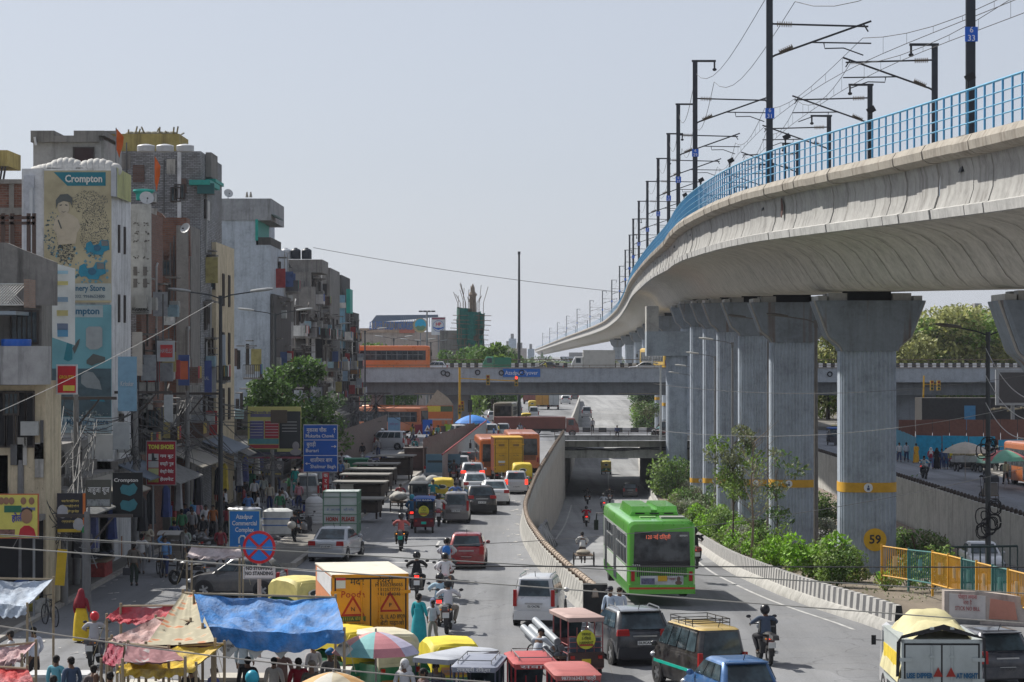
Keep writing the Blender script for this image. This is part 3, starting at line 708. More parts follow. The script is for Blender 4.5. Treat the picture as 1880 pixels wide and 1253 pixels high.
for k in range(14):x_=-21.5+k*.36;MB().bb((x_,d-1.2-.5*(k%2),0),(x_+.3,d-.5,.5+.9*((k*.618)%1))).build('goods_box',plain([(.3,.04,.03),(.05,.1,.25),(.35,.3,.06),(.3,.3,.28),(.05,.18,.08)][k%5],.8,var=.6,scale=6),h)
win(h,pxx(30,d),d+1.45,pz(600,d),.9,1.1,bars=4)
mb=MB()
gx0,gx1,g0,g1=pxx(-20,d),pxx(56,d),pz(560,d-1),pz(522,d-1)
for k in range(16):
 x=lerp(gx0,gx1,k/15);w_=g1-g0
 if x+w_<gx1+.1:mb.tube([(x,d-1,g0),(x+w_,d-1,g1)],.02,4)
 if x-w_>gx0-.1:mb.tube([(x,d-1,g0),(x-w_,d-1,g1)],.02,4)
mb.tube([(gx0,d-1,g0),(gx1,d-1,g0)],.03);mb.tube([(gx0,d-1,g1),(gx1,d-1,g1)],.03);mb.build('grille',plain((.5,.5,.48),.6),h)
MB().bb((gx1,d-1.2,pz(566,d)),(gx1+.18,d,pz(515,d))).build('brick_post',brick((.3,.2,.15),(.36,.25,.19),sc=1.6),h)
MB().bb((-30,d-1.1,pz(556,d)-.45),(pxx(40,d),d+1.3,pz(552,d)-.4)).build('canopy',plain((.25,.3,.34),.6),h)
t=thing('barrel','blue plastic drum on the curved balcony','drum',(pxx(36,d),d-.6,zb-.25));MB().lathe([(.5,0),(.52,.1),(.55,.45),(.53,.5),(.45,.5)],sx=1,n=14).build('shell',plain((.01,.1,.45),.4),t)
t=thing('banner','tall white banner with faded print above the grouter sign','banner',(0,0,0))
MB().poly([(pxx(92,92),92,pz(482,92)),(pxx(130,92),92.8,pz(492,92)),(pxx(130,92),92.8,pz(634,92)),(pxx(96,92),92,pz(620,92))],.1).build('board',plain((.60,.62,.60),.7,var=.25,scale=1),t)
for i,(y,c)in enumerate(((500,(.3,.5,.6)),(520,(.55,.5,.2)),(550,(.2,.3,.4)),(575,(.5,.45,.2)),(600,(.15,.2,.3)),(612,(.1,.3,.5)))):
 MB().box((pxx(112,92),92.2,pz(y,92)),(.45,.03,.12+.03*i)).build('print',plain(c,.7),t)
t=thing('shop_sign','red signboard reading GROUTER in yellow letters','sign',(pxx(123,90),90,pz(697,90)))
MB().box((0,0,0),(.78,.08,1.1)).build('frame',plain((.6,.6,.6)),t);MB().box((0,-.045,0),(.66,.03,.98)).build('board',plain((.55,.02,.03),.6),t)
text('GROUTER',.16,WORD((.8,.7,.05)),t,(0,-.07,.08),fit=.56);MB().box((.08,-.065,-.32),(.42,.01,.2)).build('print',plain((.7,.6,.1)),t)
d=110.0
h=thing('house','unplastered red brick house with a rusty steel frame in front','house')
block(h,'wall',-34,pxx(44,d),d,d+8,0,pz(338,d),brick((.13,.05,.03),(.22,.10,.07),(.17,.14,.12),1.0,.55))
block(h,'pillar',pxx(17,d),pxx(26,d),d-.08,d,pz(470,d),pz(338,d),MGRY);block(h,'beam',-34,pxx(44,d),d-.1,d,pz(395,d),pz(382,d),MGRY);block(h,'roof_slab',-34,pxx(44,d),d-.2,d+8,pz(338,d),pz(330,d),MGRY)
mb=MB();dd=98
for x in(5,22,52,62):mb.bb((pxx(x,dd)-.07,dd,pz(520,dd)),(pxx(x,dd)+.07,dd+.14,pz(392,dd)))
for y in(400,410):mb.bb((-26,dd,pz(y,dd)-.06),(pxx(64,dd),dd+.12,pz(y,dd)+.06))
mb.build('steel_frame',plain((.09,.06,.05),.8),h)
t=thing('roof_structure','yellow painted stair housing on struts at the top left corner','stair housing',(0,0,0));dd=112
block(t,'housing',-30,pxx(14,dd),dd,dd+3,pz(305,dd),pz(276,dd),MYEL)
mb=MB()
for x in(-4,4,10):mb.tube([(pxx(x,dd),dd,pz(306,dd)),(pxx(x-6,dd),dd,pz(345,dd))],.05)
mb.build('strut',MIRON,t)
d=107.0
h=thing('poster_building','tall narrow building covered by a giant faded pump advertisement','building')
xw=SX;zt=pz(310,d)
block(h,'wall',-21.4,xw,d,d+5.6,0,zt,MWHT)
block(h,'pipe_wall',-21.3,-20.85,d-.1,d+.1,4,zt-.3,concrete((.5,.52,.56),1.0,dirt=(.12,.12,.13)))
MB().bb((pxx(56,d),d-.25,pz(460,d)),(pxx(62,d),d-.1,pz(345,d))).build('pipe',plain((.5,.52,.54)),h)
for y in(420,550):
 for x in(2.0,3.6):win(h,xw+.01,d+x,pz(y+15,d),.13,1.1,'side',shut=MDRK)
x0,x1=pxx(82,d),pxx(205,d);cx_=(x0+x1)/2
pos=MB().bb((x0,d-.14,pz(556,d)),(x1,d-.02,pz(314,d))).build('poster',plain((.42,.37,.24),.7,var=.35,scale=.7),h,smooth=False)
def decal(root,pts,mat,y,name='print',th=.012):return MB().poly([(pxx(a,d),y,pz(b_,d))for a,b_ in pts],th,(0,1,0)if False else(0,-1,0)).build(name,mat,root,smooth=False)
def blobs(root,cx0,cy0,r0x,r0y,n,mat,y,s,name='print',seed=1):
 rr=random.Random(seed);mb=MB()
 for _ in range(n):
  a=rr.uniform(0,6.28);q=rr.random()**.5;px=cx0+r0x*q*math.cos(a);py=cy0+r0y*q*math.sin(a);w_=s*rr.uniform(.5,1.5);x=pxx(px,d);z=pz(py,d)
  mb.quad((x-w_,y,z),(x,y,z-w_),(x+w_,y,z),(x,y,z+w_))
 return mb.build(name,mat,root,smooth=False)
MPT=plain((.015,.17,.22),.6);MPD=plain((.09,.10,.095),.7);MSKN=plain((.46,.40,.30),.7);MPBL=plain((.02,.22,.33),.6)
MB().poly([(pxx(100,d),d-.16,pz(317,d)),(pxx(195,d),d-.16,pz(317,d)),(pxx(195,d),d-.16,pz(342,d)),(pxx(125,d),d-.16,pz(342,d))],.015).build('title_band',MPT,pos)
text('Crompton',.44,WORD((.62,.62,.58)),pos,(pxx(155,d),d-.185,pz(329.5,d)),fit=1.62,bold=.012)
blobs(pos,165,372,34,22,420,MPD,d-.150,.017,seed=2);blobs(pos,175,425,28,50,950,MPD,d-.151,.017,seed=3);blobs(pos,100,430,18,40,150,plain((.10,.17,.2)),d-.152,.035,seed=5);blobs(pos,122,465,16,22,260,MPD,d-.153,.022,seed=6);blobs(pos,145,500,55,50,120,plain((.12,.27,.33)),d-.149,.06,seed=8)
body=[(103,402),(110,396),(117,392),(126,392),(137,397),(145,404),(149,418),(143,428),(140,448),(108,450),(105,430),(98,420)]
decal(pos,body,MSKN,d-.165,'figure');decal(pos,[(118+11*math.cos(t*.5236),381+14*math.sin(t*.5236))for t in range(12)][::-1],MSKN,d-.17,'figure_face')
decal(pos,[(104,384),(104,368),(112,358),(126,357),(134,364),(134,380),(130,372),(118,370),(108,374)],MPD,d-.185,'figure_hair');decal(pos,[(113,388),(118,391),(124,388),(118,390)],MPD,d-.186,'figure_mouth')
decal(pos,[(111,377),(115,376),(115,378),(111,379)],MPD,d-.187);decal(pos,[(121,376),(125,377),(125,379),(121,378)],MPD,d-.187)
decal(pos,[(107,405),(109,404),(115,420),(113,421)],MPD,d-.184)
for(cx0,cy0,k)in((178,455,1.0),(168,498,1.15)):
 pts=[(-18,-8),(-10,-12),(-6,-4),(4,-6),(8,-14),(22,-13),(24,4),(14,8),(12,14),(-4,13),(-8,8),(-16,10),(-20,2)]
 decal(pos,[(cx0+a*k,cy0+b_*k)for a,b_ in pts],MPBL,d-.17,'pump');decal(pos,[(cx0+(2+7*math.cos(t*.7854))*k,cy0+(1+6*math.sin(t*.7854))*k)for t in range(8)],plain((.03,.12,.2)),d-.185,'pump_cap')
 decal(pos,[(cx0+a*k,cy0+b_*k)for a,b_ in((9,-13),(21,-12),(22,-3),(10,-3))],plain((.16,.17,.17)),d-.186,'pump_motor')
MB().bb((x0+.0,d-.155,pz(552,d)),(x1,d-.142,pz(521,d))).build('band',plain((.38,.42,.40),.7),pos)
text('Machinery Store',.36,WORD((.03,.12,.2)),pos,(pxx(152,d),d-.165,pz(530,d)),fit=2.0,bold=.008);text('9711272032. 9968652400',.2,WORD((.05,.1,.15)),pos,(pxx(152,d),d-.165,pz(545,d)),fit=1.95)
p2=MB().bb((x0,d-.14,pz(795,d)),(x1,d-.02,pz(560,d))).build('poster',plain((.13,.32,.37),.7,var=.25,scale=.6),h,smooth=False)
MB().bb((pxx(96,d),d-.155,pz(583,d)),(pxx(190,d),d-.142,pz(561,d))).build('band',plain((.33,.40,.42),.7),p2);text('Crompton',.4,WORD((.03,.12,.2)),p2,(pxx(148,d),d-.165,pz(572,d)),fit=1.7,bold=.012)
decal(p2,[(159,604),(164,600),(185,600),(189,604),(189,636),(180,642),(166,642),(159,636)],plain((.28,.31,.32)),d-.16,'heater')
decal(p2,[(128,612),(133,612),(134,660),(126,664),(118,660)],MPT,d-.16,'machine');decal(p2,[(134,640),(144,625),(148,622),(146,632),(138,650)],MPD,d-.161,'machine')
decal(p2,[(160,662),(172,650),(180,652),(194,656),(194,664),(178,668),(170,672),(160,668)],MPD,d-.161,'machine')
MB().bb((x0,d-.155,pz(765,d)),(x1,d-.142,pz(677,d))).build('band',plain((.06,.10,.12),.7,var=.4),p2)
decal(p2,[(150,690),(160,682),(172,684),(184,700),(188,716),(160,712),(150,704)],plain((.22,.25,.26)),d-.16,'pump');decal(p2,[(166,736),(176,728),(190,730),(194,738)],plain((.02,.18,.26)),d-.161,'pump')
blobs(p2,170,760,28,6,40,plain((.25,.3,.3)),d-.162,.04,seed=9)
MB().bb((x0,d-.16,pz(795,d)),(x1,d-.148,pz(766,d))).build('band',plain((.33,.40,.42),.7),p2);text('Royal Machinery Store',.36,WORD((.02,.1,.18)),p2,(pxx(147,d),d-.172,pz(775,d)),fit=2.5,bold=.006);text('27373.  9711272032. 9968652400',.18,WORD((.05,.1,.15)),p2,(pxx(147,d),d-.172,pz(788,d)),fit=2.4)
mb=MB();mb.poly([(pxx(206,d)-.02,d-.2,pz(307,d)),(pxx(215,d),d-.2,pz(309,d)),(pxx(215,d),d-.2,pz(362,d)),(pxx(206,d)-.02,d-.2,pz(361,d))],.2);mb.build('board_edge',plain((.42,.44,.47)),h)
MB().poly([(pxx(215,d),d-.2,pz(308,d)),(pxx(240,d+5),d+5,pz(322,d+5)),(pxx(240,d+5),d+5,pz(372,d+5)),(pxx(215,d),d-.2,pz(362,d))],.12).build('side_board',concrete((.42,.43,.2),.6,dirt=(.2,.2,.15)),h)
for i,(px,w_,rr)in enumerate(((85,1.3,.3),(116,1.7,.65),(173,1.9,.6))):
 mb=MB()
 for k in range(7):a=(k-3)/3.0;mb.ell((a*w_*.4,0,.1),(.34,.5,rr*(1-.45*a*a)*.8+.05),10,7)
 o=mb.build('sack',plain((.5,.49,.46),.8,var=.25),loc=(pxx(px,d),d+.8,zt-.1));tag(o,'off white tarp bundle on the poster building roof, %s from left'%ords[i],'bundle','bundles on the poster building roof')
d=119.0
h=thing('roof_hut','stained concrete rooftop hut with a dark doorway above the poster building','rooftop room')
block(h,'wall',pxx(61,d),pxx(193,d),d,d+5,6,pz(258,d),concrete((.34,.335,.32),.7));block(h,'lintel',pxx(58,d),pxx(183,d),d-.25,d+5.2,pz(262,d),pz(250,d),MGRY)
mb=MB();mb.bb((pxx(58,d),d-.25,pz(250,d)),(pxx(101,d),d+5,pz(241,d)));mb.bb((pxx(137,d),d-.25,pz(250,d)),(pxx(193,d),d+5,pz(241,d)));mb.build('parapet',MGRY,h)
win(h,pxx(154,d),d-.03,pz(290,d),.9,.9,shut=plain((.05,.03,.03),.8),name='door');MB().cyl((pxx(68,d),d-.3,pz(268,d)),(pxx(66,d),d-.35,pz(253,d)),.06).build('spout',plain((.6,.6,.6)),h)
d=138.0
h=thing('brick_building','big whitewashed brick building with three round water tanks on its roof','building')
block(h,'wall',pxx(194,d),SX,d,d+10,0,pz(278,d),MBRG)
block(h,'rib',pxx(326,d),pxx(333,d),d-.1,d,4,pz(279,d),MWHT)
block(h,'side_wing',SX,pxx(388,d+2),d+2,d+5,pz(326,d+2),pz(280,d+2),MGRY)
mb=MB();mb.bb((SX,d+2,pz(330,d)),(pxx(388,d),d+6,pz(324,d)));mb.bb((pxx(350,d),d-.6,pz(341,d)),(pxx(388,d),d+4,pz(332,d)));mb.build('balcony',MTEAL,h)
block(h,'balcony_cloth',pxx(364,d),pxx(395,d),d-.5,d-.3,pz(357,d),pz(338,d),plain((.02,.10,.10)))
block(h,'plaster_patch',pxx(195,d),pxx(240,d),d-.06,d,pz(310,d),pz(283,d),MGRY)
h=thing('roof_hut','yellow stained masonry water room behind the three round tanks','rooftop room')
dd=141;block(h,'wall',pxx(199,dd),pxx(329,dd),dd,dd+4,pz(285,dd),pz(246,dd),MYEL);mb=MB();mb.bb((pxx(188,dd),dd-.2,pz(247,dd)),(pxx(215,dd),dd,pz(241,dd)));mb.build('ledge',MGRY,h)
mb=MB()
for k in range(16):mb.tube([(pxx(230+k*6.4,dd),dd+1,pz(246,dd)),(pxx(230+k*6.4+U(-9,9),dd),dd+1+U(-1,1),pz(246,dd)+U(.1,.45))],.05,5)
for k in range(8):mb.ell((pxx(235+k*11,dd),dd+1,pz(245,dd)),(.35,.3,.2))
o=mb.build('scrap_heap',plain((.2,.19,.15),.9),None);tag(o,'odd scrap and sticks piled on top of the yellow water room','scrap',kind='stuff')
for i,px in enumerate((268,303,340)):water_tank('squat white water tank, %s on the white brick building'%('left one','middle one','right one')[i],px,279,136.6,.5,.42,(.55,.56,.57),group='tanks on the white brick building')
flag('narrow orange flag on a pole beside the concrete hut',213,235,305,120,.5);flag('orange flag on a thin pole above the green bowl',283,285,370,118,.4)
t=thing('bowl_tank','turquoise open tub on the roof behind the side board','tub',(pxx(264,116),116,pz(368,116)));MB().lathe([(.35,0),(.38,.3),(.52,.42),(.5,.5),(.3,.52)],n=14).build('shell',plain((.03,.36,.30)),t)
dish('grey satellite dish by the turquoise tub',269,365,115,.33,.3);dish('satellite dish on the broken brick wall',341,420,126,.28,-.5);dish('satellite dish on the tall pale building roof',419,356,180,.34,.4);dish('satellite dish by the roof stair of the grey building',519,485,215,.4,.4)
d=114.0
h=thing('house','narrow brick house with a white machinery board hung on it','house')
block(h,'wall',pxx(238,d),pxx(318,d+8),d+2,d+9,0,pz(380,d),MBRK);block(h,'upper_wall',pxx(280,132),pxx(350,132),132,133.5,0,pz(400,132),MBRK)
mb=MB();dd=131.9;mb.poly([(pxx(288,dd),dd,pz(470,dd)),(pxx(350,dd),dd,pz(470,dd)),(pxx(347,dd),dd,pz(420,dd)),(pxx(325,dd),dd,pz(416,dd)),(pxx(318,dd),dd,pz(405,dd)),(pxx(305,dd),dd,pz(402,dd)),(pxx(296,dd),dd,pz(392,dd)),(pxx(288,dd),dd,pz(388,dd))],.4);mb.build('broken_wall',MBRK,h)
block(h,'plaster_strip',pxx(326,dd),pxx(348,dd),dd-.5,dd-.42,5,pz(415,dd),MGRY)
bd=fboard(240,375,277,577,d,concrete((.40,.40,.38),.5),h,'board',.2)
text('AGGARWAL',.26,WORD((.06,.06,.06)),bd,(pxx(258,d),d-.02,pz(568,d)),fit=.8,bold=.008);text('MACHINERY STORE',.12,WORD((.06,.06,.06)),bd,(pxx(258,d),d-.02,pz(574.5,d)),fit=.8)
mb=MB();r2=random.Random(4)
for y in(411,427,443,472,498,520):
 for x in(249,267):
  if y>490:mb.bb((pxx(x-4,d),d-.03,pz(y+8,d)),(pxx(x+3,d),d,pz(y-8,d)))
  for _ in range(5):a,c=x+r2.uniform(-5,5),y+r2.uniform(-3,3);mb.bb((pxx(a,d),d-.02,pz(c+2,d)),(pxx(a+2.4,d),d-.005,pz(c,d)))
mb.build('print',plain((.12,.11,.1)),bd)
d=134.0
h=thing('house','slim grey and brick house with a bright green window','house')
block(h,'wall',pxx(318,d),pxx(365,d),d,d+9,0,pz(415,d),MGRY);block(h,'brick_infill',pxx(285,d),pxx(324,d),d-.2,d+4,0,pz(440,d),MBRK)
win(h,pxx(337,d),d-.05,pz(502,d),.36,.8,pane=plain((.08,.55,.02),.4));win(h,pxx(303,d),d-1.0,pz(505,d),.8,.9,bars=6)
block(h,'balcony',pxx(287,d),pxx(318,d),d-1.1,d-.3,pz(540,d),pz(522,d),MGRY)
for x,y in((296,570),(312,600),(300,640)):win(h,pxx(x,d),d-.25,pz(y,d),.5,.9,shut=MDRK)
d=143.0
h=thing('house','brick gable house with a cream street front and louvred windows','house')
block(h,'wall',pxx(348,d),SX-.02,d,d+9,0,pz(441,d),MBRK);block(h,'street_front',SX,SX+.25,d-.1,d+9.2,0,pz(445,d),MCRM)
block(h,'corner_strip',SX-.3,SX,d-.1,d,0,pz(441,d),MGRY);block(h,'plaster_floor',pxx(348,d),SX-.3,d-.12,d,pz(472,d),pz(466,d),MGRY)
for y in(530,640,745):
 for x in(3.2,6.2):win(h,SX+.27,d+x,pz(y,d),.6,1.8,'side',bars=3,shut=plain((.10,.055,.035),.8))
MB().tube([(pxx(361,d),d-.15,pz(520,d)),(pxx(361,d),d-.15,pz(473,d)),(pxx(350,d),d-.15,pz(472,d))],.04).build('pipe',plain((.5,.5,.5)),h)
d=138.5
h=thing('house','white streaked three storey house with tall dark windows','house')
block(h,'wall',pxx(326,d),SX,d+4,d+9,0,pz(535,d),concrete((.50,.51,.51),.9,dirt=(.06,.06,.06)));block(h,'corner',pxx(326,d),pxx(349,d),d,d+4,0,pz(533,d),MWHT)
block(h,'brick_column',pxx(349,d),pxx(358,d),d+3.6,d+4,2,pz(548,d),plain((.07,.05,.045)))
for y,hh in((640,1.6),(700,1.3),(755,1.3)):
 for x in(364,377,386):win(h,pxx(x,d+4),d+3.96,pz(y-10,d+4),.26,hh,shut=MDRK)
 win(h,pxx(338,d),d-.04,pz(y-10,d),.4,hh*.8,shut=MDRK)
d=178.0
h=thing('apartment_block','tall bare pale blue grey wall with an overhanging roof room','building')
block(h,'wall',pxx(396,d),pxx(470,d),d,d+14,0,pz(366,d),MBLG);block(h,'lower_wall',pxx(470,d),pxx(496,d),d+.02,d+14,0,pz(450,d),MBLG)
block(h,'roof_room',pxx(400,d),pxx(498,d),d-.1,d+10,pz(405,d),pz(365,d),concrete((.30,.31,.32),.7));block(h,'left_wing',pxx(340,d),pxx(400,d),d+.2,d+8,0,pz(361,d),MBLG)
block(h,'recess_frame',pxx(469,d),pxx(474,d),d-.12,d+8,pz(442,d),pz(403,d),MTEAL);block(h,'landing',pxx(474,d),pxx(497,d),d,d+8,pz(450,d),pz(436,d),MDGR)
MB().lathe([(.16,0),(.17,.05)],c=(0,0,0)).xf(Matrix.Translation((pxx(378,d),d-.05+.2,pz(378,d)))@Matrix.Rotation(R(90),4,'X')@Matrix.Scale(1.5,4)).build('vent_hole',MDRK,h)
mb=MB();mb.poly([(pxx(498,d),d,pz(396,d)),(pxx(514,d),d+.5,pz(403,d)),(pxx(512,d),d+1,pz(399,d)),(pxx(505,d),d+1,pz(394,d)),(pxx(498,d),d,pz(393,d))],2.5);mb.build('awning',plain((.03,.06,.04)),h)
MB().bb((SX,d-.15,0),(SX+.2,d+14,pz(540,d))).build('corner_post',MDGR,h)
mb=MB()
for px in(359,371,385,452,459):mb.cyl((pxx(px,d),d+.5,pz(362,d)),(pxx(px,d),d+.5,pz(352,d)),.12,.05)
o=mb.build('flower_pots',plain((.3,.28,.24)));tag(o,'small pots and pipe stubs along the pale building parapet','pots',kind='stuff')
def greyhouse(label,px0,px1,d,y,mat,extras=()):
 h=thing('house',label,'house');block(h,'wall',pxx(px0,d),pxx(px1,d),d,d+13,0,pz(y,d),mat)
 for(px,py,w_,hh)in extras:win(h,pxx(px,d),d-.04,pz(py,d),w_,hh,bars=2 if w_>.8 else 0,pane=MDRK)
 return h
h=greyhouse('grey concrete house with projecting upper balcony and a roof stair',503,570,214,500,MGRY,((549,570,.6,1.8),(557,540,.5,.9),(575,640,1.6,1.6),(552,655,.9,1.3)))
block(h,'balcony',pxx(540,214),pxx(580,214),212.6,214,pz(570,214),pz(517,214)-.5,MGRY);block(h,'upper_room',pxx(505,214),pxx(590,214),215,222,pz(500,214),pz(476,214),MGRY)
block(h,'balcony',pxx(515,214),pxx(582,214),212.4,214,pz(622,214),pz(592,214),concrete((.33,.32,.31),.7));block(h,'white_strip',pxx(572,214),pxx(579,214),213.9,214,3,pz(600,214),MWHT)
mb=MB();mb.tube([(pxx(490,213),213,pz(425,213)),(pxx(533,213),213,pz(490,213))],.08);mb.tube([(pxx(490,213),214,pz(437,213)),(pxx(528,213),214,pz(492,213))],.08)
for k in range(9):p=Vector((pxx(490,213),213,pz(431,213))).lerp(Vector((pxx(530,213),213,pz(491,213))),k/8);mb.bb(p-Vector((.2,.1,.03)),p+Vector((.2,.9,.03)))
mb.build('stair',plain((.05,.05,.05)),h)
for i,(px,c)in enumerate(((525,(.5,.52,.54)),(543,(.02,.025,.035)),(563,(.02,.025,.035)))):water_tank(('white water tank on the grey house roof','black water tank in the middle of the roof group','black water tank at the right of the roof group')[i],px,476,216,.45,.95,c,group='tanks on the grey house')
greyhouse('narrow concrete house with pink panel and small openings',573,617,236,492,MGRY,((592,532,.8,1.0),(596,560,.6,.6),(597,577,.6,.6),(600,620,.8,1.6)))
h=greyhouse('concrete house with blue plaster and a teal sheet on its corner',603,640,252,505,MDGR,((618,590,1.2,1.0),(625,640,.8,2.0)))
block(h,'blue_plaster',pxx(606,252),pxx(634,252),251.9,252,pz(640,252),pz(542,252),concrete((.18,.32,.42),.6));block(h,'teal_sheet',pxx(636,252),pxx(643,252),251.8,256,pz(575,252),pz(531,252),MTEAL)
greyhouse('dark narrow building with wooden shutters beside the flyover end',640,657,268,573,plain((.05,.045,.045),.9),((648,640,.5,1.3),(648,700,.6,1.2)))
h=greyhouse('low lane house filled with shop boards under the tree',480,560,200,690,MDGR,((500,720,1.0,1.2),(530,730,1.2,1.2)))
t=thing('tall_sign','tall narrow dark sign with a white curled letter mark on the grey house','sign',(pxx(528,210),210,pz(645,210)));MB().box((0,0,0),(1.0,.12,2.1)).build('board',plain((.18,.16,.15)),t);text('गा\n0',.75,WORD((.45,.44,.42)),t,(0,-.08,.1))
for i,(px,py,w_,h_,c,d,lab)in enumerate(((648,700,.9,.0,0,0,''),)):pass
SIGNS=[(306,645,32,38,116,(.42,.44,.46),'white framed red sign with a small white mark on the brick house',(.50,.05,.05),'(HAVELLS'),(339,680,20,56,126,(.05,.09,.25),'dark blue upright sign carrying a small orange panel',(.5,.13,.06),''),(375,695,30,65,140,(.07,.10,.28),'dark blue upright board with white lettering ASTRAL',None,'ASTRAL'),(392,700,12,62,141,(.33,.34,.35),'grey list board hung next to the dark blue board',None,''),(236,705,34,100,104,(.16,.30,.42),'pale blue hanging signboard bent at its foot',None,'Kirloskar'),(254,650,18,80,108,(.40,.37,.33),'beige bent sheet board behind the pale blue signboard',None,''),(225,800,30,50,100,(.30,.33,.35),'corrugated pale panel under the pale blue signboard',None,''),(187,820,45,45,100,(.42,.43,.42),'large dirty white shop canopy board below the poster',None,''),(311,750,16,50,112,(.40,.42,.43),'bent white board hanging between the brick houses',None,''),(410,660,10,90,143,(.45,.5,.56),'light blue draped sheet down the cream house front',None,''),(616,650,18,60,240,(.36,.36,.36),'white pointed board high on the far grey house',None,''),(634,680,9,40,245,(.25,.35,.45),'pale blue wavy board beside the far houses',None,''),(513,765,30,24,150,(.10,.08,.06),'small dark board hidden under the tree',None,''),(650,675,12,24,262,(.35,.17,.06),'orange brown panel on the dark narrow building',None,'')]
for px,py,w_,h_,d,c,lab,c2,tx in SIGNS:
 k=d/F;t=thing('shop_sign',lab,'sign',(pxx(px,d),d-.3,pz(py,d)))
 MB().box((0,0,0),(w_*k,.12,h_*k)).build('board',plain(c,.6,var=.2),t)
 if c2:MB().box((w_*k*.05,-.075,0),(w_*k*.7,.02,h_*k*.6)).build('panel',plain(c2),t)
 if tx:text(tx,.3,WORD((.5,.52,.54)),t,(0,-.1,0),fit=w_*k*.7)
MPATCH=[concrete((.42,.41,.38),.8),concrete((.13,.13,.13),.6),concrete((.55,.54,.52),.8),brick((.10,.05,.04),(.16,.09,.07),(.12,.11,.10),1.0,.5)]
def root_of(lab):return next(o for o in COL.objects if lab in str(o.get('label','')))
def clutter(lab,a,c,z0,z1,seed,dens=1.0,x=SX):
 q=random.Random(seed);h=root_of(lab);fl=z0
 while fl<z1-1.5:
  for k in range(max(1,int((c-a)/2.6*dens))):
   y=q.uniform(a+.5,c-.8);r=q.random();z=fl+q.uniform(.6,1.4)
   if r<.42:
    o=win(h,x+.06,y,z+.3,q.uniform(.5,1.0),q.uniform(.9,1.5),'side',bars=q.choice((0,2,3)));MB().bb((x,y-.7,z+1.15),(x+q.uniform(.35,.7),y+.7,z+1.22)).build('sun_shade',MGRY,h)
   elif r<.58:
    w_=q.uniform(.8,1.4);e=q.uniform(.7,1.2);MB().bb((x,y-w_,fl),(x+e,y+w_,fl+.12)).build('balcony_slab',MGRY,h)
    if q.random()<.5:MB().bb((x+e-.1,y-w_,fl+.12),(x+e,y+w_,fl+.95)).bb((x,y-w_,fl+.12),(x+e-.1,y-w_+.1,fl+.95)).build('balcony_wall',q.choice(MPATCH),h)
    else:
     mb=MB()
     for j in range(10):mb.cyl((x+e-.03,y-w_+j*w_/4.5,fl+.1),(x+e-.03,y-w_+j*w_/4.5,fl+.95),.018,n=4);mb.cyl((x+e*j/9,y-w_,fl+.1),(x+e*j/9,y-w_,fl+.95),.018,n=4)
     mb.tube([(x,y-w_,fl+.95),(x+e-.03,y-w_,fl+.95),(x+e-.03,y+w_,fl+.95)],.025);mb.build('balcony_rail',MIRON,h)
    for j in range(2):MB().bb((x+e,y-w_+.1+j*.7,fl+.35),(x+e+.03,y-w_+.6+j*.7,fl+1.0)).build('drying_cloth',plain(q.choice(((.35,.05,.06),(.08,.12,.3),(.5,.5,.48),(.4,.3,.08),(.1,.25,.2))),.9),h)
   elif r<.72:MB().box((x+.3,y,z),(.5,.7,.6)).box((x+.56,y,z),(.02,.5,.45)).build('air_cooler',plain(q.choice(((.42,.43,.42),(.2,.3,.35),(.3,.3,.28))),.6,var=.4),h)
   elif r<.84:MB().tube([(x+.08,y,fl-1),(x+.08,y,fl+2.9),(x+.08,y+.4,fl+3.1)],.055).build('pipe',plain(q.choice(((.35,.35,.34),(.10,.09,.08))),.7),h)
   elif r<.93:MB().bb((x,y,z-.4),(x+.03,y+q.uniform(.6,1.6),z+q.uniform(.3,1.0))).build('wall_patch',q.choice(MPATCH),h)
   else:MB().box((x+.35,y,z),(.7,.08,q.uniform(.8,1.6)),rot=(0,0,q.uniform(-.1,.1))).build('hoarding_board',plain(q.choice(((.3,.32,.34),(.32,.05,.05),(.08,.12,.25),(.35,.3,.12),(.38,.38,.37))),.7,var=.4),h)
  fl+=3.0
 return h
for i,(a,c,z0,z1,dn,lab)in enumerate(((107.3,112,4.5,7.5,.8,'giant faded pump'),(113,118,4.6,14,1.5,'white machinery board'),(119,127,4.6,12.5,1.6,'white machinery board'),(128,135,4.6,12,1.5,'bright green window'),(138.2,142.8,7,19,1.2,'whitewashed brick'),(138.6,147,4.6,12,1.4,'white streaked three'),(153,166,4.6,9.5,1.0,'low lane house'),(179,192,5,16,.9,'bare pale blue'),(194,213,4.6,13,1.2,'low lane house'),(214,227,4.6,15.5,1.6,'with projecting upper balcony'),(228,248,4.6,15,1.6,'pink panel'),(250,280,4.6,14,1.2,'wooden shutters'))):clutter(lab,a,c,z0,z1,50+i,dn*1.7)
def frontbits(lab,px0,px1,d,y0,y1,seed,n):
 q=random.Random(seed);h=root_of(lab)
 for k in range(n):
  px=q.uniform(px0,px1);z=pz(q.uniform(y0,y1),d);x=pxx(px,d);r=q.random();w_=q.uniform(.3,1.1);xr=min(x+w_,pxx(px1,d))
  if r<.45:MB().bb((x,d-.03,z-q.uniform(.2,.9)),(xr,d,z+q.uniform(.1,.6))).build('wall_patch',q.choice(MPATCH),h)
  elif r<.7:MB().tube([(x,d-.06,z-1.5),(x,d-.06,z+1.5)],.04).build('pipe',plain((.1,.1,.1),.7),h)
  elif r<.85:win(h,x,d-.03,z,.45,.7,bars=2)
  else:MB().box((x,d-.25,z),(.6,.4,.5)).build('air_cooler',plain((.35,.36,.35),.6,var=.4),h)
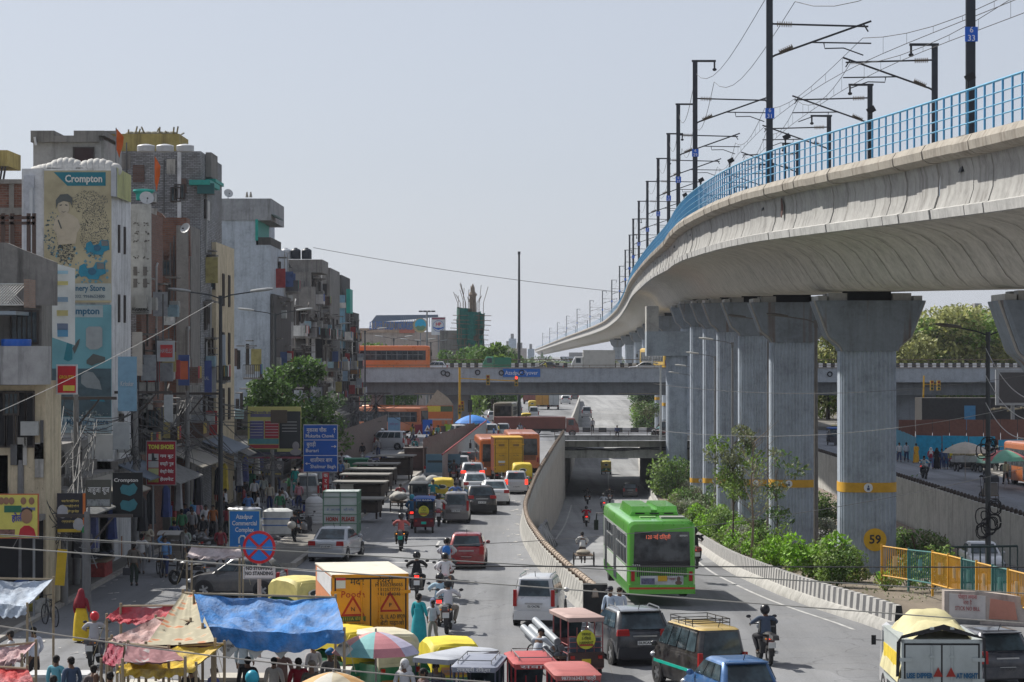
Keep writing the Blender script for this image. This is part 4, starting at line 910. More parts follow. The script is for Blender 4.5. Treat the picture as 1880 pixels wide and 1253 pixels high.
for i,v in enumerate((('whitewashed brick',200,360,137.95,300,420,10),('cream street front',352,388,142.85,460,530,4),('with projecting upper balcony',505,568,213.9,520,700,14),('pink panel',575,612,235.9,510,720,12),('blue plaster',606,638,251.8,540,720,10),('white machinery board',284,322,131.7,450,720,16),('white machinery board',240,300,115.9,580,780,14),('white streaked three',330,388,142.4,560,780,10),('cream house with curved',5,80,87.95,715,850,7))):frontbits(v[0],*v[1:6],90+i,v[6])
shops=[(90,98,'grouter sign'),(99,106,'poster building'),(107,113.5,'machinery board house'),(115,124,'TONI SHOES board'),(125,135,'white streaked house'),(136,146,'cream fronted house'),(147,160,'leafy tree'),(161,176,'pale tall wall'),(178,196,'lane houses'),(198,214,'grey houses'),(216,240,'far grey houses')]
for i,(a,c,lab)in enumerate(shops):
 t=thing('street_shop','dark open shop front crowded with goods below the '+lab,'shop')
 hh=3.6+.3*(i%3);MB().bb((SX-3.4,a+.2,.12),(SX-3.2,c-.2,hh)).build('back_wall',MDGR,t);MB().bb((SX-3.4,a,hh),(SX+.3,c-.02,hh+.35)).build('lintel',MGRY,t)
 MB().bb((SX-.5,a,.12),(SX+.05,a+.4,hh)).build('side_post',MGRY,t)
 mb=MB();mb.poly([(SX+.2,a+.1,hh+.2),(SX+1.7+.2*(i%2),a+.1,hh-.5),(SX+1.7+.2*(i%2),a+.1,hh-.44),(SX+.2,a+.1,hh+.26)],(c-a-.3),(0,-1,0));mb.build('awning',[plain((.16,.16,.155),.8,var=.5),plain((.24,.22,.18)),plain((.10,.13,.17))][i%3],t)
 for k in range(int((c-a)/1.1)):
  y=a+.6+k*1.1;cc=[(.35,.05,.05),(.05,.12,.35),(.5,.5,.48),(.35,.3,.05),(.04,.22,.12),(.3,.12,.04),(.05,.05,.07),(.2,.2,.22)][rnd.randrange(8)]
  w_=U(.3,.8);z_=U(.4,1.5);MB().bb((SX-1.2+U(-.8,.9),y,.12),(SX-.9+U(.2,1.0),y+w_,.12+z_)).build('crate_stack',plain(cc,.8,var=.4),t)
for(a,c,y,mat,lab)in((88,106.9,5.6,MGRY,'low stained parapet floor between the cream house and the poster'),(112.8,133,6.5,MDGR,'dark middle floor with cables above the shoe shop'),(152,178,5.2,MGRY,'low floor behind the leafy tree')):
 h=thing('annex',lab,'building');block(h,'wall',SX-6,SX-.6,a,c,3.9,y,mat)
 for k in range(int((c-a)/4)):win(h,SX-.55,a+2+k*4,(3.9+y)/2+.1,1.2,.9,'side',bars=3)
d=430.0
h=thing('warehouse','long cold storage building with blue lettering on its roof','warehouse')
block(h,'wall',pxx(640,d),pxx(812,d),d,d+30,0,pz(610,d),concrete((.42,.36,.32),.4));block(h,'parapet',pxx(660,d),pxx(762,d),d-.3,d,pz(611,d),pz(603,d),concrete((.45,.33,.25),.4))
block(h,'upper_floor',pxx(680,d),pxx(760,d),d+4,d+20,pz(610,d),pz(590,d),MGRY);mb=MB();mb.poly([(pxx(680,d),d+1,pz(592,d)),(pxx(690,d),d+1,pz(579,d)),(pxx(804,d),d+1,pz(578,d)),(pxx(804,d),d+1,pz(582,d)),(pxx(740,d),d+1,pz(588,d))],.8);mb.build('roof',plain((.12,.16,.22)),h)
for k in range(16):block(h,'roof_post',pxx(736+k*4,d),pxx(737.2+k*4,d),d-.1,d,pz(600,d),pz(581,d),plain((.2,.24,.3)))
text('& SUPER COLD STORAGES',2.0,WORD((.05,.15,.4)),h,(pxx(718,d),d-.5,pz(599,d)),fit=7.6,bold=.04)
block(h,'name_board',pxx(733,d),pxx(761,d),d-.4,d-.1,pz(612,d),pz(605,d),plain((.45,.15,.1)))
t=thing('round_sign','round sign with blue lake and green hills beside the petrol sign','sign',(pxx(772,420),420,pz(598,420)))
MB().cyl((0,0,0),(0,.3,0),1.25,n=28).build('disc',plain((.42,.36,.2)),t);MB().cyl((0,-.06,.15),(0,0,.15),.95,n=24).build('panel',plain((.02,.38,.6)),t);MB().poly([(-.9,-.1,-.3),(-.4,-.1,.0),(0,-.1,-.15),(.5,-.1,.05),(.9,-.1,-.3),(.4,-.1,-.85),(-.4,-.1,-.85)][::-1],.05).build('hills',plain((.12,.25,.15)),t);MB().bb((-.1,.05,-7),(.1,.25,-1)).build('post',MGALV,t)
t=thing('petrol_sign','tall white petrol sign with HP in red over blue waves','sign',(pxx(805,400),400,pz(599,400)))
MB().box((0,0,0),(2.3,.4,2.9)).build('board',plain((.62,.64,.66)),t);MB().bb((-.12,.05,-8),(.12,.3,-1.4)).build('post',MGALV,t);MB().box((0,-.22,1.22),(2.1,.03,.3)).build('band',plain((.25,.06,.1)),t)
MB().tube([(.89*math.cos(k*.2244),-.22,.89*math.sin(k*.2244))for k in range(29)],.035,5).build('ring',plain((.02,.12,.45)),t)
text('HP',.72,WORD((.5,.03,.06)),t,(0,-.25,.28),bold=.02)
mb=MB()
for s_ in(-1,1):mb.poly([(0,-.24,-.65),(s_*.75,-.24,-.35),(s_*.8,-.24,-.12),(s_*.35,-.24,-.3),(0,-.24,-.28)][::s_],.02)
mb.build('wave',plain((.02,.12,.5)),t)
d=380.0
t=thing('scaffolded_tower','slender tower wrapped in torn green netting and bamboo scaffolding','tower',(pxx(868,d),d,0))
zt=pz(545,d);MB().lathe([(1.1,0),(1.05,zt*.6),(.8,zt*.8),(.95,zt*.82),(.55,zt*.84),(.5,zt),(.7,zt+.3),(.35,zt+.8),(.3,zt+1.4),(.05,zt+2)],n=14).build('shaft',concrete((.33,.27,.22),.5),t)
nb=MB();r3=random.Random(11)
for(xo,w_,z0,z1)in((-1.3,1.35,4,pz(565,d)),(-.1,1.5,5,pz(574,d)),(1.1,.75,2,pz(575,d))):
 n_=12;m_=9
 o_=len(nb.v)
 for i in range(n_+1):
  for j in range(m_+1):
   a=j/m_*2*math.pi;z=lerp(z0,z1,i/n_);k=(.72+.28*(i/n_))+r3.uniform(-.1,.1);nb.v.append((xo+w_*k*math.cos(a)*.95,w_*k*math.sin(a),z+r3.uniform(-.2,.2)))
 for i in range(n_):
  for j in range(m_):
   if r3.random()>.06:nb.f.append((o_+i*(m_+1)+j,o_+i*(m_+1)+j+1,o_+(i+1)*(m_+1)+j+1,o_+(i+1)*(m_+1)+j));nb.m.append(0)
nb.build('netting',plain((.015,.13,.11),.9,var=.4),t)
mb=MB()
for k in range(22):a=r3.uniform(-2.4,2.0);mb.tube([(a*.8,-1.2,3),(a+r3.uniform(-.3,.3),-1,zt-1),(a*1.25+r3.uniform(-.5,.5),-1,zt+r3.uniform(-.5,2.2))],.05,4)
for k in range(16):z=4+k*.75;mb.tube([(-3.0-r3.random(),-1.25,z+r3.uniform(-.1,.4)),(2.2+r3.random(),-1.25,z)],.05,4)
mb.build('bamboo',plain((.16,.12,.09),.9),t)
MB().box((-3.6,1,pz(620,d)/2),(3,2,pz(594,d))).build('lower_block',MGRY,t)
d=350
t=thing('mast_light','high mast with a ring of floodlights behind the flyover','high mast',(pxx(784,d),d,0));MB().cyl((0,0,0),(0,0,pz(572,d)),.2,.1).build('pole',MGALV,t)
mb=MB()
for k in range(10):a=k*.628;mb.box((1.0*math.cos(a),1.0*math.sin(a),pz(572,d)),(.35,.3,.2));mb.tube([(0,0,pz(571,d)),(1.0*math.cos(a),1.0*math.sin(a),pz(572,d))],.04,4)
mb.build('lamp_ring',plain((.08,.08,.09)),t)
t=thing('high_pole','very tall thin dark pole with a tiny lamp at its top','pole',(pxx(953,322),322,0));MB().cyl((0,0,0),(0,0,pz(468,322)),.24,.13,n=8).build('pole',plain((.04,.045,.05)),t);MB().box((0,0,pz(465,322)),(.35,.3,.4)).build('lamp',MPOLE,t)
mb=None
for i,(px,w_,y,d,c)in enumerate(((903,14,645,900,0),(941,14,622,1500,1),(932,10,636,1450,2),(955,24,640,1300,3),(975,12,641,1500,1),(890,20,652,900,2),(995,10,654,1600,0),(830,50,634,700,3),(1060,60,655,1800,2),(920,40,656,1700,3),(1800,30,572,900,1),(1755,12,578,1000,2),(700,40,640,800,0),(600,60,640,900,1))):
 t=thing('distant_building','distant hazy building on the skyline, %s in the row'%('squat pale one','tallest pale blue tower','slim block by the tall tower','wide brownish block','small pale block','low flat roofed one','tiny grey one near the viaduct','grey block behind the scaffolded tower','low one under the viaduct end','long low one','tower over the right hand trees','thin slab over the right hand trees','one behind the orange bus','one behind the left houses')[i],'building',(pxx(px,d),d,0))
 hh=pz(y,d);MB().bb((-w_/2*d/F,0,0),(w_/2*d/F,15,hh)).build('wall',[concrete((.42,.40,.38),.3),concrete((.35,.42,.5),.2),concrete((.4,.42,.45),.2),concrete((.38,.33,.3),.3)][c],t);MB().bb((-w_/4*d/F,3,hh),(w_/6*d/F,9,hh+3)).build('roof_room',MGRY,t)
 MB().bb((-w_*.4*d/F,-.15,hh*.5),(w_*.4*d/F,0,hh*.55)).build('window_band',MDGR,t)
SKN=[(.16,.085,.05),(.21,.12,.075),(.12,.06,.035)]
BASE=dict(pelvis=(0,0,.93),waist=(0,0,1.07),chest=(0,.01,1.28),neck=(0,0,1.42),head=(0,.02,1.58),shL=(-.18,0,1.37),elL=(-.23,-.02,1.12),wrL=(-.24,.05,.88),shR=(.18,0,1.37),elR=(.23,-.02,1.12),wrR=(.24,.05,.88),hiL=(-.095,0,.87),knL=(-.1,.03,.48),anL=(-.1,-.01,.08),hiR=(.095,0,.87),knR=(.1,.03,.48),anR=(.1,-.01,.08))
def pose(shift=0,lean=0,**kw):
 p={k:Vector(v)for k,v in BASE.items()}
 if lean:
  M=Matrix.Rotation(-R(lean),3,'X');pv=Vector((0,0,.93))
  for k in('waist','chest','neck','head','shL','elL','wrL','shR','elR','wrR'):p[k]=pv+M@(p[k]-pv)
 for k in p:p[k].z+=shift
 for k,v in kw.items():p[k]=Vector(v)
 return p
POSES=dict(stand=pose(elR=(.25,0,1.13),wrR=(.22,.14,.95)),walk=pose(knL=(-.1,.16,.50),anL=(-.1,.24,.1),knR=(.1,0,.48),anR=(.1,-.3,.13),wrL=(-.24,-.14,.92),elL=(-.23,-.1,1.13),elR=(.24,.02,1.12),wrR=(.22,.2,.95)),stride=pose(knR=(.1,.18,.51),anR=(.1,.3,.1),knL=(-.1,-.03,.49),anL=(-.1,-.36,.16),wrR=(.25,-.15,.93),elR=(.25,-.08,1.13),wrL=(-.2,.2,1.0),elL=(-.24,.03,1.13)),carry=pose(elL=(-.26,.02,1.14),wrL=(-.12,.26,1.16),elR=(.26,.02,1.14),wrR=(.12,.26,1.2),knL=(-.11,.1,.5),anL=(-.11,.12,.09),anR=(.1,-.16,.1)),headup=pose(elR=(.26,.16,1.5),wrR=(.08,.1,1.72),knL=(-.1,.12,.5),anL=(-.1,.2,.09),anR=(.1,-.1,.1)),push=pose(lean=32,elL=(-.27,.55,1.1),wrL=(-.25,.78,.98),elR=(.27,.55,1.1),wrR=(.25,.78,.98),knL=(-.1,.12,.5),anL=(-.1,.1,.1),knR=(.1,-.1,.5),anR=(.1,-.42,.14)),ride=pose(shift=-.12,lean=12,elL=(-.33,.2,1.12),wrL=(-.33,.5,1.04),elR=(.33,.2,1.12),wrR=(.33,.5,1.04),knL=(-.25,.42,.74),anL=(-.2,.12,.33),knR=(.25,.42,.74),anR=(.2,.12,.33)),pillion=pose(shift=-.06,lean=5,elL=(-.27,.12,1.08),wrL=(-.16,.32,.98),elR=(.27,.12,1.08),wrR=(.16,.32,.98),knL=(-.26,.38,.76),anL=(-.23,.14,.38),knR=(.26,.38,.76),anR=(.23,.14,.38)),pedal=pose(shift=-.02,lean=24,elL=(-.3,.42,1.16),wrL=(-.26,.66,1.02),elR=(.3,.42,1.16),wrR=(.26,.66,1.02),knL=(-.12,.32,.72),anL=(-.12,.16,.3),knR=(.12,.22,.5),anR=(.12,.12,.12)),sit=pose(shift=-.42,knL=(-.14,.42,.5),anL=(-.14,.4,.1),knR=(.14,.42,.5),anR=(.14,.4,.1),wrL=(-.15,.3,.6),elL=(-.24,.06,.74),wrR=(.15,.3,.6),elR=(.24,.06,.74)),)
def skinmesh(name,chain,sub=1):
 "chain: list of polylines of (point, rx, ry); shared points are welded by key"
 keys={};vs=[];rs=[];es=[]
 for pl in chain:
  prev=None
  for k,p,rx,ry in pl:
   if k not in keys:keys[k]=len(vs);vs.append(tuple(p));rs.append((rx,ry))
   i=keys[k]
   if prev is not None:es.append((prev,i))
   prev=i
 me=bpy.data.meshes.new('tmp');me.from_pydata(vs,es,[]);ob=bpy.data.objects.new('tmp',me);COL.objects.link(ob)
 md=ob.modifiers.new('s','SKIN');md.use_smooth_shade=True;md.branch_smoothing=.6
 if not me.skin_vertices:bpy.context.view_layer.objects.active=ob
 sv=me.skin_vertices[0].data
 for i,r in enumerate(rs):sv[i].radius=r
 sv[0].use_root=True
 m2=ob.modifiers.new('u','SUBSURF');m2.levels=sub;m2.render_levels=sub
 dg=bpy.context.evaluated_depsgraph_get();dg.update()
 out=bpy.data.meshes.new_from_object(ob.evaluated_get(dg));out.name=name
 bpy.data.objects.remove(ob);bpy.data.meshes.remove(me)
 return out
def addmb(me,mb,mi=0):
 "append primitives (face features, fingers) to a mesh"
 import bmesh
 bm=bmesh.new();bm.from_mesh(me);vs=[bm.verts.new(v)for v in mb.v]
 for f,m in zip(mb.f,mb.m):
  try:fc=bm.faces.new([vs[i]for i in f]);fc.material_index=m;fc.smooth=True
  except ValueError:pass
 bm.to_mesh(me);bm.free();return me
def make_pose(nm):
 p=POSES[nm];V=Vector;k={}
 up=(p['head']-p['neck']).normalized();fwd=V((0,1,0));fwd=(fwd-up*fwd.dot(up)).normalized()
 def arm(s):
  sh,el,wr=p['sh'+s],p['el'+s],p['wr'+s];d=(wr-el).normalized()
  return[('neckb',p['neck']-up*.04,.075,.065),('sh'+s,sh,.062,.062),('um'+s,sh.lerp(el,.5),.048,.05),('el'+s,el,.04,.042),('fm'+s,el.lerp(wr,.4),.038,.038),('wr'+s,wr,.024,.028),('pa'+s,wr+d*.07,.034,.02)]
 def leg(s,w=1.0,foot=True):
  hi,kn,an=p['hi'+s],p['kn'+s],p['an'+s]
  out=[('pel',p['pelvis'],.15*w,.115*w),('hi'+s,hi,.095*w,.1*w),('th'+s,hi.lerp(kn,.5),.078*w,.08*w),('kn'+s,kn,.058*w,.06*w),('ca'+s,kn.lerp(an,.35),.055*w,.058*w),('an'+s,an+V((0,0,.03)),.038*w,.04*w)]
  if foot:out+=[('to'+s,an+V((.01 if s=='R' else-.01,.15,-.03)),.036,.03)]
  return out
 spine=[('pel',p['pelvis'],.15,.115),('wai',p['waist'],.13,.095),('che',p['chest'],.16,.11),('neckb',p['neck']-up*.04,.075,.065),('nk',p['neck']+up*.05,.05,.052),('jaw',p['head']-up*.06+fwd*.01,.06,.07),('hd',p['head']+up*.02,.074,.09),('crown',p['head']+up*.085,.05,.06)]
 body=skinmesh('body',[spine,arm('L'),arm('R'),leg('L'),leg('R')])
 mb=MB();H=p['head']
 def hp(x,y,z):return H+V((x,0,0))+fwd*y+up*z
 mb.ell(hp(0,.1,-.012),(.014,.022,.025),6,5)
 for s in(-1,1):mb.ell(hp(s*.083,0,-.005),(.012,.022,.032),6,5)
 mb.cur=1
 for s in(-1,1):mb.ell(hp(s*.03,.088,.018),(.013,.01,.008),6,4);mb.box(hp(s*.032,.092,.04),(.034,.01,.007))
 mb.cur=2;mb.ell(hp(0,.092,-.052),(.024,.01,.007),6,4)
 mb.cur=0
 for s in('L','R'):
  wr,el=p['wr'+s],p['el'+s];d=(wr-el).normalized();sd_=1 if s=='R' else-1
  side=V((0,1,0))if abs(d.y)<.7 else V((0,0,1));side=(side-d*side.dot(d)).normalized();nr=d.cross(side).normalized();inw=nr if nr.x*sd_<0 else-nr
  base=wr+d*.09
  for j,ln in enumerate((.07,.08,.075,.06)):
   o=side*(.03-.02*j);mb.tube([base+o-d*.02,base+o+d*ln*.5+inw*.008,base+o+d*ln*.85+inw*.03],.009,5,rs=[.010,.009,.007])
  mb.tube([wr+d*.04+side*.03,wr+d*.07+side*.058+inw*.01,wr+d*.1+side*.06+inw*.025],.01,5,rs=[.012,.011,.008])
 addmb(body,mb)
 def grow(pl,dr,cut=None):
  return[(a,b,rx+dr,ry+dr)for a,b,rx,ry in pl]
 def cuff(s,full):
  a=grow(arm(s),.014);a=[a[0],a[1],a[2],a[3]]+([a[4],(a[5][0],p['el'+s].lerp(p['wr'+s],.9),.036,.038)]if full else[])
  return a
 hem=('hem',p['pelvis']-V((0,0,.05)),.165,.13)
 shirt={}
 tor=[hem]+grow(spine[:4],.018)
 for nm2,full in(('shirt',True),('tshirt',False)):shirt[nm2]=skinmesh(nm2,[tor,cuff('L',full),cuff('R',full)])
 tr=skinmesh('trousers',[[('wt',p['waist']-V((0,0,.06)),.135,.105),('pel',p['pelvis'],.16,.125)]]+[grow(leg(s,1.12,False),.012)for s in 'LR'])
 shoes=MB()
 for s in 'LR':a=p['an'+s];shoes.ell(a+V((0,.06,-.035)),(.05,.14,.045),8,6)
 sm=bpy.data.meshes.new('shoes');sm.from_pydata(shoes.v,[],shoes.f);sm.polygons.foreach_set('use_smooth',[True]*len(shoes.f));sm.materials.append(None)
 hair=MB();hair.ell((0,0,0),(.088,.1,.088),12,8);hair.ell((0,-.035,-.04),(.08,.065,.075),10,6)
 for m_ in(body,):
  m_.materials.clear();m_.materials.append(None);m_.materials.append(None);m_.materials.append(None)
 for m_ in(shirt['shirt'],shirt['tshirt'],tr):m_.materials.clear();m_.materials.append(None)
 return dict(body=body,trousers=tr,shoes=sm,up=up,fwd=fwd,p=p,**shirt)
PC={}
HEADM={}
def headmesh(kind):
 if kind in HEADM:return HEADM[kind]
 mb=MB()
 if kind=='hair':
  mb.ell((0,-.012,.03),(.088,.1,.082),12,8);mb.ell((0,-.04,-.02),(.08,.06,.075),10,6)
 elif kind=='longhair':
  mb.ell((0,-.012,.03),(.09,.1,.085),12,8);mb.ell((0,-.06,-.03),(.085,.06,.09),10,6);mb.ell((0,-.1,-.02),(.05,.045,.05),8,6)
 elif kind=='helmet':
  mb.ell((0,0,.02),(.135,.155,.145),14,10);mb.cur=1;mb.ell((0,.05,.0),(.118,.118,.06),12,6);mb.cur=0;mb.box((0,.11,.07),(.2,.12,.02),rot=(-.3,0,0))
 elif kind=='cap':
  mb.lathe([(.095,0),(.097,.05),(.07,.1),(.02,.115)],c=(0,0,.03),n=14,sy=1.1);mb.box((0,.14,.04),(.15,.12,.015),rot=(-.15,0,0))
 elif kind=='turban':
  mb.ell((0,-.01,.05),(.115,.125,.085),12,8);mb.ell((.02,-.02,.09),(.085,.09,.07),10,6)
 elif kind=='scarf':
  mb.ell((0,-.02,.01),(.11,.12,.13),12,8);mb.ell((0,-.06,-.14),(.17,.1,.14),12,8)
 elif kind=='veil':
  mb.loft([[(r_*math.cos(t*.5236+.0),-.03+r_*.8*math.sin(t*.5236),z)for t in range(12)]for r_,z in((.03,.13),(.09,.09),(.11,0),(.16,-.16),(.20,-.3),(.19,-.5))])
 me=bpy.data.meshes.new(kind);me.from_pydata(mb.v,[],mb.f);me.polygons.foreach_set('use_smooth',[True]*len(mb.f));me.materials.append(None);me.materials.append(None)
 me.polygons.foreach_set('material_index',mb.m);HEADM[kind]=me;return me
def setm(o,mats):
 for i,m in enumerate(mats):
  if i<len(o.material_slots):o.material_slots[i].link='OBJECT';o.material_slots[i].material=m
HAIRC=(.012,.010,.009)
NP=[0]
def person(label,loc,rz=0.0,ps='stand',top=(.5,.5,.5),bot=(.05,.05,.07),head='hair',hc=None,sleeve='shirt',group=None,scale=None,dress=None,apron=None):
 if ps not in PC:PC[ps]=make_pose(ps)
 d=PC[ps];NP[0]+=1;r_=random.Random(NP[0]*31)
 t=thing('person',label,'person',loc,rz,group);s=scale or r_.uniform(.97,1.04);t.scale=(s,s,s)
 def add(nm,me,mats,lc=None,rot=None):
  o=bpy.data.objects.new(nm,me);COL.objects.link(o);o.parent=t;setm(o,mats)
  if lc is not None:o.location=lc
  if rot is not None:o.rotation_mode='QUATERNION';o.rotation_quaternion=rot
  return o
 add('body',d['body'],[plain(SKN[NP[0]%3],.55,var=.08),plain((.01,.008,.007),.5),plain((.12,.04,.035),.6)])
 tm=plain(top,.85,var=.22,scale=5)
 add(sleeve,d[sleeve],[tm]);add('trousers',d['trousers'],[plain(bot,.85,var=.2,scale=5)]);add('shoes',d['shoes'],[plain((.03,.025,.02),.6)])
 q=Matrix((d['fwd'].cross(d['up']),d['fwd'],d['up'])).transposed().to_quaternion()
 if head:
  c=hc or HAIRC;add({'hair':'hair','longhair':'hair'}.get(head,head),headmesh(head),[plain(c,.35 if head=='helmet' else .8,var=.1),plain((.02,.02,.025),.2)],d['p']['head'],q)
 if dress:
  mb=MB();pe=d['p']['pelvis'].z;rows_=[(.175,.14,.28),(.165,.13,.12),(.2,.16,-.02),(.23,.18,-.2),(.25,.2,-.45)]+([(.27,.22,-.86)]if dress=='long' else[])
  mb.loft([[(a*math.cos(k*.3927)*(1+.04*(k%2)),b_*math.sin(k*.3927)*(1+.04*(k%2)),pe+z)for k in range(16)]for a,b_,z in rows_]);mb.build('dress',plain(bot,.85,var=.22,scale=5),t)
 return t
def rrect(hx,y0,y1,z,r=.12,n=3):
 out=[]
 for cx_,cy_,a0 in((hx-r,y1-r,0),(-hx+r,y1-r,90),(-hx+r,y0+r,180),(hx-r,y0+r,270)):
  for k in range(n+1):a=R(a0+90*k/n);out.append((cx_+r*math.cos(a),cy_+r*math.sin(a),z))
 return out
def add_wheels(t,xs,ys,r,w=.19,rim=None,name='wheel'):
 tm=rubber();rm=rim or plain((.35,.36,.37),.4,.7)
 for x in xs:
  for y in ys:
   o=MB().wheel((0,0,0),r,w).build(name,tm,t,loc=(x,y,r));s=1 if x>=0 else-1
   mb=MB();mb.cyl((-.3*w*s,0,0),(.36*w*s,0,0),r*.63,n=14)
   for k in range(5):a=k*1.2566;mb.box((.4*w*s,math.cos(a)*r*.32,math.sin(a)*r*.32),(.03,.07,r*.5),rot=(a-math.pi/2,0,0))
   mb.cyl((.3*w*s,0,0),(.46*w*s,0,0),r*.16,n=8);mb.build('rim',rm,o)
def plate(t,y,z,s=None,c=(.72,.73,.72),w=.46,h=.12,tc=(.03,.03,.03),x=0):
 o=MB().box((0,0,0),(w,.015,h)).build('number_plate',plain(c,.5,var=.05),t,loc=(x,y,z))
 if s:text(s,h*.85,WORD(tc),o,(0,-.011,0),fit=w*.9,bold=.003)
 return o
def bil(a,b,c,d,u,v):return Vector(a).lerp(Vector(b),u).lerp(Vector(d).lerp(Vector(c),u),v)
def pane(t,name,a,b,c,d,u0,u1,v0,v1,off,mat):
 "glass inset on the face a b (bottom) c d (top)"
 n=(Vector(b)-Vector(a)).cross(Vector(d)-Vector(a)).normalized();q=[bil(a,b,c,d,u,v)+n*off for u,v in((u0,v0),(u1,v0),(u1,v1),(u0,v1))]
 p=[x-n*.02 for x in q];mb=MB();mb.add(q+p,[(0,1,2,3),(7,6,5,4),(0,4,5,1),(1,5,6,2),(2,6,7,3),(3,7,4,0)]);return mb.build(name,mat,t,smooth=False)
KINDS=dict(hatch=dict(L=3.6,W=1.62,H=1.5,belt=.97,hood=.93,gy0=-1.66,cowl=.78,ty0=-1.3,ty1=.12,tl=(.20,.34,.82),side=3),mpv=dict(L=3.55,W=1.5,H=1.68,belt=1.0,hood=1.0,gy0=-1.68,cowl=.95,ty0=-1.52,ty1=.35,tl=(.13,.55,.98),side=3),suv=dict(L=4.0,W=1.8,H=1.62,belt=1.05,hood=1.02,gy0=-1.85,cowl=.85,ty0=-1.45,ty1=.12,tl=(.38,.18,1.0),side=3),sedan=dict(L=4.4,W=1.72,H=1.47,belt=.96,hood=.9,gy0=-1.42,cowl=.95,ty0=-.72,ty1=.2,tl=(.34,.2,.84),side=2),van=dict(L=3.7,W=1.52,H=1.82,belt=1.08,hood=1.05,gy0=-1.78,cowl=1.35,ty0=-1.68,ty1=.85,tl=(.13,.48,.92),side=4))
def car(label,kind,color,loc,rz=0,brake=False,num=None,rack=False,roof=None,cat='car',stripe=None,group=None,dust=.25,clad=None,rails=False,rearlow=None,wing=False):
 K=KINDS[kind];L,Wd,H=K['L'],K['W'],K['H'];w=Wd/2;b_=K['belt'];hd=K['hood'];t=thing({'van':'parked_van'}.get(kind,'parked_car')if False else('taxi_van' if kind=='van' else 'car'),label,cat,loc,rz,group)
 cp=carpaint(color,dust);gl=glass();bk=plain((.025,.025,.028),.6)
 st=[(-L/2,.84,.40,b_-.1),(-L/2+.05,.93,.27,b_-.03),(-L/2+.25,.99,.21,b_),(-L/4,1,.19,b_+.01),(L*.08,1,.19,b_-.01),(K['cowl'],.99,.19,hd+.01),(L/2-.5,.96,.2,hd-.06),(L/2-.15,.9,.24,hd-.17),(L/2,.8,.36,hd-.33)]
 rings=[]
 for y,k,zb,zt in st:
  h=zt-zb;hw=w*k
  half=[(hw*.86,zb),(hw*.97,zb+.07),(hw,zb+.3*h),(hw*.99,zb+.62*h),(hw*.965,zt-.09),(hw*.92,zt-.02),(hw*.8,zt)]
  rings.append([(x,y,z)for x,z in half]+[(-x,y,z)for x,z in half[::-1]])
 body=MB().loft(rings).build('body',cp,t)
 g0,g1,t0,t1=K['gy0'],K['cowl']+.05,K['ty0'],K['ty1'];wb,wt=w*.93,w*.76
 rg=[rrect(wb,g0,g1,b_-.05),rrect(lerp(wb,wt,.5),lerp(g0,t0,.5),lerp(g1,t1,.5),lerp(b_-.05,H-.07,.5),.13),rrect(wt,t0,t1,H-.07,.14),rrect(wt-.08,t0+.07,t1-.08,H-.015,.14),rrect(wt-.3,t0+.3,t1-.3,H,.14)]
 mb=MB().loft(rg);m_=len(rg[0]);mb.m=[0]*(m_*2)+[1]*(m_*2)+[0,1];mb.build('roof',[cp,carpaint(roof,dust)if roof else cp],t)
 r_=.02
 BL,BR_,TR,TL=(-wb,g0,b_-.03),(wb,g0,b_-.03),(wt,t0,H-.07),(-wt,t0,H-.07)
 pane(t,'rear_window',BL,BR_,TR,TL,.10,.90,.1,.92,.022,gl)
 pane(t,'windscreen',(wb,g1,b_-.03),(-wb,g1,b_-.03),(-wt,t1,H-.07),(wt,t1,H-.07),.09,.91,.1,.92,.022,gl)
 ns=K['side']
 for s in(-1,1):
  A=[(s*wb,g0,b_-.03),(s*wb,g1,b_-.03),(s*wt,t1,H-.07),(s*wt,t0,H-.07)]
  if s<0:A=[A[1],A[0],A[3],A[2]]
  us=[lerp(.05,.93,k/ns)for k in range(ns+1)]
  for k in range(ns):pane(t,'side_window',*A,us[k]+.012,us[k+1]-.012,.16,.92,.02,gl)
 wr=.31 if kind!='suv' else .35
 for s in(-1,1):
  for y in(-L/2+.62+(.05 if kind=='sedan' else 0),L/2-.72):
   MB().cyl((s*(w-.06),y,wr+.02),(s*(w+.004),y,wr+.02),wr*1.17,n=20).build('wheel_arch',bk,t)
 add_wheels(t,(-w+.09,w-.09),(-L/2+.62+(.05 if kind=='sedan' else 0),L/2-.72),wr,.21)
 lw,lh,lz=K['tl'];lm=plain((.35,.01,.01),.3,emit=0)if not brake else plain((.9,.04,.02),.3,emit=1.6)
 for s in(-1,1):
  mb=MB();mb.box((0,0,0),(lw,.12,lh),taper=.9);mb.build('tail_light',lm,t,loc=(s*(w*.9-lw/2+.035),-L/2+.04,lz))
  mb=MB();mb.ell((0,0,0),(.16,.12,.09));mb.build('headlight',plain((.5,.52,.55),.15),t,loc=(s*(w*.76),L/2-.14,hd-.3))
  mb=MB();mb.ell((s*.1,0,0),(.1,.06,.08),8,6);mb.tube([(0,0,-.03),(s*.08,0,-.02)],.02);mb.build('wing_mirror',clad and bk or cp,t,loc=(s*(w*.95),K['cowl']-.2,b_+.04))
 MB().box((0,0,0),(Wd*.93,.16,.3),taper=.96).build('bumper',plain(clad,.7)if clad else cp,t,loc=(0,-L/2+.02,.4))
 MB().box((0,0,0),(Wd*.8,.1,.12)).build('lower_trim',bk,t,loc=(0,-L/2+.02,.27))
 if rearlow:MB().box((0,0,0),(Wd*.82,.08,.36)).build('tailgate_panel',plain(rearlow,.5),t,loc=(0,-L/2+.0,.72))
 for s in(-1,1):MB().ell((s*w*.42,t0*.5+.1,b_+.2),(.13,.1,.14),8,6).box((s*w*.42,t0*.5+.05,b_-.05),(.42,.12,.35)).build('headrest',plain((.05,.05,.055)),t)
 if brake:MB().box((0,0,0),(.24,.04,.04)).build('brake_lamp',lm,t,loc=(0,t0-.01,H-.11))
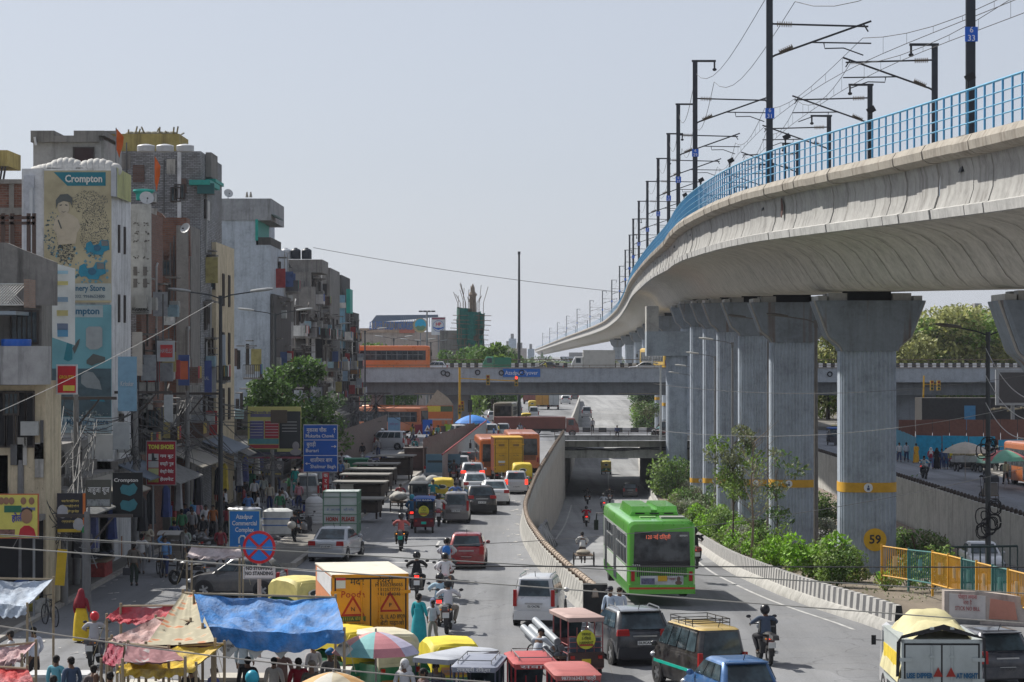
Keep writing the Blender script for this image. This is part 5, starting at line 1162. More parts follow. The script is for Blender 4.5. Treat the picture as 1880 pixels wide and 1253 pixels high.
 plate(t,-L/2-.045,.70 if kind in('mpv','suv','sedan')else .5,num)
 MB().box((0,0,0),(Wd*.4,.03,.04)).build('trim_strip',chrome(),t,loc=(0,-L/2-.03,.80 if kind!='suv' else .9))
 MB().cyl((0,t0+.2,H-.02),(0,t0+.05,H+.18),.012,n=5).build('aerial',bk,t)
 if wing:MB().box((0,t0-.03,H-.04),(wt*1.8,.2,.03)).build('spoiler',cp,t)
 if rails:
  for s in(-1,1):MB().tube([(s*wt*.9,t0+.1,H-.01),(s*wt*.92,t0+.2,H+.05),(s*wt*.92,t1-.3,H+.05),(s*wt*.9,t1-.15,H-.01)],.02).build('roof_rail',chrome(),t)
 if rack:
  mb=MB()
  for z in(.06,.16):mb.tube([(-.55,-1.0,H+z),(.55,-1.0,H+z),(.55,.6,H+z),(-.55,.6,H+z),(-.55,-1.0,H+z)],.014)
  for y in(-1,-.5,0,.6):
   mb.tube([(-.55,y,H+.06),(.55,y,H+.06)],.012)
   for x in(-.55,.55):mb.cyl((x,y,H-.03),(x,y,H+.17),.012,n=5)
  mb.build('roof_rack',plain((.02,.02,.02),.5),t)
 if stripe:
  for s in(-1,1):MB().bb((s*(w-.01),-L/2+.3,.6),(s*(w+.008),L/2-.5,.68)).build('side_stripe',plain(stripe,.5),t)
 return t
def motorbike(label,loc,rz=0,c=(.03,.03,.035),scooter=False,lit=True,num=(.6,.62,.62),group=None,cat=None,side=False,ind=False):
 t=thing('scooter' if scooter else 'motorcycle',label,cat or('scooter' if scooter else 'motorcycle'),loc,rz,group)
 r=.26 if scooter else .3
 for y in(-.62,.66):
  o=MB().wheel((0,0,0),r,.11,n=16).build('wheel',rubber(),t,loc=(0,y,r));MB().cyl((-.04,0,0),(.04,0,0),r*.35,n=10).build('rim',chrome(),o)
 pc=carpaint(c,.2)
 if scooter:
  mb=MB();mb.loft([[(x*k,y,z+zz)for x,z in((-.2,0),(.2,0),(.19,.3),(.1,.4),(-.1,.4),(-.19,.3))]for y,k,zz in((-.86,.55,.42),(-.7,1,.36),(-.3,1,.34),(-.05,.8,.3))]);mb.build('body',pc,t)
  mb=MB();mb.poly([(-.2,.2,.28),(.2,.2,.28),(.22,.45,.62),(.16,.5,.98),(-.16,.5,.98),(-.22,.45,.62)],.08,(0,-1,0));mb.bb((-.18,-.1,.25),(.18,.3,.31));mb.build('front_apron',pc,t)
 else:
  mb=MB();mb.ell((0,.18,.82),(.15,.3,.14));mb.build('tank',pc,t)
  mb=MB();mb.box((0,.05,.45),(.26,.4,.34));mb.tube([(0,.6,.32),(0,.48,.9)],.035);mb.tube([(0,-.6,.3),(0,.0,.4)],.04);mb.tube([(0,.4,.8),(0,.0,.3),(0,-.3,.5)],.03);mb.build('engine',plain((.07,.07,.075),.5,.5),t)
  mb=MB();mb.poly([(-.09,-.98,.78),(.09,-.98,.78),(.08,-.95,.9),(-.08,-.95,.9)],-.5,(0,-1,0));mb.box((0,-.5,.7),(.22,.5,.14));mb.build('tail_panel',pc,t)
  MB().cyl((.16,.1,.3),(.18,-.75,.38),.045).build('exhaust',chrome(),t)
 z=.82
 mb=MB();mb.ell((0,-.2,z),(.14,.28,.06));mb.ell((0,-.55,z+.03),(.12,.25,.06));mb.build('seat',plain((.02,.02,.02),.7),t)
 mb=MB();mb.tube([(-.34,.38,1.03),(-.2,.5,1.02),(.2,.5,1.02),(.34,.38,1.03)],.016);mb.tube([(0,.5,1.0),(0,.62,.3)],.03);mb.build('handlebar',plain((.05,.05,.05),.4,.6),t)
 for s in(-1,1):
  mb=MB();mb.tube([(s*.24,.48,1.03),(s*.33,.42,1.2)],.009);mb.ell((s*.36,.41,1.23),(.07,.02,.045));mb.build('mirror',plain((.04,.04,.045),.3),t)
 mb=MB();mb.poly([(-.07,-.98,.3),(.07,-.98,.3),(.08,-.86,.7),(-.08,-.86,.7)],.02);mb.build('mudguard',plain((.02,.02,.02)),t)
 MB().box((0,-.99,.8),(.16,.06,.09)).build('tail_light',plain((.9,.03,.02),.3,emit=1.5)if lit else plain((.35,.01,.01),.3),t)
 plate(t,-1.0,.6,None,num,.2,.16)
 MB().ell((0,.64,.95),(.1,.08,.1)).build('headlight',plain((.4,.42,.44),.2),t)
 mb=MB()
 for s in(-1,1):mb.ell((s*.16,-.94,.76),(.03,.03,.025),6,4)
 mb.build('indicators',plain((.8,.3,.02),.3,emit=1 if ind else 0),t);return t
def bicycle(t,x=0,y0=-.5,y1=.55,r=.34):
 for y in(y0,y1):
  mb=MB();mb.tube([(x,y+r*math.cos(k*.3142),r+r*math.sin(k*.3142))for k in range(21)],.022,6)
  for k in range(8):a=k*.7854;mb.tube([(x,y,r),(x,y+r*math.cos(a),r+r*math.sin(a))],.004,3)
  mb.build('wheel',rubber(),t)
 mb=MB();mb.tube([(x,y0,r),(x,0,.3),(x,-.12,.85)],.018);mb.tube([(x,0,.3),(x,.42,.85),(x,-.1,.78)],.018);mb.tube([(x,y1,r),(x,.42,.85),(x,.4,1.0)],.018);mb.tube([(x,y0,r),(x,-.1,.78)],.014);mb.tube([(x-.25,.36,1.02),(x,.42,1.0),(x+.25,.36,1.02)],.014);mb.build('frame',plain((.03,.03,.03),.5),t)
 MB().ell((x,-.14,.88),(.09,.14,.04)).build('saddle',plain((.02,.02,.02)),t)
def bicycle_thing(label,loc,rz=0,group=None):t=thing('bicycle',label,'bicycle',loc,rz,group);bicycle(t);return t
def cyclecart(label,loc,rz=0,hood=None,load=None,c=(.1,.09,.08)):
 "pedal tricycle: flatbed or passenger rickshaw, rider in front"
 t=thing('cycle_rickshaw' if hood else 'cycle_cart',label,'cycle rickshaw' if hood else 'cycle cart',loc,rz)
 for s in(-1,1):
  mb=MB();mb.tube([(s*.52,-.9+.36*math.cos(k*.3142),.36+.36*math.sin(k*.3142))for k in range(21)],.024,6)
  for k in range(8):a=k*.7854;mb.tube([(s*.52,-.9,.36),(s*.52,-.9+.36*math.cos(a),.36+.36*math.sin(a))],.005,3)
  mb.build('wheel',rubber(),t)
 mb=MB();mb.tube([(0,.9+.34*math.cos(k*.3142),.34+.34*math.sin(k*.3142))for k in range(21)],.024,6);mb.build('wheel',rubber(),t)
 mb=MB();mb.tube([(-.55,-.9,.36),(.55,-.9,.36)],.03);mb.tube([(0,.9,.36),(0,.75,.95),(0,.72,1.05)],.022);mb.tube([(0,.8,.8),(0,.35,.35),(0,-.2,.5)],.022);mb.tube([(0,.35,.35),(0,.2,.85)],.02);mb.tube([(-.26,.66,1.05),(.26,.66,1.05)],.016)
 for s in(-1,1):mb.tube([(s*.42,-1.4,.55),(s*.42,-.3,.55),(0,.3,.45)],.02);mb.tube([(s*.42,-.9,.36),(s*.42,-.9,.55)],.02)
 mb.build('frame',plain(c,.6),t);MB().ell((0,.2,.9),(.1,.14,.05)).build('saddle',plain(BLACK),t)
 mb=MB();mb.bb((-.45,-1.5,.55),(.45,-.2,.6));mb.build('bed',plain((.14,.10,.07),.8),t)
 if hood:
  mb=MB();mb.bb((-.42,-1.2,.6),(.42,-.7,.95));mb.bb((-.42,-1.35,.6),(.42,-1.2,1.35));mb.build('seat',plain((.18,.16,.14),.7),t)
  mb=MB();mb.loft([[(-.48,y,z),(.48,y,z),(.48,y,z+.03),(-.48,y,z+.03)]for y,z in((-1.5,1.4),(-1.45,1.65),(-1.2,1.78),(-.7,1.78),(-.4,1.66))]);mb.build('hood',plain(hood,.8),t)
  mb=MB()
  for s in(-1,1):mb.tube([(s*.46,-1.3,.6),(s*.46,-1.4,1.4)],.016);mb.tube([(s*.46,-.9,.6),(s*.46,-.6,1.7)],.016)
  mb.build('hood_frame',plain(BLACK),t)
 return t
def autorickshaw(label,loc,rz=0,canopy=(.62,.46,.03),num=None,sign=None,body=(.02,.18,.08),lower=None,group=None):
 t=thing('auto_rickshaw',label,'auto rickshaw',loc,rz,group);w=.65
 mb=MB();mb.loft([[(s_*hw,y,z)for s_,z in((-1,zb),(1,zb),(1,.85),(-1,.85))]for y,hw,zb in((-1.3,.58,.4),(-1.15,.65,.3),(.1,.65,.3))]);mb.bb((-.62,.05,.28),(.62,1.0,.36));mb.loft([[(-hw,y,.36),(hw,y,.36),(hw*.9,y-.04,.95),(-hw*.9,y-.04,.95)]for y,hw in((.95,.6),(1.15,.45),(1.32,.25))]);mb.build('body',carpaint(body,.35),t)
 prof=[(-1.28,.82),(-1.32,1.0),(-1.27,1.45),(-1.08,1.66),(-.6,1.74),(.1,1.74),(.55,1.62),(.68,1.5)]
 mb=MB();rg=[]
 for y,z in prof:
  k=1.0;rg.append([(-w,y,max(.82,z-.62)if y>-1.2 else .82),(-w,y,z-.12),(-w+.1,y,z-.02),(0,y,z+.015),(w-.1,y,z-.02),(w,y,z-.12),(w,y,max(.82,z-.62)if y>-1.2 else .82)])
 o_=0;mb.loft(rg,closed=False);mb.quad((-w,-1.29,.82),(w,-1.29,.82),(w,-1.31,.95),(-w,-1.31,.95));
 mb.v=[tuple(v)for v in mb.v];mb.build('canopy',plain(canopy,.6,var=.25),t)
 mb=MB();mb.poly([(-w+.04,-1.3,.82),(w-.04,-1.3,.82),(w-.06,-1.31,1.2),(w-.1,-1.26,1.45),(w-.25,-1.16,1.6),(-w+.25,-1.16,1.6),(-w+.1,-1.26,1.45),(-w+.06,-1.31,1.2)],.03);mb.build('rear_flap',plain(canopy,.6,var=.25),t)
 mb=MB();mb.lathe([(.27,0),(.27,.03),(.2,.03),(.2,0)],n=18,sy=.5);mb.xf(Matrix.Translation((0,-1.345,1.25))@Matrix.Rotation(R(90),4,'X'));mb.build('window_rim',plain((.6,.58,.5)),t)
 mb=MB();mb.lathe([(.21,0),(.2,.015)],n=18,sy=.5);mb.xf(Matrix.Translation((0,-1.37,1.25))@Matrix.Rotation(R(90),4,'X'));mb.build('rear_window',glass(),t)
 add_wheels(t,(-.55,.55),(-.95,),.21,.12);add_wheels(t,(0,),(1.12,),.21,.12)
 mb=MB();mb.tube([(-.58,.66,1.45),(-.5,1.0,.92)],.02);mb.tube([(.58,.66,1.45),(.5,1.0,.92)],.02);mb.build('screen_frame',plain(BLACK),t)
 MB().poly([(-.5,.99,.95),(.5,.99,.95),(.56,.7,1.44),(-.56,.7,1.44)],.015).build('windscreen',glass(),t)
 MB().bb((-.55,-.9,.5),(.55,-.4,.75)).build('seat',plain((.03,.03,.03)),t)
 for s in(-1,1):MB().box((s*.52,-1.32,.72),(.12,.05,.14)).build('tail_light',plain((.4,.02,.01),.3),t)
 MB().poly([(-.16,-1.33,.62),(.16,-1.33,.62),(0,-1.33,.82)],.02).build('warning_triangle',plain((.6,.55,.5)),t)
 MB().box((0,-1.32,.42),(1.1,.06,.1)).build('bumper',plain((.4,.18,.04),.6),t);plate(t,-1.34,.5,num,(.6,.5,.05),.34,.09)
 if sign:MB().box((0,-1.36,.99),(.8,.02,.2)).build('advert_panel',plain((.4,.2,.08)),t);text(sign,.15,WORD((.2,.2,.22)),t,(0,-1.38,1.0),fit=.7)
 return t
def erickshaw(label,loc,rz=0,roof=(.35,.02,.03),frame=(.35,.03,.03),rear=(.09,.05,.045),disc=True,sign=None,rack=False,num=(.7,.5,.03),bars=True,group=None):
 t=thing('electric_rickshaw',label,'electric rickshaw',loc,rz,group);w=.5;H=1.78
 mb=MB();mb.loft([rrect(w+.04,-1.38,1.0,H-.1,.12),rrect(w+.06,-1.4,1.02,H,.14),rrect(w-.06,-1.28,.9,H+.05,.14)]);mb.build('roof',plain(roof,.6,var=.3,scale=2),t)
 mb=MB();mb.bb((-w-.02,-1.41,H-.12),(w+.02,-1.38,H+.0));v=mb.build('roof_edge',plain(mul(roof,.8),.6),t)
 if sign:text(sign,.11,WORD(),v,(0,-1.425,H-.06),fit=.8)
 mb=MB()
 for x in(-w,w):
  for y in(-1.3,-.35,.55):mb.tube([(x,y,.35),(x,y,H-.05)],.02)
  for z in(.75,1.0):mb.tube([(x,-1.3,z),(x,-.35,z)],.014)
 if bars:
  for z in(.92,1.08,1.24):mb.tube([(-w,-1.32,z),(w,-1.32,z)],.014)
  for x in(-.25,0,.25):mb.tube([(x,-1.32,.8),(x,-1.32,1.5)],.012)
 mb.build('frame',plain(frame,.5),t)
 mb=MB();mb.bb((-w,-1.35,.32),(w,.6,.4));mb.loft([[(-hw,y,.35),(hw,y,.35),(hw*.95,y-.05,.95),(-hw*.95,y-.05,.95)]for y,hw in((.85,.48),(1.15,.38),(1.35,.2))]);mb.build('body',plain(frame,.5),t)
 MB().box((0,-1.36,.58),(w*2+.04,.08,.44)).build('rear_panel',plain(rear,.6,var=.4),t)
 mb=MB();mb.bb((-w+.05,-1.25,.5),(w-.05,-.9,.78));mb.bb((-w+.05,-1.3,.78),(w-.05,-1.24,1.2));mb.bb((-w+.05,-.1,.5),(w-.05,.2,.78));mb.build('seat',plain((.06,.07,.1),.7),t)
 MB().poly([(-.42,1.05,.95),(.42,1.05,.95),(.45,.85,H-.12),(-.45,.85,H-.12)],.015).build('windscreen',glass(),t)
 add_wheels(t,(-w+.05,w-.05),(-1.0,),.24,.1);add_wheels(t,(0,),(1.15,),.24,.1)
 for s in(-1,1):MB().box((s*.4,-1.42,.66),(.12,.04,.09)).build('tail_light',plain((.4,.02,.01),.3),t)
 plate(t,-1.42,.55,None,num,.26,.13)
 if disc:
  q=MB().cyl((0,-1.36,1.16),(0,-1.4,1.16),.27,n=24).build('round_advert',plain((.62,.60,.05),.6),t);text('एकमात्र\nE-रिक्शा\nHARMANT',.12,WORD((.05,.06,.03)),q,(0,-1.415,1.19),fit=.4)
  mb=MB();mb.bb((-.2,-1.41,.98),(.2,-1.4,1.03));mb.build('print',plain((.4,.05,.03)),q)
 if rack:
  mb=MB();mb.tube([(-.4,-1.2,H+.14),(.4,-1.2,H+.14),(.4,.6,H+.14),(-.4,.6,H+.14),(-.4,-1.2,H+.14)],.015)
  for x in(-.4,.4):
   for y in(-1.2,-.3,.6):mb.cyl((x,y,H),(x,y,H+.15),.012,n=5)
  mb.build('roof_rack',plain((.3,.3,.3),.4,.5),t)
 return t
def bus(label,loc,rz=0,c=(.12,.45,.04),L=11.5,W_=2.5,H=3.05,led=False,pod=True,rear=True,group=None,windows=7,white=True,trim=None,stripe=None):
 t=thing('bus',label,'bus',loc,rz,group);w=W_/2;cp=carpaint(c,.2)
 def sec_(k,z0,zt):r_=.22;pts=[(-w*k,z0),(w*k,z0)]+[(w*k-r_+r_*math.cos(a),zt-r_+r_*math.sin(a))for a in(0,.5,1.05,1.57)]+[(-w*k+r_-r_*math.cos(a),zt-r_+r_*math.sin(a))for a in(1.57,1.05,.5,0)];return pts
 rg=[[(x,y,z)for x,z in sec_(k,z0,zt)]for y,k,z0,zt in((-L/2,.94,.5,H-.12),(-L/2+.1,.995,.38,H-.02),(-L/2+.5,1,.33,H),(L/2-.5,1,.33,H),(L/2-.12,.99,.36,H-.03),(L/2,.93,.45,H-.15))]
 MB().loft(rg).build('body',cp,t)
 gl=glass((.018,.022,.026));lt=plain((.45,.46,.46),.6)
 for s in(-1,1):
  x=s*(w+.008);bn=MB().bb((x,-L/2+.45,1.35),(s*(w-.02),L/2-.5,2.55)).build('window_band',plain((.05,.055,.055)if not white else(.30,.31,.31),.5),t)
  dx=(L-1.4)/windows
  for k in range(windows):
   y0=-L/2+.6+k*dx
   if s<0 and k in(windows//2,windows-1):
    MB().bb((x+s*.006,y0+.1,.45),(x-s*.02,y0+dx-.1,2.5)).build('door',glass((.03,.035,.04)),t);continue
   pn=MB().bb((x+s*.01,y0+.06,1.42),(x-s*.02,y0+dx-.06,2.45)).build('window',gl,t)
   mb=MB();mb.bb((x+s*.03,y0+dx/2-.03,1.42),(x,y0+dx/2+.03,2.45));mb.bb((x+s*.03,y0+.06,2.0),(x,y0+dx-.06,2.05));mb.build('window_frame',plain((.25,.26,.26),.5),pn)
  if white:MB().bb((x+s*.003,-L/2+.5,.75),(s*(w-.02),L/2-.5,1.3)).build('side_panel',plain((.5,.52,.5),.5,var=.3),t)
  if trim:MB().bb((x+s*.004,-L/2+.5,1.12),(s*(w-.02),L/2-.5,1.2)).build('trim_strip',plain(trim),t)
 MB().box((0,-L/2-.005,2.1),(W_*.84,.1,1.1),taper=.97).build('rear_window',glass((.03,.032,.034)),t)
 MB().box((0,-L/2-.01,1.46),(W_*.84,.1,.2)).build('rear_band',plain(BLACK,.3),t)
 mb=MB()
 for k in range(26):mb.bb((-.92+k*.072,-L/2-.035,.98),(-.885+k*.072,-L/2+.05,1.34))
 mb.build('grille',plain((.02,.03,.02),.6),t)
 for s in(-1,1):MB().box((s*(w*.86),-L/2-.0,1.0),(.13,.1,.36)).build('tail_light',plain((.4,.01,.01),.3),t)
 MB().box((0,-L/2+.04,.52),(W_*.99,.24,.34)).build('bumper',cp,t)
 if stripe:MB().box((0,-L/2-.085,.56),(W_*.97,.02,.07)).build('bumper_stripe',plain(stripe,.5),t)
 for s in(-1,1):MB().tube([(s*w,L/2-.2,2.6),(s*(w+.25),L/2+.1,2.6),(s*(w+.28),L/2+.12,2.3)],.03).box((s*(w+.28),L/2+.12,2.1),(.18,.1,.42)).build('wing_mirror',plain(BLACK),t)
 add_wheels(t,(-w+.16,w-.16),(-L/2+2.7,L/2-2.4),.48,.3)
 if pod:
  mb=MB()
  for xa,xb in((-.95,-.12),(.12,.95)):mb.loft([[(xa,y,H-.05),(xb,y,H-.05),(xb-.08*(xb>.5),y,H+h),(xa+.08*(xa<-.5),y,H+h)]for y,h in((-3.0,.16),(-2.8,.36),(1.0,.36),(1.5,.16))])
  mb.bb((-.14,-2.7,H-.05),(.14,1.0,H+.22));mb.build('roof_unit',cp,t)
  mb=MB()
  for x in(-.55,0,.55):mb.box((x,-3.0,H+.1),(.36,.06,.05))
  mb.build('vent',plain(BLACK),t);MB().box((.55,-4.2,H+.04),(.9,.7,.06)).build('roof_hatch',plain((.28,.28,.26),.6),t);MB().box((-.35,-4.0,H+.03),(.6,.3,.05)).build('roof_hatch',plain((.3,.5,.2),.6),t)
 return t
def truck(label,loc,rz=0,box=(.62,.33,.02),L=5.2,W_=2.05,z0=.85,H=3.35,cab=(.5,.5,.5),side=None,roofc=None,group=None,doors=True,name='truck',wheel_r=.4):
 t=thing(name,label,'truck',loc,rz,group);w=W_/2;bm_=plain(box,.5,var=.2,scale=1.5)
 y0=-L/2;y1=L/2-1.5
 MB().bb((-w,y0,z0),(w,y1,H-.03)).build('cargo_box',plain(side,.5,var=.2)if side else bm_,t)
 MB().bb((-w-.02,y0-.02,H-.04),(w+.02,y1+.02,H)).build('box_roof',plain(roofc or mul(box,.9),.6),t)
 if doors:
  for s in(-1,1):
   dr=MB().bb((s*.02,y0-.05,z0+.05),(s*(w-.06),y0-.002,H-.1)).build('door',bm_,t)
   mb=MB();mb.tube([(s*.25,y0-.08,z0+.1),(s*.25,y0-.08,H-.15)],.022)
   for z in(z0+.3,H-.5):mb.box((s*(w-.1),y0-.07,z),(.3,.05,.09))
   for z in(z0+.9,z0+1.6):mb.box((s*.25,y0-.08,z),(.1,.06,.06))
   mb.build('lock_bar',bm_,dr)
  mb=MB();mb.bb((-.018,y0-.056,z0+.05),(.018,y0-.05,H-.1))
  for s in(-1,1):mb.bb((s*(w-.1),y0-.054,z0+.1),(s*(w-.06),y0-.05,H-.12))
  mb.bb((-w+.06,y0-.054,H-.14),(w-.06,y0-.05,H-.1));mb.build('door_seal',plain(BLACK),t)
  mb=MB();mb.bb((-w,y0-.04,z0-.02),(-w+.07,y0,H));mb.bb((w-.07,y0-.04,z0-.02),(w,y0,H));mb.bb((-w,y0-.04,H-.09),(w,y0,H));mb.bb((-w,y0-.04,z0-.06),(w,y0,z0+.04));mb.build('door_frame',bm_,t)
 mb=MB();mb.bb((-.35,y0+.1,z0-.25),(.35,L/2-.3,z0));mb.bb((-w*.9,y0-.02,.5),(w*.9,y0+.08,.66));mb.build('chassis',plain((.05,.045,.04),.7),t)
 cw=w*.92;mb=MB();mb.loft([[(-cw,y,.5),(cw,y,.5),(cw,y,zt-.1),(cw-.12,y,zt),(-cw+.12,y,zt),(-cw,y,zt-.1)]for y,zt in((y1+.06,2.1),(L/2-.5,2.1),(L/2-.1,1.35),(L/2,.9))]);mb.build('cab',carpaint(cab,.3),t)
 pane(t,'windscreen',(cw,L/2-.12,1.35),(-cw,L/2-.12,1.35),(-cw,L/2-.52,2.1),(cw,L/2-.52,2.1),.08,.92,.1,.9,.02,glass())
 for s in(-1,1):
  MB().bb((s*(cw-.01),y1+.3,1.3),(s*(cw+.012),L/2-.6,1.9)).build('side_window',glass(),t)
  MB().box((s*.8*w,y0-.03,.6),(.2,.04,.1)).build('tail_light',plain((.4,.01,.01),.3),t);MB().tube([(s*cw,L/2-.4,1.6),(s*(cw+.18),L/2-.35,1.6)],.015).box((s*(cw+.2),L/2-.35,1.6),(.12,.05,.25)).build('wing_mirror',plain(BLACK),t)
 add_wheels(t,(-w+.2,w-.2),(y0+1.0,L/2-.75),wheel_r,.26);return t
def on(g,L):return Vector((g.x,g.y+L/2,g.z))
def leafcloud(mb,c,r,n,size,seed,flat_=1.0,droop=0):
 q=random.Random(seed)
 for _ in range(n):
  while True:
   v=Vector((q.uniform(-1,1),q.uniform(-1,1),q.uniform(-1,1)))
   if .05<v.length<1:break
  v*=v.length**-.35 if q.random()<.75 else 1
  p=Vector(c)+Vector((v.x*r[0],v.y*r[1],v.z*r[2]));e=Euler((q.uniform(-1,1)*1.1,q.uniform(-1,1)*1.1,q.uniform(0,6.3)));s=size*q.uniform(.6,1.4);M=e.to_matrix()
  a=M@Vector((s,0,0));b_=M@Vector((0,s*.5*flat_,0));mb.add([p-a,p-b_-a*.1,p+a-Vector((0,0,droop*s)),p+b_-a*.1],[(0,1,2,3)])
def treemesh(name,H,R_,nl,size,cols,seed,trunk_h=None,shape='round',tr=.12,blobs_=14,label=None,bark=(.09,.07,.05),droop=.2):
 q=random.Random(seed);t=thing(name,label or 'tree','tree');th=trunk_h or H*.4
 mb=MB();top=Vector((q.uniform(-.2,.2),q.uniform(-.2,.2),H*.86));mb.tube([(0,0,-.1),(q.uniform(-.08,.08),0,th*.5),(q.uniform(-.1,.1),q.uniform(-.1,.1),th),top],tr,7,rs=[tr*1.3,tr,tr*.8,tr*.2])
 cs=[]
 for k in range(blobs_):
  f=(k+.5)/blobs_;z=th+(H-th)*f;env=math.sin(math.pi*min(1,.12+.88*(1-abs(f-.4)/.75)))**.6 if shape=='round' else(1-f)*.9+.15
  a=k*2.4+q.uniform(-.5,.5);rr=R_*env*q.uniform(.35,.8);c=Vector((rr*math.cos(a),rr*math.sin(a),z+q.uniform(-.1,.1)*H));cs.append(c)
  mb.tube([(0,0,max(th*.8,z-rr*.8)),c*.5+Vector((0,0,z*.5-rr*.1)),c],tr*.25,5,rs=[tr*.45,tr*.3,tr*.1])
 mb.build('trunk',plain(bark,.9),t)
 for j,cc in enumerate(cols):
  mb=MB()
  for k,c in enumerate(cs):
   if k%len(cols)==j or q.random()<.25:w=R_*q.uniform(.32,.52);leafcloud(mb,c,(w,w,w*.72),int(nl/blobs_*len(cols)/(1+.25*(len(cols)-1))),size,seed*100+k,droop=droop)
  mb.build('crown',leafmat(*cc)if isinstance(cc[0],tuple)else leafmat(cc),t,smooth=False)
 return t
G1=(.075,.14,.03);G2=(.14,.22,.04);G3=(.15,.17,.085);G4=(.23,.25,.19);G5=(.18,.34,.03);G6=(.045,.085,.028);G7=(.27,.28,.10)
trees=[(G(505,905),7.6,3.2,3800,.16,(G1,G6,G1),1,3.4,'leafy green street tree spreading in front of the pale tall wall'),(G(590,870),5.5,2.4,1500,.17,(G1,G6),2,2.6,'smaller dark green street tree behind the blue direction board'),]
for g,H,r_,n,s,cols,sd_,th,lab in trees:
 t=treemesh('street_tree',H,r_,n,s,cols,sd_,th,label=lab);t.location=(g.x,g.y,0)
t=treemesh('young_tree',7.2,1.7,1500,.11,(G2,G3),3,3.2,tr=.06,label='young bright green tree with thin trunk before the far piers',droop=.6);t.location=(10.95+1.7,140,zU(140)+.1)
t=treemesh('young_tree',5.4,1.5,420,.12,(G1,G3),5,2.2,tr=.045,label='small feathery dark green tree leaning against the second pier',droop=.5,blobs_=12);t.location=(14.1,131,zU(131)+.1)
t=thing('bare_tree','nearly leafless young tree with thin branches between the piers','tree',(12.1,124,zU(124)));mb=MB();q=random.Random(5)
mb.tube([(0,0,0),(.1,0,2.2),(.0,0,4.4),(.2,0,6.6)],.06,6,rs=[.08,.06,.04,.01])
for k in range(26):z=2.2+k*.17;a=q.uniform(0,6.3);l=q.uniform(.7,1.5);e=Vector((l*math.cos(a),l*math.sin(a),z+l*.8));mb.tube([(0.05,0,z),e*.5+Vector((0,0,z*.5-.05)),e],.012,4,rs=[.02,.013,.005]);mb.tube([e*.6+Vector((0,0,z*.4)),e+Vector((q.uniform(-.4,.4),0,.5))],.007,3)
mb.build('trunk',plain((.22,.17,.12),.9),t);mb=MB();leafcloud(mb,(.3,0,5.2),(.6,.6,.7),60,.09,7);leafcloud(mb,(-.9,0,3.9),(.5,.5,.3),60,.09,8);mb.build('crown',leafmat(G2),t,smooth=False)
def shrub(H,W_,n,size,cols,seed,up=False):
 q=random.Random(seed);t=thing('shrub','shrub','shrub');mb=MB()
 for k in range(9):a=q.uniform(0,6.3);mb.tube([(0,0,-.1),(W_*.25*math.cos(a),W_*.25*math.sin(a),H*.4),(W_*.42*math.cos(a),W_*.42*math.sin(a),H*.8)],.018,4)
 mb.build('stem',plain((.10,.075,.05),.9),t)
 m=11;cen=[(q.uniform(-.38,.38)*W_,q.uniform(-.38,.38)*W_,H*q.uniform(.28,.78))for _ in range(m)]
 for j,cc in enumerate(cols):
  mb=MB()
  for k,c in enumerate(cen):
   if k%len(cols)==j:leafcloud(mb,c,(W_*.24,W_*.24,H*.26*(1.3 if up else 1)),n//m,size,seed*50+k)
  mb.build('foliage',leafmat(cc),t,smooth=False)
 return t
SH=dict(bright=shrub(1.7,2.3,2200,.10,(G5,G2),1),olive=shrub(1.5,1.7,1500,.07,(G3,G1),2),silver=shrub(1.3,1.6,1500,.06,(G4,G3),3),mid=shrub(2.0,2.0,1900,.08,(G1,G2),4,True),yellow=shrub(.8,1.1,800,.06,(G7,G5),5),dark=shrub(2.6,2.3,2300,.09,(G6,G1),6))
WD=dict(bright='bright green broad leaved',olive='olive grey feathery',silver='pale silvery',mid='mid green bushy',yellow='small yellowish round',dark='tall dark green')
SHR=[('bright',1505,1075,1.25,'hanging over the striped barrier below the numbered pier'),('yellow',1571,1078,1.0,'beside the bright bush over the striped barrier'),('olive',1592,1052,1.75,'at the foot of the numbered pier on its left'),('mid',1610,1010,.9,'right in front of the number disc pier'),('olive',1695,1062,1.5,'grown through the yellow railing'),('mid',1710,1095,1.0,'next to the end of the yellow railing'),('yellow',1625,1092,1.1,'low by the soil edge under the railing'),('olive',1665,1085,1.1,'between the yellowish low ones and the railing'),('dark',1665,985,1.25,'behind the numbered pier against the grey wall'),('mid',1640,1035,.9,'under the start of the yellow railing'),('silver',1460,1015,1.3,'in the middle of the strip between the two near piers'),('olive',1430,1008,1.2,'left of the silvery one between the near piers'),('silver',1500,1000,1.2,'behind the bright bush'),('mid',1480,985,1.2,'at the foot of the second pier on its right'),('silver',1440,970,1.1,'hiding the foot of the second pier'),('mid',1530,985,1.1,'behind the tall lamp post'),('olive',1395,1000,1.2,'by the end of the green and yellow fence'),('yellow',1375,1003,1.0,'under the bare tree near the barrier'),('yellow',1340,980,1.0,'small one at the short fence'),('mid',1350,970,1.3,'in front of the third pier'),('mid',1385,955,1.4,'rounded one hiding the third pier'),('dark',1410,935,1.0,'between the second and third piers'),('mid',1315,960,1.2,'beside the bare tree on its left'),('silver',1300,942,1.2,'near the young green tree'),('olive',1285,955,1.3,'below the young green tree'),('yellow',1312,975,1.0,'low by the barrier under the bare tree'),('mid',1335,940,1.2,'at the fourth pier'),('olive',1260,945,1.2,'close to the barrier below the young tree'),('yellow',1243,935,1.2,'at the narrow end of the strip'),('silver',1257,925,1.2,'whitish one in the far group'),('mid',1235,925,1.4,'leaning over the far barrier end'),('olive',1222,918,1.3,'last but one before the low bridge'),('mid',1270,920,1.4,'at the fifth pier'),('dark',1248,905,1.6,'big rounded one beside the bridge corner'),('dark',1226,900,1.4,'leaning on the bridge abutment'),('mid',1300,915,1.2,'between the fourth and fifth piers'),('olive',1360,930,1.1,'low one behind the third pier')]
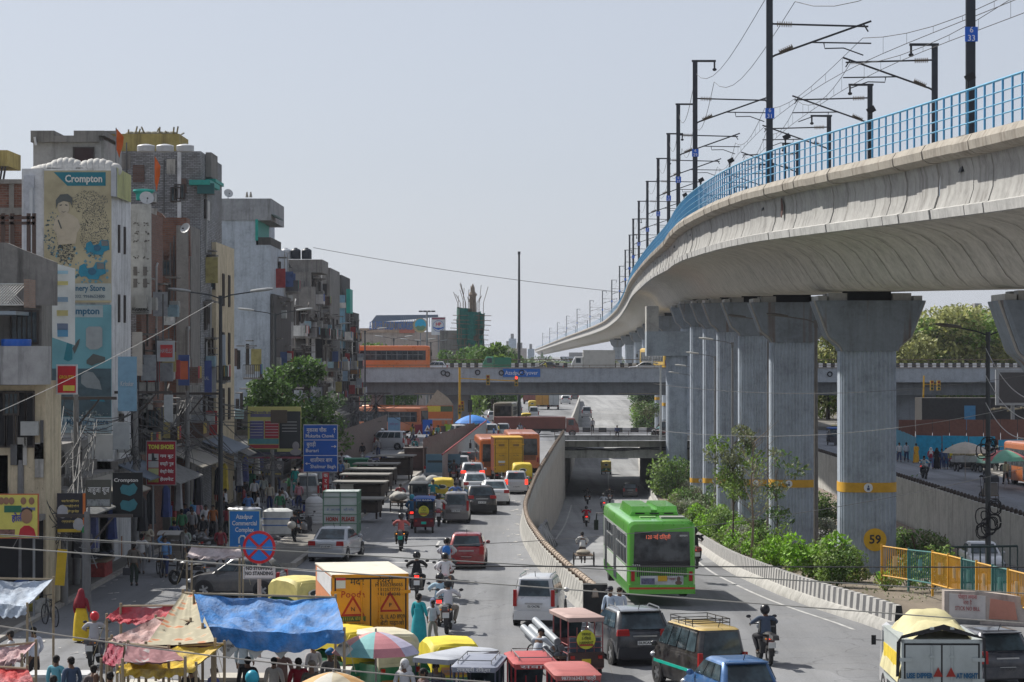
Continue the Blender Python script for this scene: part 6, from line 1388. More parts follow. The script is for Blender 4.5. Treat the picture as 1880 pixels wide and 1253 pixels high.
for i,(k,px,py,s,where)in enumerate(SHR):
 g=GU(px,py);lo=barR(g.y)+.9
 if g.x<lo:g.x=lo
 s*=.92+max(0,g.y-105)/230
 o=place(SH[k],USED,(g.x,g.y,zU(g.y)+.15),U(0,6.3),'%s shrub %s'%(WD[k],where),'shrubs of the planting strip');o.scale=(s,s,s*U(.9,1.1))
for i,(px,py,k,s,wd)in enumerate(((1128,800,'mid',3.0,'first'),(1150,802,'olive',2.6,'second'),(1172,800,'silver',2.6,'third'),(1105,782,'mid',3.2,'fourth'),(1120,775,'bright',3.0,'fifth'),(1145,775,'mid',3.4,'sixth'),(1090,768,'olive',3.0,'seventh'),(1082,757,'mid',3.6,'eighth'),(1100,757,'dark',3.4,'ninth'),(1072,748,'olive',4,'tenth'),(1092,745,'mid',4.5,'eleventh'),(1190,790,'mid',2.5,'twelfth'))):
 g=GU(px,py)if py>770 else G(px,py);o=place(SH[k],USED,(max(g.x,barR(g.y)+1.2),g.y,g.z),U(0,6),'%s bush from the low bridge on the slope beyond the crossing'%wd,'bushes beyond the crossing');o.scale=(s*.8,s*.8,s*.62)
q=random.Random(31)
for k in range(44):
 d=100+k*3.3;kd=q.choice(('mid','olive','silver','yellow','silver','olive','bright'));lo=barR(d)+1.6;hi=min(SR(d)-1.2,VX(d)-2.3);x=lerp(lo,hi,(k*.618)%1)if d>112 else lerp(13.2,hi,(k*.618)%1);s=q.uniform(.72,1.0)+max(0,d-110)/330
 o=place(SH[kd],USED,(x,d,zU(d)+.15),q.uniform(0,6),'%s shrub of the dense band, %s from the near end'%(WD[kd],ordw(k+1)),'shrubs of the planting strip');o.scale=(s,s,s*q.uniform(.9,1.2))
bt=[treemesh('far_tree',10,5,2200,.38,(G1,G3),21,3,label='x',tr=.25),treemesh('far_tree',10,5.5,2200,.4,(G2,G1),22,2.4,label='x',tr=.25),treemesh('far_tree',12,7,5200,.30,(G2,G7,G7),23,2.5,label='x',tr=.3,blobs_=26)]
FT=[(0,715,360,9.5,.75,'behind the left street lamps above the orange bus'),(1,690,365,9.5,.7,'behind the end of the flyover on the left'),(1,745,365,9,.6,'half hidden by the orange bus on the flyover'),(1,905,345,9.5,.8,'below the scaffolded tower'),(0,880,350,9,.7,'left of the scaffolded tower foot'),(0,845,355,8.6,.6,'by the petrol sign post'),(1,930,370,8,.55,'right of the scaffolded tower'),(2,1690,345,14,1.15,'left side of the leafy mass right of the numbered pier'),(2,1745,350,14,1.45,'middle of the leafy mass right of the numbered pier'),(2,1800,352,14,1.3,'under the right hand cap'),(2,1850,360,13,1.1,'at the right edge behind the flyover'),(2,1520,350,13,.95,'seen between the numbered pier and the second pier'),(1,1600,380,12,1.2,'behind the numbered pier'),(0,920,600,0,1.0,'on the road divider beyond the flyover'),(1,893,560,0,.8,'pale one over the crowd beyond the flyover'),(0,985,760,7,1.3,'far down the left road'),(0,1040,900,6,1.4,'at the far bend of the road'),(1,1070,820,6,1.3,'at the far end of the bushy slope'),(0,1110,700,7,1.0,'behind the slim piers'),(1,1010,1000,6,1.6,'in the haze at the road end'),(0,960,900,7,1.4,'in the haze over the trucks'),(0,870,500,0,.8,'behind the crossing crowd'),(1,640,430,0,1.0,'behind the far houses'),(0,700,480,0,1.0,'above the far orange buses'),(1,760,500,0,1.0,'beyond the orange hoarding'),(0,830,470,0,.9,'beyond the signal post'),(1,1560,480,0,1.0,'low behind the right carriageway'),(0,1760,520,0,1.2,'behind the wall pier'),(1,1470,460,0,1.0,'far back between the piers')]
for i,(k,px,d,zt,s,wd)in enumerate(FT):
 o=place(bt[k],USED,((px-CX)/F*d,d,0),i*1.3,('dusty green tree ' if k<2 else 'large yellowish green tree ')+wd,'trees beyond the crossing')
 o.scale=(s,s,s*(1.0 if zt==0 else zt/({0:10,1:10,2:12}[k]*s)))
mb=MB()
for k in range(46):
 px=-60+k*46;d=1100+(k*37)%500;leafcloud(mb,((px-CX)/F*d,d,3),(13,8,4+(k*13)%3),150,1.5,400+k)
tag(mb.build('distant_trees',leafmat(G6),smooth=False),'hazy belt of distant trees along the horizon','trees',kind='stuff')
mb=MB();q=random.Random(9)
for k in range(900):
 d=q.uniform(90,250);x=q.uniform(barR(d)+.6,SR(d));leafcloud(mb,(x,d,zU(d)+.22),(.25,.25,.08),4,.06,900+k)
tag(mb.build('weeds',leafmat(G3),smooth=False),'sparse weeds on the soil of the planting strip','weeds',kind='stuff')
def rear(px,py,L,rz=0,z=0.0,u=False):
 g=GU(px,py)if u else G(px,py,z);r=R(rz);return Vector((g.x-math.sin(r)*L/2,g.y+math.cos(r)*L/2,g.z)),r
def C(px,py,kind,col,lab,rz=0,z=0.0,u=False,**kw):
 p,r=rear(px,py,KINDS[kind]['L'],rz,z,u);return car(lab,kind,col,p,r,**kw)
def M_(px,py,lab,rz=0,u=False,c=(.03,.03,.035),who=None,pil=None,**kw):
 "two-wheeler with its rider; px, py is the rear tyre's contact"
 p,r=rear(px,py,1.9,rz,0,u);motorbike(lab,p,r,c=c,**kw).scale=(1.1,1.1,1.1)
 d_=Vector((-math.sin(r),math.cos(r),0))
 if who:person(who[0],p-d_*.24,r,'ride',*who[1:3],**dict(who[3]if len(who)>3 else{},scale=1.1))
 if pil:person(pil[0],p-d_*.68+Vector((0,0,.02)),r,'pillion',*pil[1:3],**dict(pil[3]if len(pil)>3 else{},scale=1.08))
SIL=(.42,.43,.45);WHT_=(.6,.61,.62);HB=dict(head='helmet',hc=(.015,.015,.018))
C(980,1152,'mpv',WHT_,'white tall hatchback in the street beside the end of the curved wall',-8,num='DL1CAC782',rails=True)
C(856,1046,'hatch',(.23,.008,.012),'dark red hatchback in the middle of the street',-1,num='DL 8CAT 6219')
C(837,962,'mpv',(.15,.14,.14),'grey hatchback ahead of the dark red one',0,num='HR 26 CM 0919')
C(885,945,'suv',(.02,.022,.025),'black sport utility car beside the grey hatchback',8,clad=(.03,.03,.03),num='DL 3C 5577')
C(911,928,'sedan',WHT_,'white sedan just ahead of the black car',4)
C(948,908,'hatch',SIL,'silver hatchback with lit brake lights close to the curved wall',2,brake=True,num='DL 7CQ 0919')
C(874,912,'sedan',(.5,.51,.52),'silver white sedan queued behind the small cars on the left lane',3)
C(868,893,'suv',SIL,'silver utility car with red lamps in the queue',2,brake=True)
C(845,874,'hatch',WHT_,'small white car in front of the yellow rickshaw',0)
C(862,868,'suv',(.04,.035,.035),'dark car with glowing tail lamps near the orange bus',5,brake=True)
C(885,862,'van',WHT_,'white van to the left of the orange bus',2,cat='van')
C(903,810,'van',WHT_,'white minivan ahead of the yellow container truck',3,cat='van');C(925,806,'mpv',SIL,'silver minivan just beyond the white minivan',3)
C(846,812,'van',(.55,.55,.55),'pale van near the signal post',10,cat='van')
C(795,880,'sedan',SIL,'silver car behind the grey blue board',-30)
C(672,872,'sedan',SIL,'silver sedan standing behind the dark wooden stalls',80)
C(703,820,'van',WHT_,'white van by the brown sheet fence',60,cat='van');C(745,826,'van',(.5,.52,.54),'white van beneath the pale blue board',75,cat='van')
C(598,1033,'sedan',(.40,.42,.45),'silver luxury sedan parked at the kerb beside the yellow truck',-9,num='UP 16 BZ 0009')
C(565,926,'van',(.30,.31,.31),'grey van parked between the direction board and the scooters',5,cat='van')
p=G(432,1098,0);car('grey hatchback parked crosswise behind the blue tarpaulin','hatch',(.07,.07,.075),(p.x,p.y+.6,0),R(82),num=None)
p=G(430,985,0);car('white hatchback half hidden behind the blue commercial complex sign','hatch',WHT_,(p.x,p.y,0),R(60))
car('dark grey sport utility car next to the loaded red rickshaw','suv',(.025,.03,.04),(*rear(1184,1224,4,12)[0],),R(12),num='DL9CAX',clad=(.03,.03,.035),rails=True,roof=(.20,.22,.25),wing=True,rearlow=None)
car('black taxi van with yellow roof and empty roof rack','van',(.012,.012,.014),(*rear(1328,1278,3.7,18)[0],),R(18),rack=True,roof=(.60,.42,.12),stripe=(.0,.40,.30),cat='taxi')
car('blue hatchback cut by the lower edge in front of the taxi','hatch',(.03,.13,.33),(*rear(1382,1328,3.6,14)[0],),R(14),wing=True)
car('dark grey hatchback at the lower right corner','hatch',(.035,.04,.055),(*rear(1850,1262,3.6,10)[0],),R(10),num='DL 1CAA 29',wing=True)
b_=bus('bright green low floor city bus entering the sunken road',(*rear(1215,1108,11.5,2.5)[0],),R(2.5),c=(.10,.42,.03),stripe=(.55,.06,.02))
y=-5.75
q=MB().box((0,y-.03,.84),(1.6,.04,.36)).build('rear_advert',plain((.50,.52,.53),.6,var=.4),b_);MB().box((.02,y-.06,.92),(.34,.02,.2)).build('number_plate',plain((.62,.38,.02)),b_)
MB().box((-.52,y-.055,.82),(.5,.01,.22)).build('print',plain((.12,.12,.2),.6,var=.8,scale=14),q);text('7 खबर',.13,WORD((.3,.05,.05)),q,(.34,y-.06,.9));MB().ell((.62,y-.05,.9),(.07,.01,.1)).ell((.62,y-.05,.76),(.13,.01,.08)).build('portrait',plain((.16,.1,.08)),q)
q=MB().box((-.15,y-.03,2.45),(1.0,.04,.28)).build('route_display',plain((.12,.03,.025),.4),b_);text('120 नई दिल्ली',.2,plain((.7,.15,.08),emit=.5),q,(-.15,y-.055,2.45),fit=.9)
text('TATA',.12,WORD(),b_,(-.95,y-.06,1.4));text('सावधान',.1,WORD(),b_,(.8,y-.06,2.5))
M_(1280,1046,'red and black motorcycle beside the green bus',3,c=(.2,.02,.02),who=('motorcyclist in black shirt and dark helmet riding beside the green bus',(.015,.015,.018),(.03,.03,.04),HB))
M_(1416,1225,'motorcycle with a black rear bag on the open road',6,who=('rider in a grey blue jacket and black helmet on the open road',(.06,.085,.13),(.02,.02,.025),HB))
p,r=rear(1418,1219,1.9,6);t=thing('delivery_bag','black square bag strapped behind the rider on the open road','bag',(p.x-.02,p.y-.68,.86));MB().box((0,0,.22),(.5,.4,.42),taper=.94).build('bag',plain((.03,.033,.035),.7),t);MB().box((0,-.2,.25),(.42,.02,.04)).build('zip',plain((.2,.2,.2)),t)
p,r=rear(1072,1040,2.0,2,0,True);cyclecart('empty cycle cart ridden down the sunken road',p,r);person('cyclist in a white shirt pulling the cycle cart in the sunken road',p+Vector((0,.15,0)),r,'pedal',(.6,.6,.58),(.1,.1,.11))
MB_=MB();MB_.ell((0,0,.1),(.38,.4,.16));o=MB_.build('sack',plain((.3,.27,.22),.9),loc=(p.x,p.y-.9,p.z+.6));tag(o,'brown sack on the cycle cart in the sunken road','sack')
M_(1077,968,'scooter in the sunken road with a red clad rider',0,u=True,scooter=True,who=('scooter rider in a red top in the sunken road',(.35,.01,.03),(.05,.05,.06),HB))
M_(1079,927,'motorcycle in the shade below the bridge, left one',0,u=True,who=('left rider in dark clothes in the shade of the bridge',(.02,.02,.02),(.02,.02,.03)))
M_(1109,940,'white scooter at the shade edge below the bridge',0,u=True,scooter=True,c=(.5,.5,.5),who=('rider in a pale shirt at the shade edge below the bridge',(.4,.45,.5),(.1,.12,.15),HB))
M_(1120,926,'motorcycle in the shade below the bridge, right one',0,u=True,who=('right rider in black in the shade of the bridge',(.012,.012,.012),(.02,.02,.03)))
C(1157,914,'hatch',(.015,.015,.017),'black hatchback driving out below the low bridge',-3,u=True)
p,r=rear(1113,872,2.65,0,0,True);autorickshaw('yellow and green auto rickshaw in the sun beyond the low bridge',p,r,canopy=(.5,.42,.12))
C(1157,955,'mpv',SIL,'silver car with roof rails just ahead of the green bus',0,u=True,rails=True);C(1195,962,'sedan',WHT_,'white sedan ahead of the green bus on the right',0,u=True);C(1168,975,'sedan',(.3,.32,.36),'blue grey sedan hidden by the roof unit of the green bus',0,u=True)
def T(px,py,L,rz,**kw):p,r=rear(px,py,L,rz);return p,r
p,r=rear(680,1255,5.6,11)
tk=truck('yellow container truck with warning triangles and orange white side',p,r,box=(.70,.30,.012),L=5.6,W_=2.15,H=3.06,side=(.62,.25,.12),roofc=(.62,.58,.48))
yb=-2.8-.06;B=plain((.02,.03,.02));RD=plain((.42,.03,.01))
text('मदर',.26,B,tk,(-.38,yb,2.85));text('डेयरी',.26,B,tk,(.4,yb,2.87));text('Pooda',.27,RD,tk,(-.5,yb,2.5));text('M 9305345055\n9312577773\n9811404046',.13,B,tk,(.52,yb,2.62));text('DL 1L AD 8929',.17,B,tk,(.6,yb,1.86),fit=.72);text('बेटी पढ़ाओ',.17,B,tk,(.6,yb,1.68));text('बेटी बचाओ',.17,B,tk,(-.55,yb,1.64))
for x in(-.5,.55):
 z=2.16 if x<0 else 2.26;s3=.34
 MB().poly([(x-s3,yb,z-.26),(x+s3,yb,z-.26),(x,yb,z+.32)],.012).build('warning_triangle',RD,tk);MB().poly([(x-s3*.7,yb-.012,z-.2),(x+s3*.7,yb-.012,z-.2),(x,yb-.012,z+.2)],.01).build('triangle_centre',plain((.7,.25,.03)),tk);text('N' if x<0 else 'P',.16,B,tk,(x,yb-.03,z-.07))
q=MB().box((-.5,yb,1.82),(.72,.01,.14)).build('notice_panel',plain((.08,.12,.03)),tk);text('1111A केवल',.12,WORD((.6,.5,.05)),q,(-.5,yb-.01,1.82));MB().box((-.84,yb,2.83),(.26,.012,.3)).build('sticker',plain((.62,.65,.63)),tk);MB().box((-.84,yb-.01,2.94),(.26,.012,.07)).build('sticker_band',plain((.5,.03,.04)),tk)
mb=MB();mb.poly([(-1.09,-2.78,2.98),(-1.09,.7,2.98),(-1.09,.7,2.6),(-1.09,-2.78,2.45)],.015,(1,0,0));mb.build('white_side_band',plain((.6,.6,.6)),tk)
p,r=rear(934,888,5.4,4);tk=truck('yellow container truck with ribbed doors in front of the orange buses',p,r,box=(.60,.34,.02),L=5.4,W_=2.1,H=3.3,side=(.14,.03,.015));yb=-2.76
mb=MB()
for x in(-.52,.52):
 for z in(1.3,1.75,2.15,2.55,2.95):mb.box((x,yb,z),(.85,.05,.06))
mb.build('door_rib',plain((.5,.27,.015)),tk)
for x in(-.52,.52):MB().box((x,yb-.01,2.74),(.42,.02,.16)).build('vent',plain((.25,.14,.03)),tk);text('KL-700',.13,B,tk,(x,yb-.03,2.0))
q=MB().box((-.5,yb-.02,1.55),(.5,.02,.14)).build('label_panel',plain((.6,.62,.6)),tk);text('Zarw',.2,WORD((.05,.08,.3)),q,(-.52,yb-.04,1.36));mb=MB()
for x in(-.5,-.25,0,.25,.5):mb.tube([(x,-2.74,.45),(x,-2.74,.85)],.025)
mb.tube([(-.55,-2.74,.5),(.55,-2.74,.5)],.03);mb.build('guard',plain((.5,.5,.48)),tk)
bus('orange city bus left of the yellow container truck',(*rear(912,882,11.5,3)[0],),R(3),c=(.60,.14,.015),pod=False,white=False);bus('orange city bus with roof hatches right of the yellow container truck',(*rear(962,868,11.5,2)[0],),R(2),c=(.58,.15,.03),pod=False,white=False)
p,r=rear(960,897,2.65,3);autorickshaw('auto rickshaw squeezed behind the silver hatchback with brake lights',p,r)
p,r=rear(812,932,2.65,0);autorickshaw('auto rickshaw with bright yellow hood beside the grey hatchback',p,r,canopy=(.60,.44,.04))
p,r=rear(778,980,2.75,0);erickshaw('dark electric rickshaw with blue roof and round yellow advert',p,r,roof=(.01,.07,.28),frame=(.04,.03,.03),rear=(.12,.01,.02),num=(.0,.45,.35),sign='SAI BABA')
p,r=rear(768,945,2.75,0);erickshaw('dark electric rickshaw ahead of the blue roofed one',p,r,roof=(.03,.035,.04),frame=(.04,.04,.04),disc=False)
M_(756,972,'maroon scooter left of the blue roofed rickshaw',0,c=(.1,.01,.02),scooter=True,who=('rider in dark blue shirt left of the blue roofed rickshaw',(.02,.04,.12),(.03,.05,.1),HB),pil=('pillion in teal helmet and blue shirt left of the blue roofed rickshaw',(.02,.1,.2),(.03,.04,.08),dict(head='helmet',hc=(.02,.25,.33))))
M_(805,968,'red motorcycle with lit tail lamp right of the blue roofed rickshaw',0,c=(.25,.01,.03),who=('rider in a white shirt right of the blue roofed rickshaw',(.55,.54,.54),(.1,.1,.1),HB))
M_(735,1013,'motorcycle with green plate ridden by a man in salmon shirt',0,num=(.0,.42,.33),who=('man in a salmon shirt and black helmet riding down the street',(.50,.13,.12),(.02,.02,.02),HB),ind=True)
M_(765,1102,'black scooter beside the yellow container truck',2,scooter=True,c=(.015,.015,.018),who=('rider all in black with a black helmet beside the yellow container truck',(.012,.012,.015),(.015,.015,.02),HB),lit=True)
M_(819,1166,'black motorcycle nearest to the camera in the street',-3,who=('man in white grey shirt and helmet on the nearest motorcycle',(.55,.55,.58),(.25,.22,.18),HB))
M_(806,1152,'scooter half hidden left of the nearest motorcycle',0,scooter=True,c=(.3,.35,.4),who=('rider in a light blue shirt left of the nearest motorcycle',(.35,.5,.6),(.1,.12,.2),HB))
M_(818,1105,'motorcycle carrying two men in white shirts',3,who=('front rider in white of the pair ahead of the nearest motorcycle',(.58,.58,.6),(.2,.2,.25),HB),pil=('pillion in a white shirt ahead of the nearest motorcycle',(.62,.62,.64),(.1,.1,.12),dict(head='hair')))
M_(821,1070,'red scooter behind the dark red hatchback',2,scooter=True,c=(.35,.01,.02),who=('rider in a pale shirt behind the dark red hatchback',(.5,.5,.55),(.1,.1,.1),HB),pil=('pillion carrying a blue backpack behind the dark red hatchback',(.45,.46,.5),(.05,.05,.08)))
p,r=rear(821,1070,1.9,2);t=thing('backpack','bright blue backpack worn by the scooter pillion','backpack',(p.x,p.y-.78,1.28));MB().ell((0,-.05,0),(.17,.11,.24)).build('bag',plain((.02,.16,.5),.6),t);MB().ell((0,-.15,-.06),(.11,.04,.1)).build('pocket',plain((.02,.12,.4)),t)
p,r=rear(733,940,2,0);cyclecart('cycle cart loaded with white netted bundles near the stalls',p,r);mb=MB()
for k in range(7):mb.ell((U(-.3,.3),-.85+U(-.4,.4),.8+U(0,.2)),(.32,.32,.24))
o=mb.build('bundle',plain((.42,.41,.38),.9,var=.4));o.location=p;tag(o,'white netted bundles piled on the cycle cart','bundle');person('man in a dark red shirt pedalling the loaded cycle cart',p+Vector((0,.15,0)),r,'pedal',(.22,.02,.03),(.05,.05,.06))
M_(794,935,'motorcycle by the yellow auto rickshaw',0,who=('rider in teal wearing a cap by the yellow auto rickshaw',(.02,.18,.2),(.03,.03,.04),dict(head='cap',hc=(.1,.1,.1))))
M_(835,940,'motorcycle in front of the grey hatchback',0,who=('man in a blue shirt riding ahead of the grey hatchback',(.12,.22,.5),(.03,.03,.04)))
M_(833,890,'motorcycle with two riders under the dark flat canopy',0,who=('first dark clad rider under the flat canopy',(.02,.02,.02),(.02,.02,.02)),pil=('second dark clad rider under the flat canopy',(.05,.05,.05),(.02,.02,.02)))
p,r=rear(625,1010,3.8,0);tk=truck('small white cage pickup painted HORN PLEASE at the kerb',p,r,box=(.46,.50,.49),L=3.9,W_=1.62,z0=.75,H=2.72,cab=(.5,.52,.52),doors=False,wheel_r=.3);yb=-1.99
mb=MB()
for x in(-.8,0,.8):mb.bb((x-.03,yb,.7),(x+.03,yb+.05,2.74))
for z in(.78,1.25,1.68,2.1,2.5,2.74):mb.bb((-.83,yb-.01,z-.02),(.83,yb+.04,z+.02))
for s in(-1,1):
 for k in range(5):mb.bb((s*.81,-1.9+k*.55,.75),(s*.84,-1.86+k*.55,2.74))
 for z in(1.25,1.7,2.15,2.7):mb.bb((s*.81,-1.9,z),(s*.84,.4,z+.04))
mb.build('cage',plain((.12,.22,.16),.6),tk);text('HORN   PLEASE',.27,WORD((.3,.03,.02)),tk,(0,yb-.03,1.45),fit=1.35,bold=.01);text('ॐ  जय माता    श्री गणेश',.15,WORD((.05,.12,.3)),tk,(0,yb-.03,1.9),fit=1.3)
p,r=rear(1728,1330,4.6,-1);tk=truck('white goods truck with yellow tarpaulin painted USE DIPPER AT NIGHT',p,r,box=(.42,.46,.45),L=4.7,W_=2.0,z0=.8,H=2.12,cab=(.5,.5,.5),doors=True);yb=-2.43
mb=MB();n=10;rg=[]
for i in range(n+1):
 yy=-2.35+i*3.3/n;h=2.4+.14*math.sin(i*1.1)+(.1 if i>2 else-.05);row=[]
 for j in range(11):u=j/10;x=-1.1+2.2*u;row.append((x,yy+.03*math.sin(j*3.1),1.45+(h-1.45)*min(1,3.2*min(u,1-u)+.02)**.5+.03*math.sin(i*2.3+j*1.9)if 0<j<10 else(1.05 if j==0 else 1.6)))
 rg.append(row)
mb.loft(rg,closed=False,caps=False);mb.build('tarpaulin',plain((.55,.50,.28),.8,var=.4,scale=1.2),tk)
mb=MB();mb.poly([(-1.02,yb,2.1),(-1.0,yb,2.14),(0,yb,2.36),(1.0,yb,2.14),(1.02,yb,2.0),(1.06,yb,1.1),(1.1,yb,1.1),(1.08,yb,2.16),(.05,yb,2.5),(-1.0,yb,2.22),(-1.12,yb,2.05),(-1.14,yb,1.2),(-1.06,yb,1.2)],.03);mb.build('black_sheet',plain((.02,.02,.022),.6),tk)
MB().bb((-1.03,-2.2,1.1),(-1.01,.7,1.7)).build('yellow_flap',plain((.68,.50,.03),.8,var=.3),tk)
text('USE DIPPER',.17,WORD((.02,.1,.2)),tk,(-.56,yb-.02,1.22),fit=.66,bold=.01);text('AT NIGHT',.17,WORD((.02,.1,.2)),tk,(.62,yb-.02,1.22),fit=.54,bold=.01)
for x in(-.1,.22):MB().poly([(x-.12,yb-.03,1.2),(x+.12,yb-.03,1.2),(x,yb-.03,1.44)],.012).build('warning_triangle',plain((.30,.02,.01),.5),tk)
p,r=rear(1076,1250,2.75,12);erickshaw('dusty red electric rickshaw with round yellow advert beside the dark car',p,r,roof=(.40,.28,.25),frame=(.32,.10,.10),rear=(.07,.035,.03));
p=T3=None
def TZ(px,py,z,L,rz=0):
 "centre of a vehicle whose rear roof edge (height z) is seen at px, py"
 g=G(px,py,z);r=R(rz);return Vector((g.x-math.sin(r)*L/2,g.y+math.cos(r)*L/2,0)),r
p,r=TZ(985,1222,1.75,2.75,6);erickshaw('red electric rickshaw with barred back at the lower edge',p,r,roof=(.38,.06,.06),frame=(.30,.01,.02),rear=(.3,.01,.02),disc=False,sign='सवारी',rack=True)
p,r=TZ(1062,1243,1.75,2.75,6);erickshaw('red electric rickshaw lettered with a phone number, cut by the lower edge',p,r,roof=(.38,.10,.09),frame=(.30,.01,.02),disc=False,sign='9873163431 यात्री')
p,r=TZ(870,1228,1.75,2.75,-6);erickshaw('grey blue roofed electric rickshaw with a roof rack',p,r,roof=(.22,.24,.30),frame=(.05,.06,.1),disc=False,rack=True,sign='लक्ष्मी रिक्शा')
p,r=TZ(792,1212,1.75,2.75,-30);erickshaw('pale roofed electric rickshaw behind the big umbrella',p,r,roof=(.38,.40,.44),frame=(.05,.06,.1),disc=False)
p,r=TZ(838,1196,1.5,2.65,12);autorickshaw('yellow auto rickshaw with an advert strip under its rear window',p,r,canopy=(.68,.55,.03),sign='amazon pay')
p,r=TZ(672,1172,1.5,2.65,30);autorickshaw('yellow auto rickshaw between the container truck and the umbrella',p,r,canopy=(.66,.50,.03))
p,r=TZ(735,1178,1.5,2.65,30);autorickshaw('cream hooded auto rickshaw behind the umbrella',p,r,canopy=(.58,.54,.40))
p,r=TZ(578,1076,1.5,2.65,35);autorickshaw('pale yellow auto rickshaw beside the orange side of the container truck',p,r,canopy=(.62,.53,.18))
p,r=rear(1035,1240,2.0,28);cyclecart('cycle cart carrying a bundle of grey pipes',p,r);t=thing('pipe_bundle','bundle of thick grey plastic pipes on the cycle cart','pipes',p+Vector((0,-.3,.68)),r-.2)
for k,(x,z)in enumerate(((-.24,0),(0,0),(.24,0),(-.12,.2),(.12,.2),(0,.4),(-.36,.2))):
 o=MB().lathe([(.105,-1.0),(.105,1.2),(.085,1.2),(.085,-1.0)],n=14).xf(Matrix.Rotation(R(-80),4,'X')).build('pipe',plain((.34,.37,.40),.45),t,loc=(x,0,z+.1));MB().cyl((x,-.97,z-.09),(x,-.96,z-.09),.08,n=12)
MB().cyl((0,0,0),(0,0,.01),.01).build('rope',plain(BLACK),t)
person('man in a light grey polo shirt and cap pushing the pipe cart',G(985,1262),R(-20),'push',(.42,.45,.5),(.03,.04,.06),head='cap',hc=(.015,.015,.02),sleeve='tshirt')
def FX(px,y):return(px-CX)/F*y
FZ=6.9
bus('orange bus driving along the flyover above the street',(FX(712,304),304,FZ+.3),R(-90),c=(.66,.15,.02),L=10.5,H=3.15,pod=False,white=False)
bus('yellow school bus on the flyover partly behind the portal beam',(FX(1215,309)+.0,311,FZ+.1),R(20),c=(.62,.38,.02),L=8,pod=False,white=False);q=None
t=[o for o in bpy.data.objects if o.get('label')=='yellow school bus on the flyover partly behind the portal beam'][0];q=MB().box((0,-4.1,1.3),(2.3,.05,.5)).build('name_band',plain((.03,.05,.25)),t);text('VEDA International School',.22,WORD(),q,(.1,-4.14,1.3),fit=1.9)
car('black saloon car on the flyover','sedan',(.015,.017,.02),(FX(1002,303),303,FZ),R(90));car('white saloon car on the flyover by the portal column','sedan',(.55,.55,.55),(FX(1182,303),303,FZ),R(90));car('white car following the orange bus on the flyover','hatch',WHT_,(FX(795,304),304,FZ),R(90))
truck('white ribbed box truck on the flyover',(FX(1088,306),306,FZ),R(90),box=(.46,.45,.42),L=5.4,W_=1.9,z0=.7,H=2.9,cab=(.55,.55,.54));
t=truck('green covered three wheeled cargo rickshaw on the flyover',(FX(912,304),304,FZ),R(90),box=(.02,.16,.09),L=3.6,W_=1.4,z0=.5,H=2.0,cab=(.02,.2,.1),wheel_r=.25,doors=False,name='cargo_rickshaw')
motorbike('small motorcycle crossing the flyover',(FX(1003,301.5),301.4,FZ),R(90));person('rider in yellow on the flyover',(FX(1003,301.5)-.0,301.4,FZ),R(90),'ride',(.4,.35,.05),(.05,.05,.05))
def far(px,py):g=G(px,py);return(g.x,g.y,0)
truck('long brown open cargo truck crossing behind the orange bus',(FX(1005,275)-1.2,276,.02),R(-90),box=(.17,.05,.035),L=9.5,W_=2.3,z0=.9,H=2.2,cab=(.2,.05,.04),doors=False)
truck('dark red open truck on the crossing behind the orange bus',(FX(955,285),284,.02),R(-80),box=(.14,.02,.02),L=5.2,W_=2.1,z0=.8,H=2.0,cab=(.1,.1,.1),doors=False)
bus('old bus with brown lower rear beyond the crossing',far(928,782),R(-4),c=(.40,.36,.30),L=9,pod=False,white=False)
truck('orange box truck down the road beyond the flyover',far(996,752),R(-2),box=(.50,.26,.05),H=3.6,W_=2.3);truck('white box truck right of the orange one',far(1016,752),R(-2),box=(.45,.47,.48),H=2.8,W_=2.0)
truck('maroon truck far down the road',far(972,742),R(-2),box=(.3,.1,.08),H=3.3,W_=2.3);autorickshaw('auto rickshaw far beyond the flyover',far(977,755),0,canopy=(.55,.38,.05));autorickshaw('second far auto rickshaw by the crossing',far(966,783),0)
for px,py,k,c,lab in((980,770,'van',WHT_,'white van on the far road left of the orange truck'),(950,762,'van',(.45,.47,.48),'pale van far behind the old bus'),(1038,742,'suv',WHT_,'far white car with red lamps at the bend'),(905,775,'hatch',SIL,'silver car beyond the signal'),(870,790,'sedan',WHT_,'white car crossing behind the black signal'),(1055,735,'hatch',(.1,.1,.1),'tiny dark car at the far bend')):
 car(lab,k,c,far(px,py),0)
C(1077,768,'mpv',SIL,'silver car alone on the climbing road beyond the bridge',-2)
for px,py,lab,rz in((700,795,'faded orange bus standing under the flyover, left one',70),(742,790,'faded orange bus under the flyover behind the hoarding',60)):
 bus(lab,far(px,py),R(rz),c=(.5,.16,.06),L=11,pod=False,white=False)
car('black jeep with roof load on the low bridge','van',(.02,.02,.02),(FX(1228,272),272,.02),R(70),rack=True,cat='jeep');motorbike('motorcycle on the low bridge beside the jeep',(FX(1212,269),269,.02),R(80),c=(.2,.02,.02));person('rider in teal and white on the low bridge',(FX(1212,269),269,.02),R(80),'ride',(.3,.5,.5),(.05,.05,.05))
bus('orange bus at the right edge on the far carriageway',(*(Vector(G(1878,902))+Vector((2.5,5.5,0))),),R(4),c=(.55,.16,.04),L=11,pod=False,white=False)
M_(1693,878,'motorcycle on the far carriageway by the pedestrians',180,who=('rider in a pale shirt coming along the far carriageway',(.45,.5,.5),(.05,.05,.06)))
p=G(1808,925);cyclecart('cycle rickshaw with black hood at the lamp post on the far carriageway',p,R(5),hood=(.03,.03,.035))
p=G(1787,862);car('dark jeep parked among the carts of the far carriageway','van',(.03,.03,.03),p,R(80),cat='jeep')
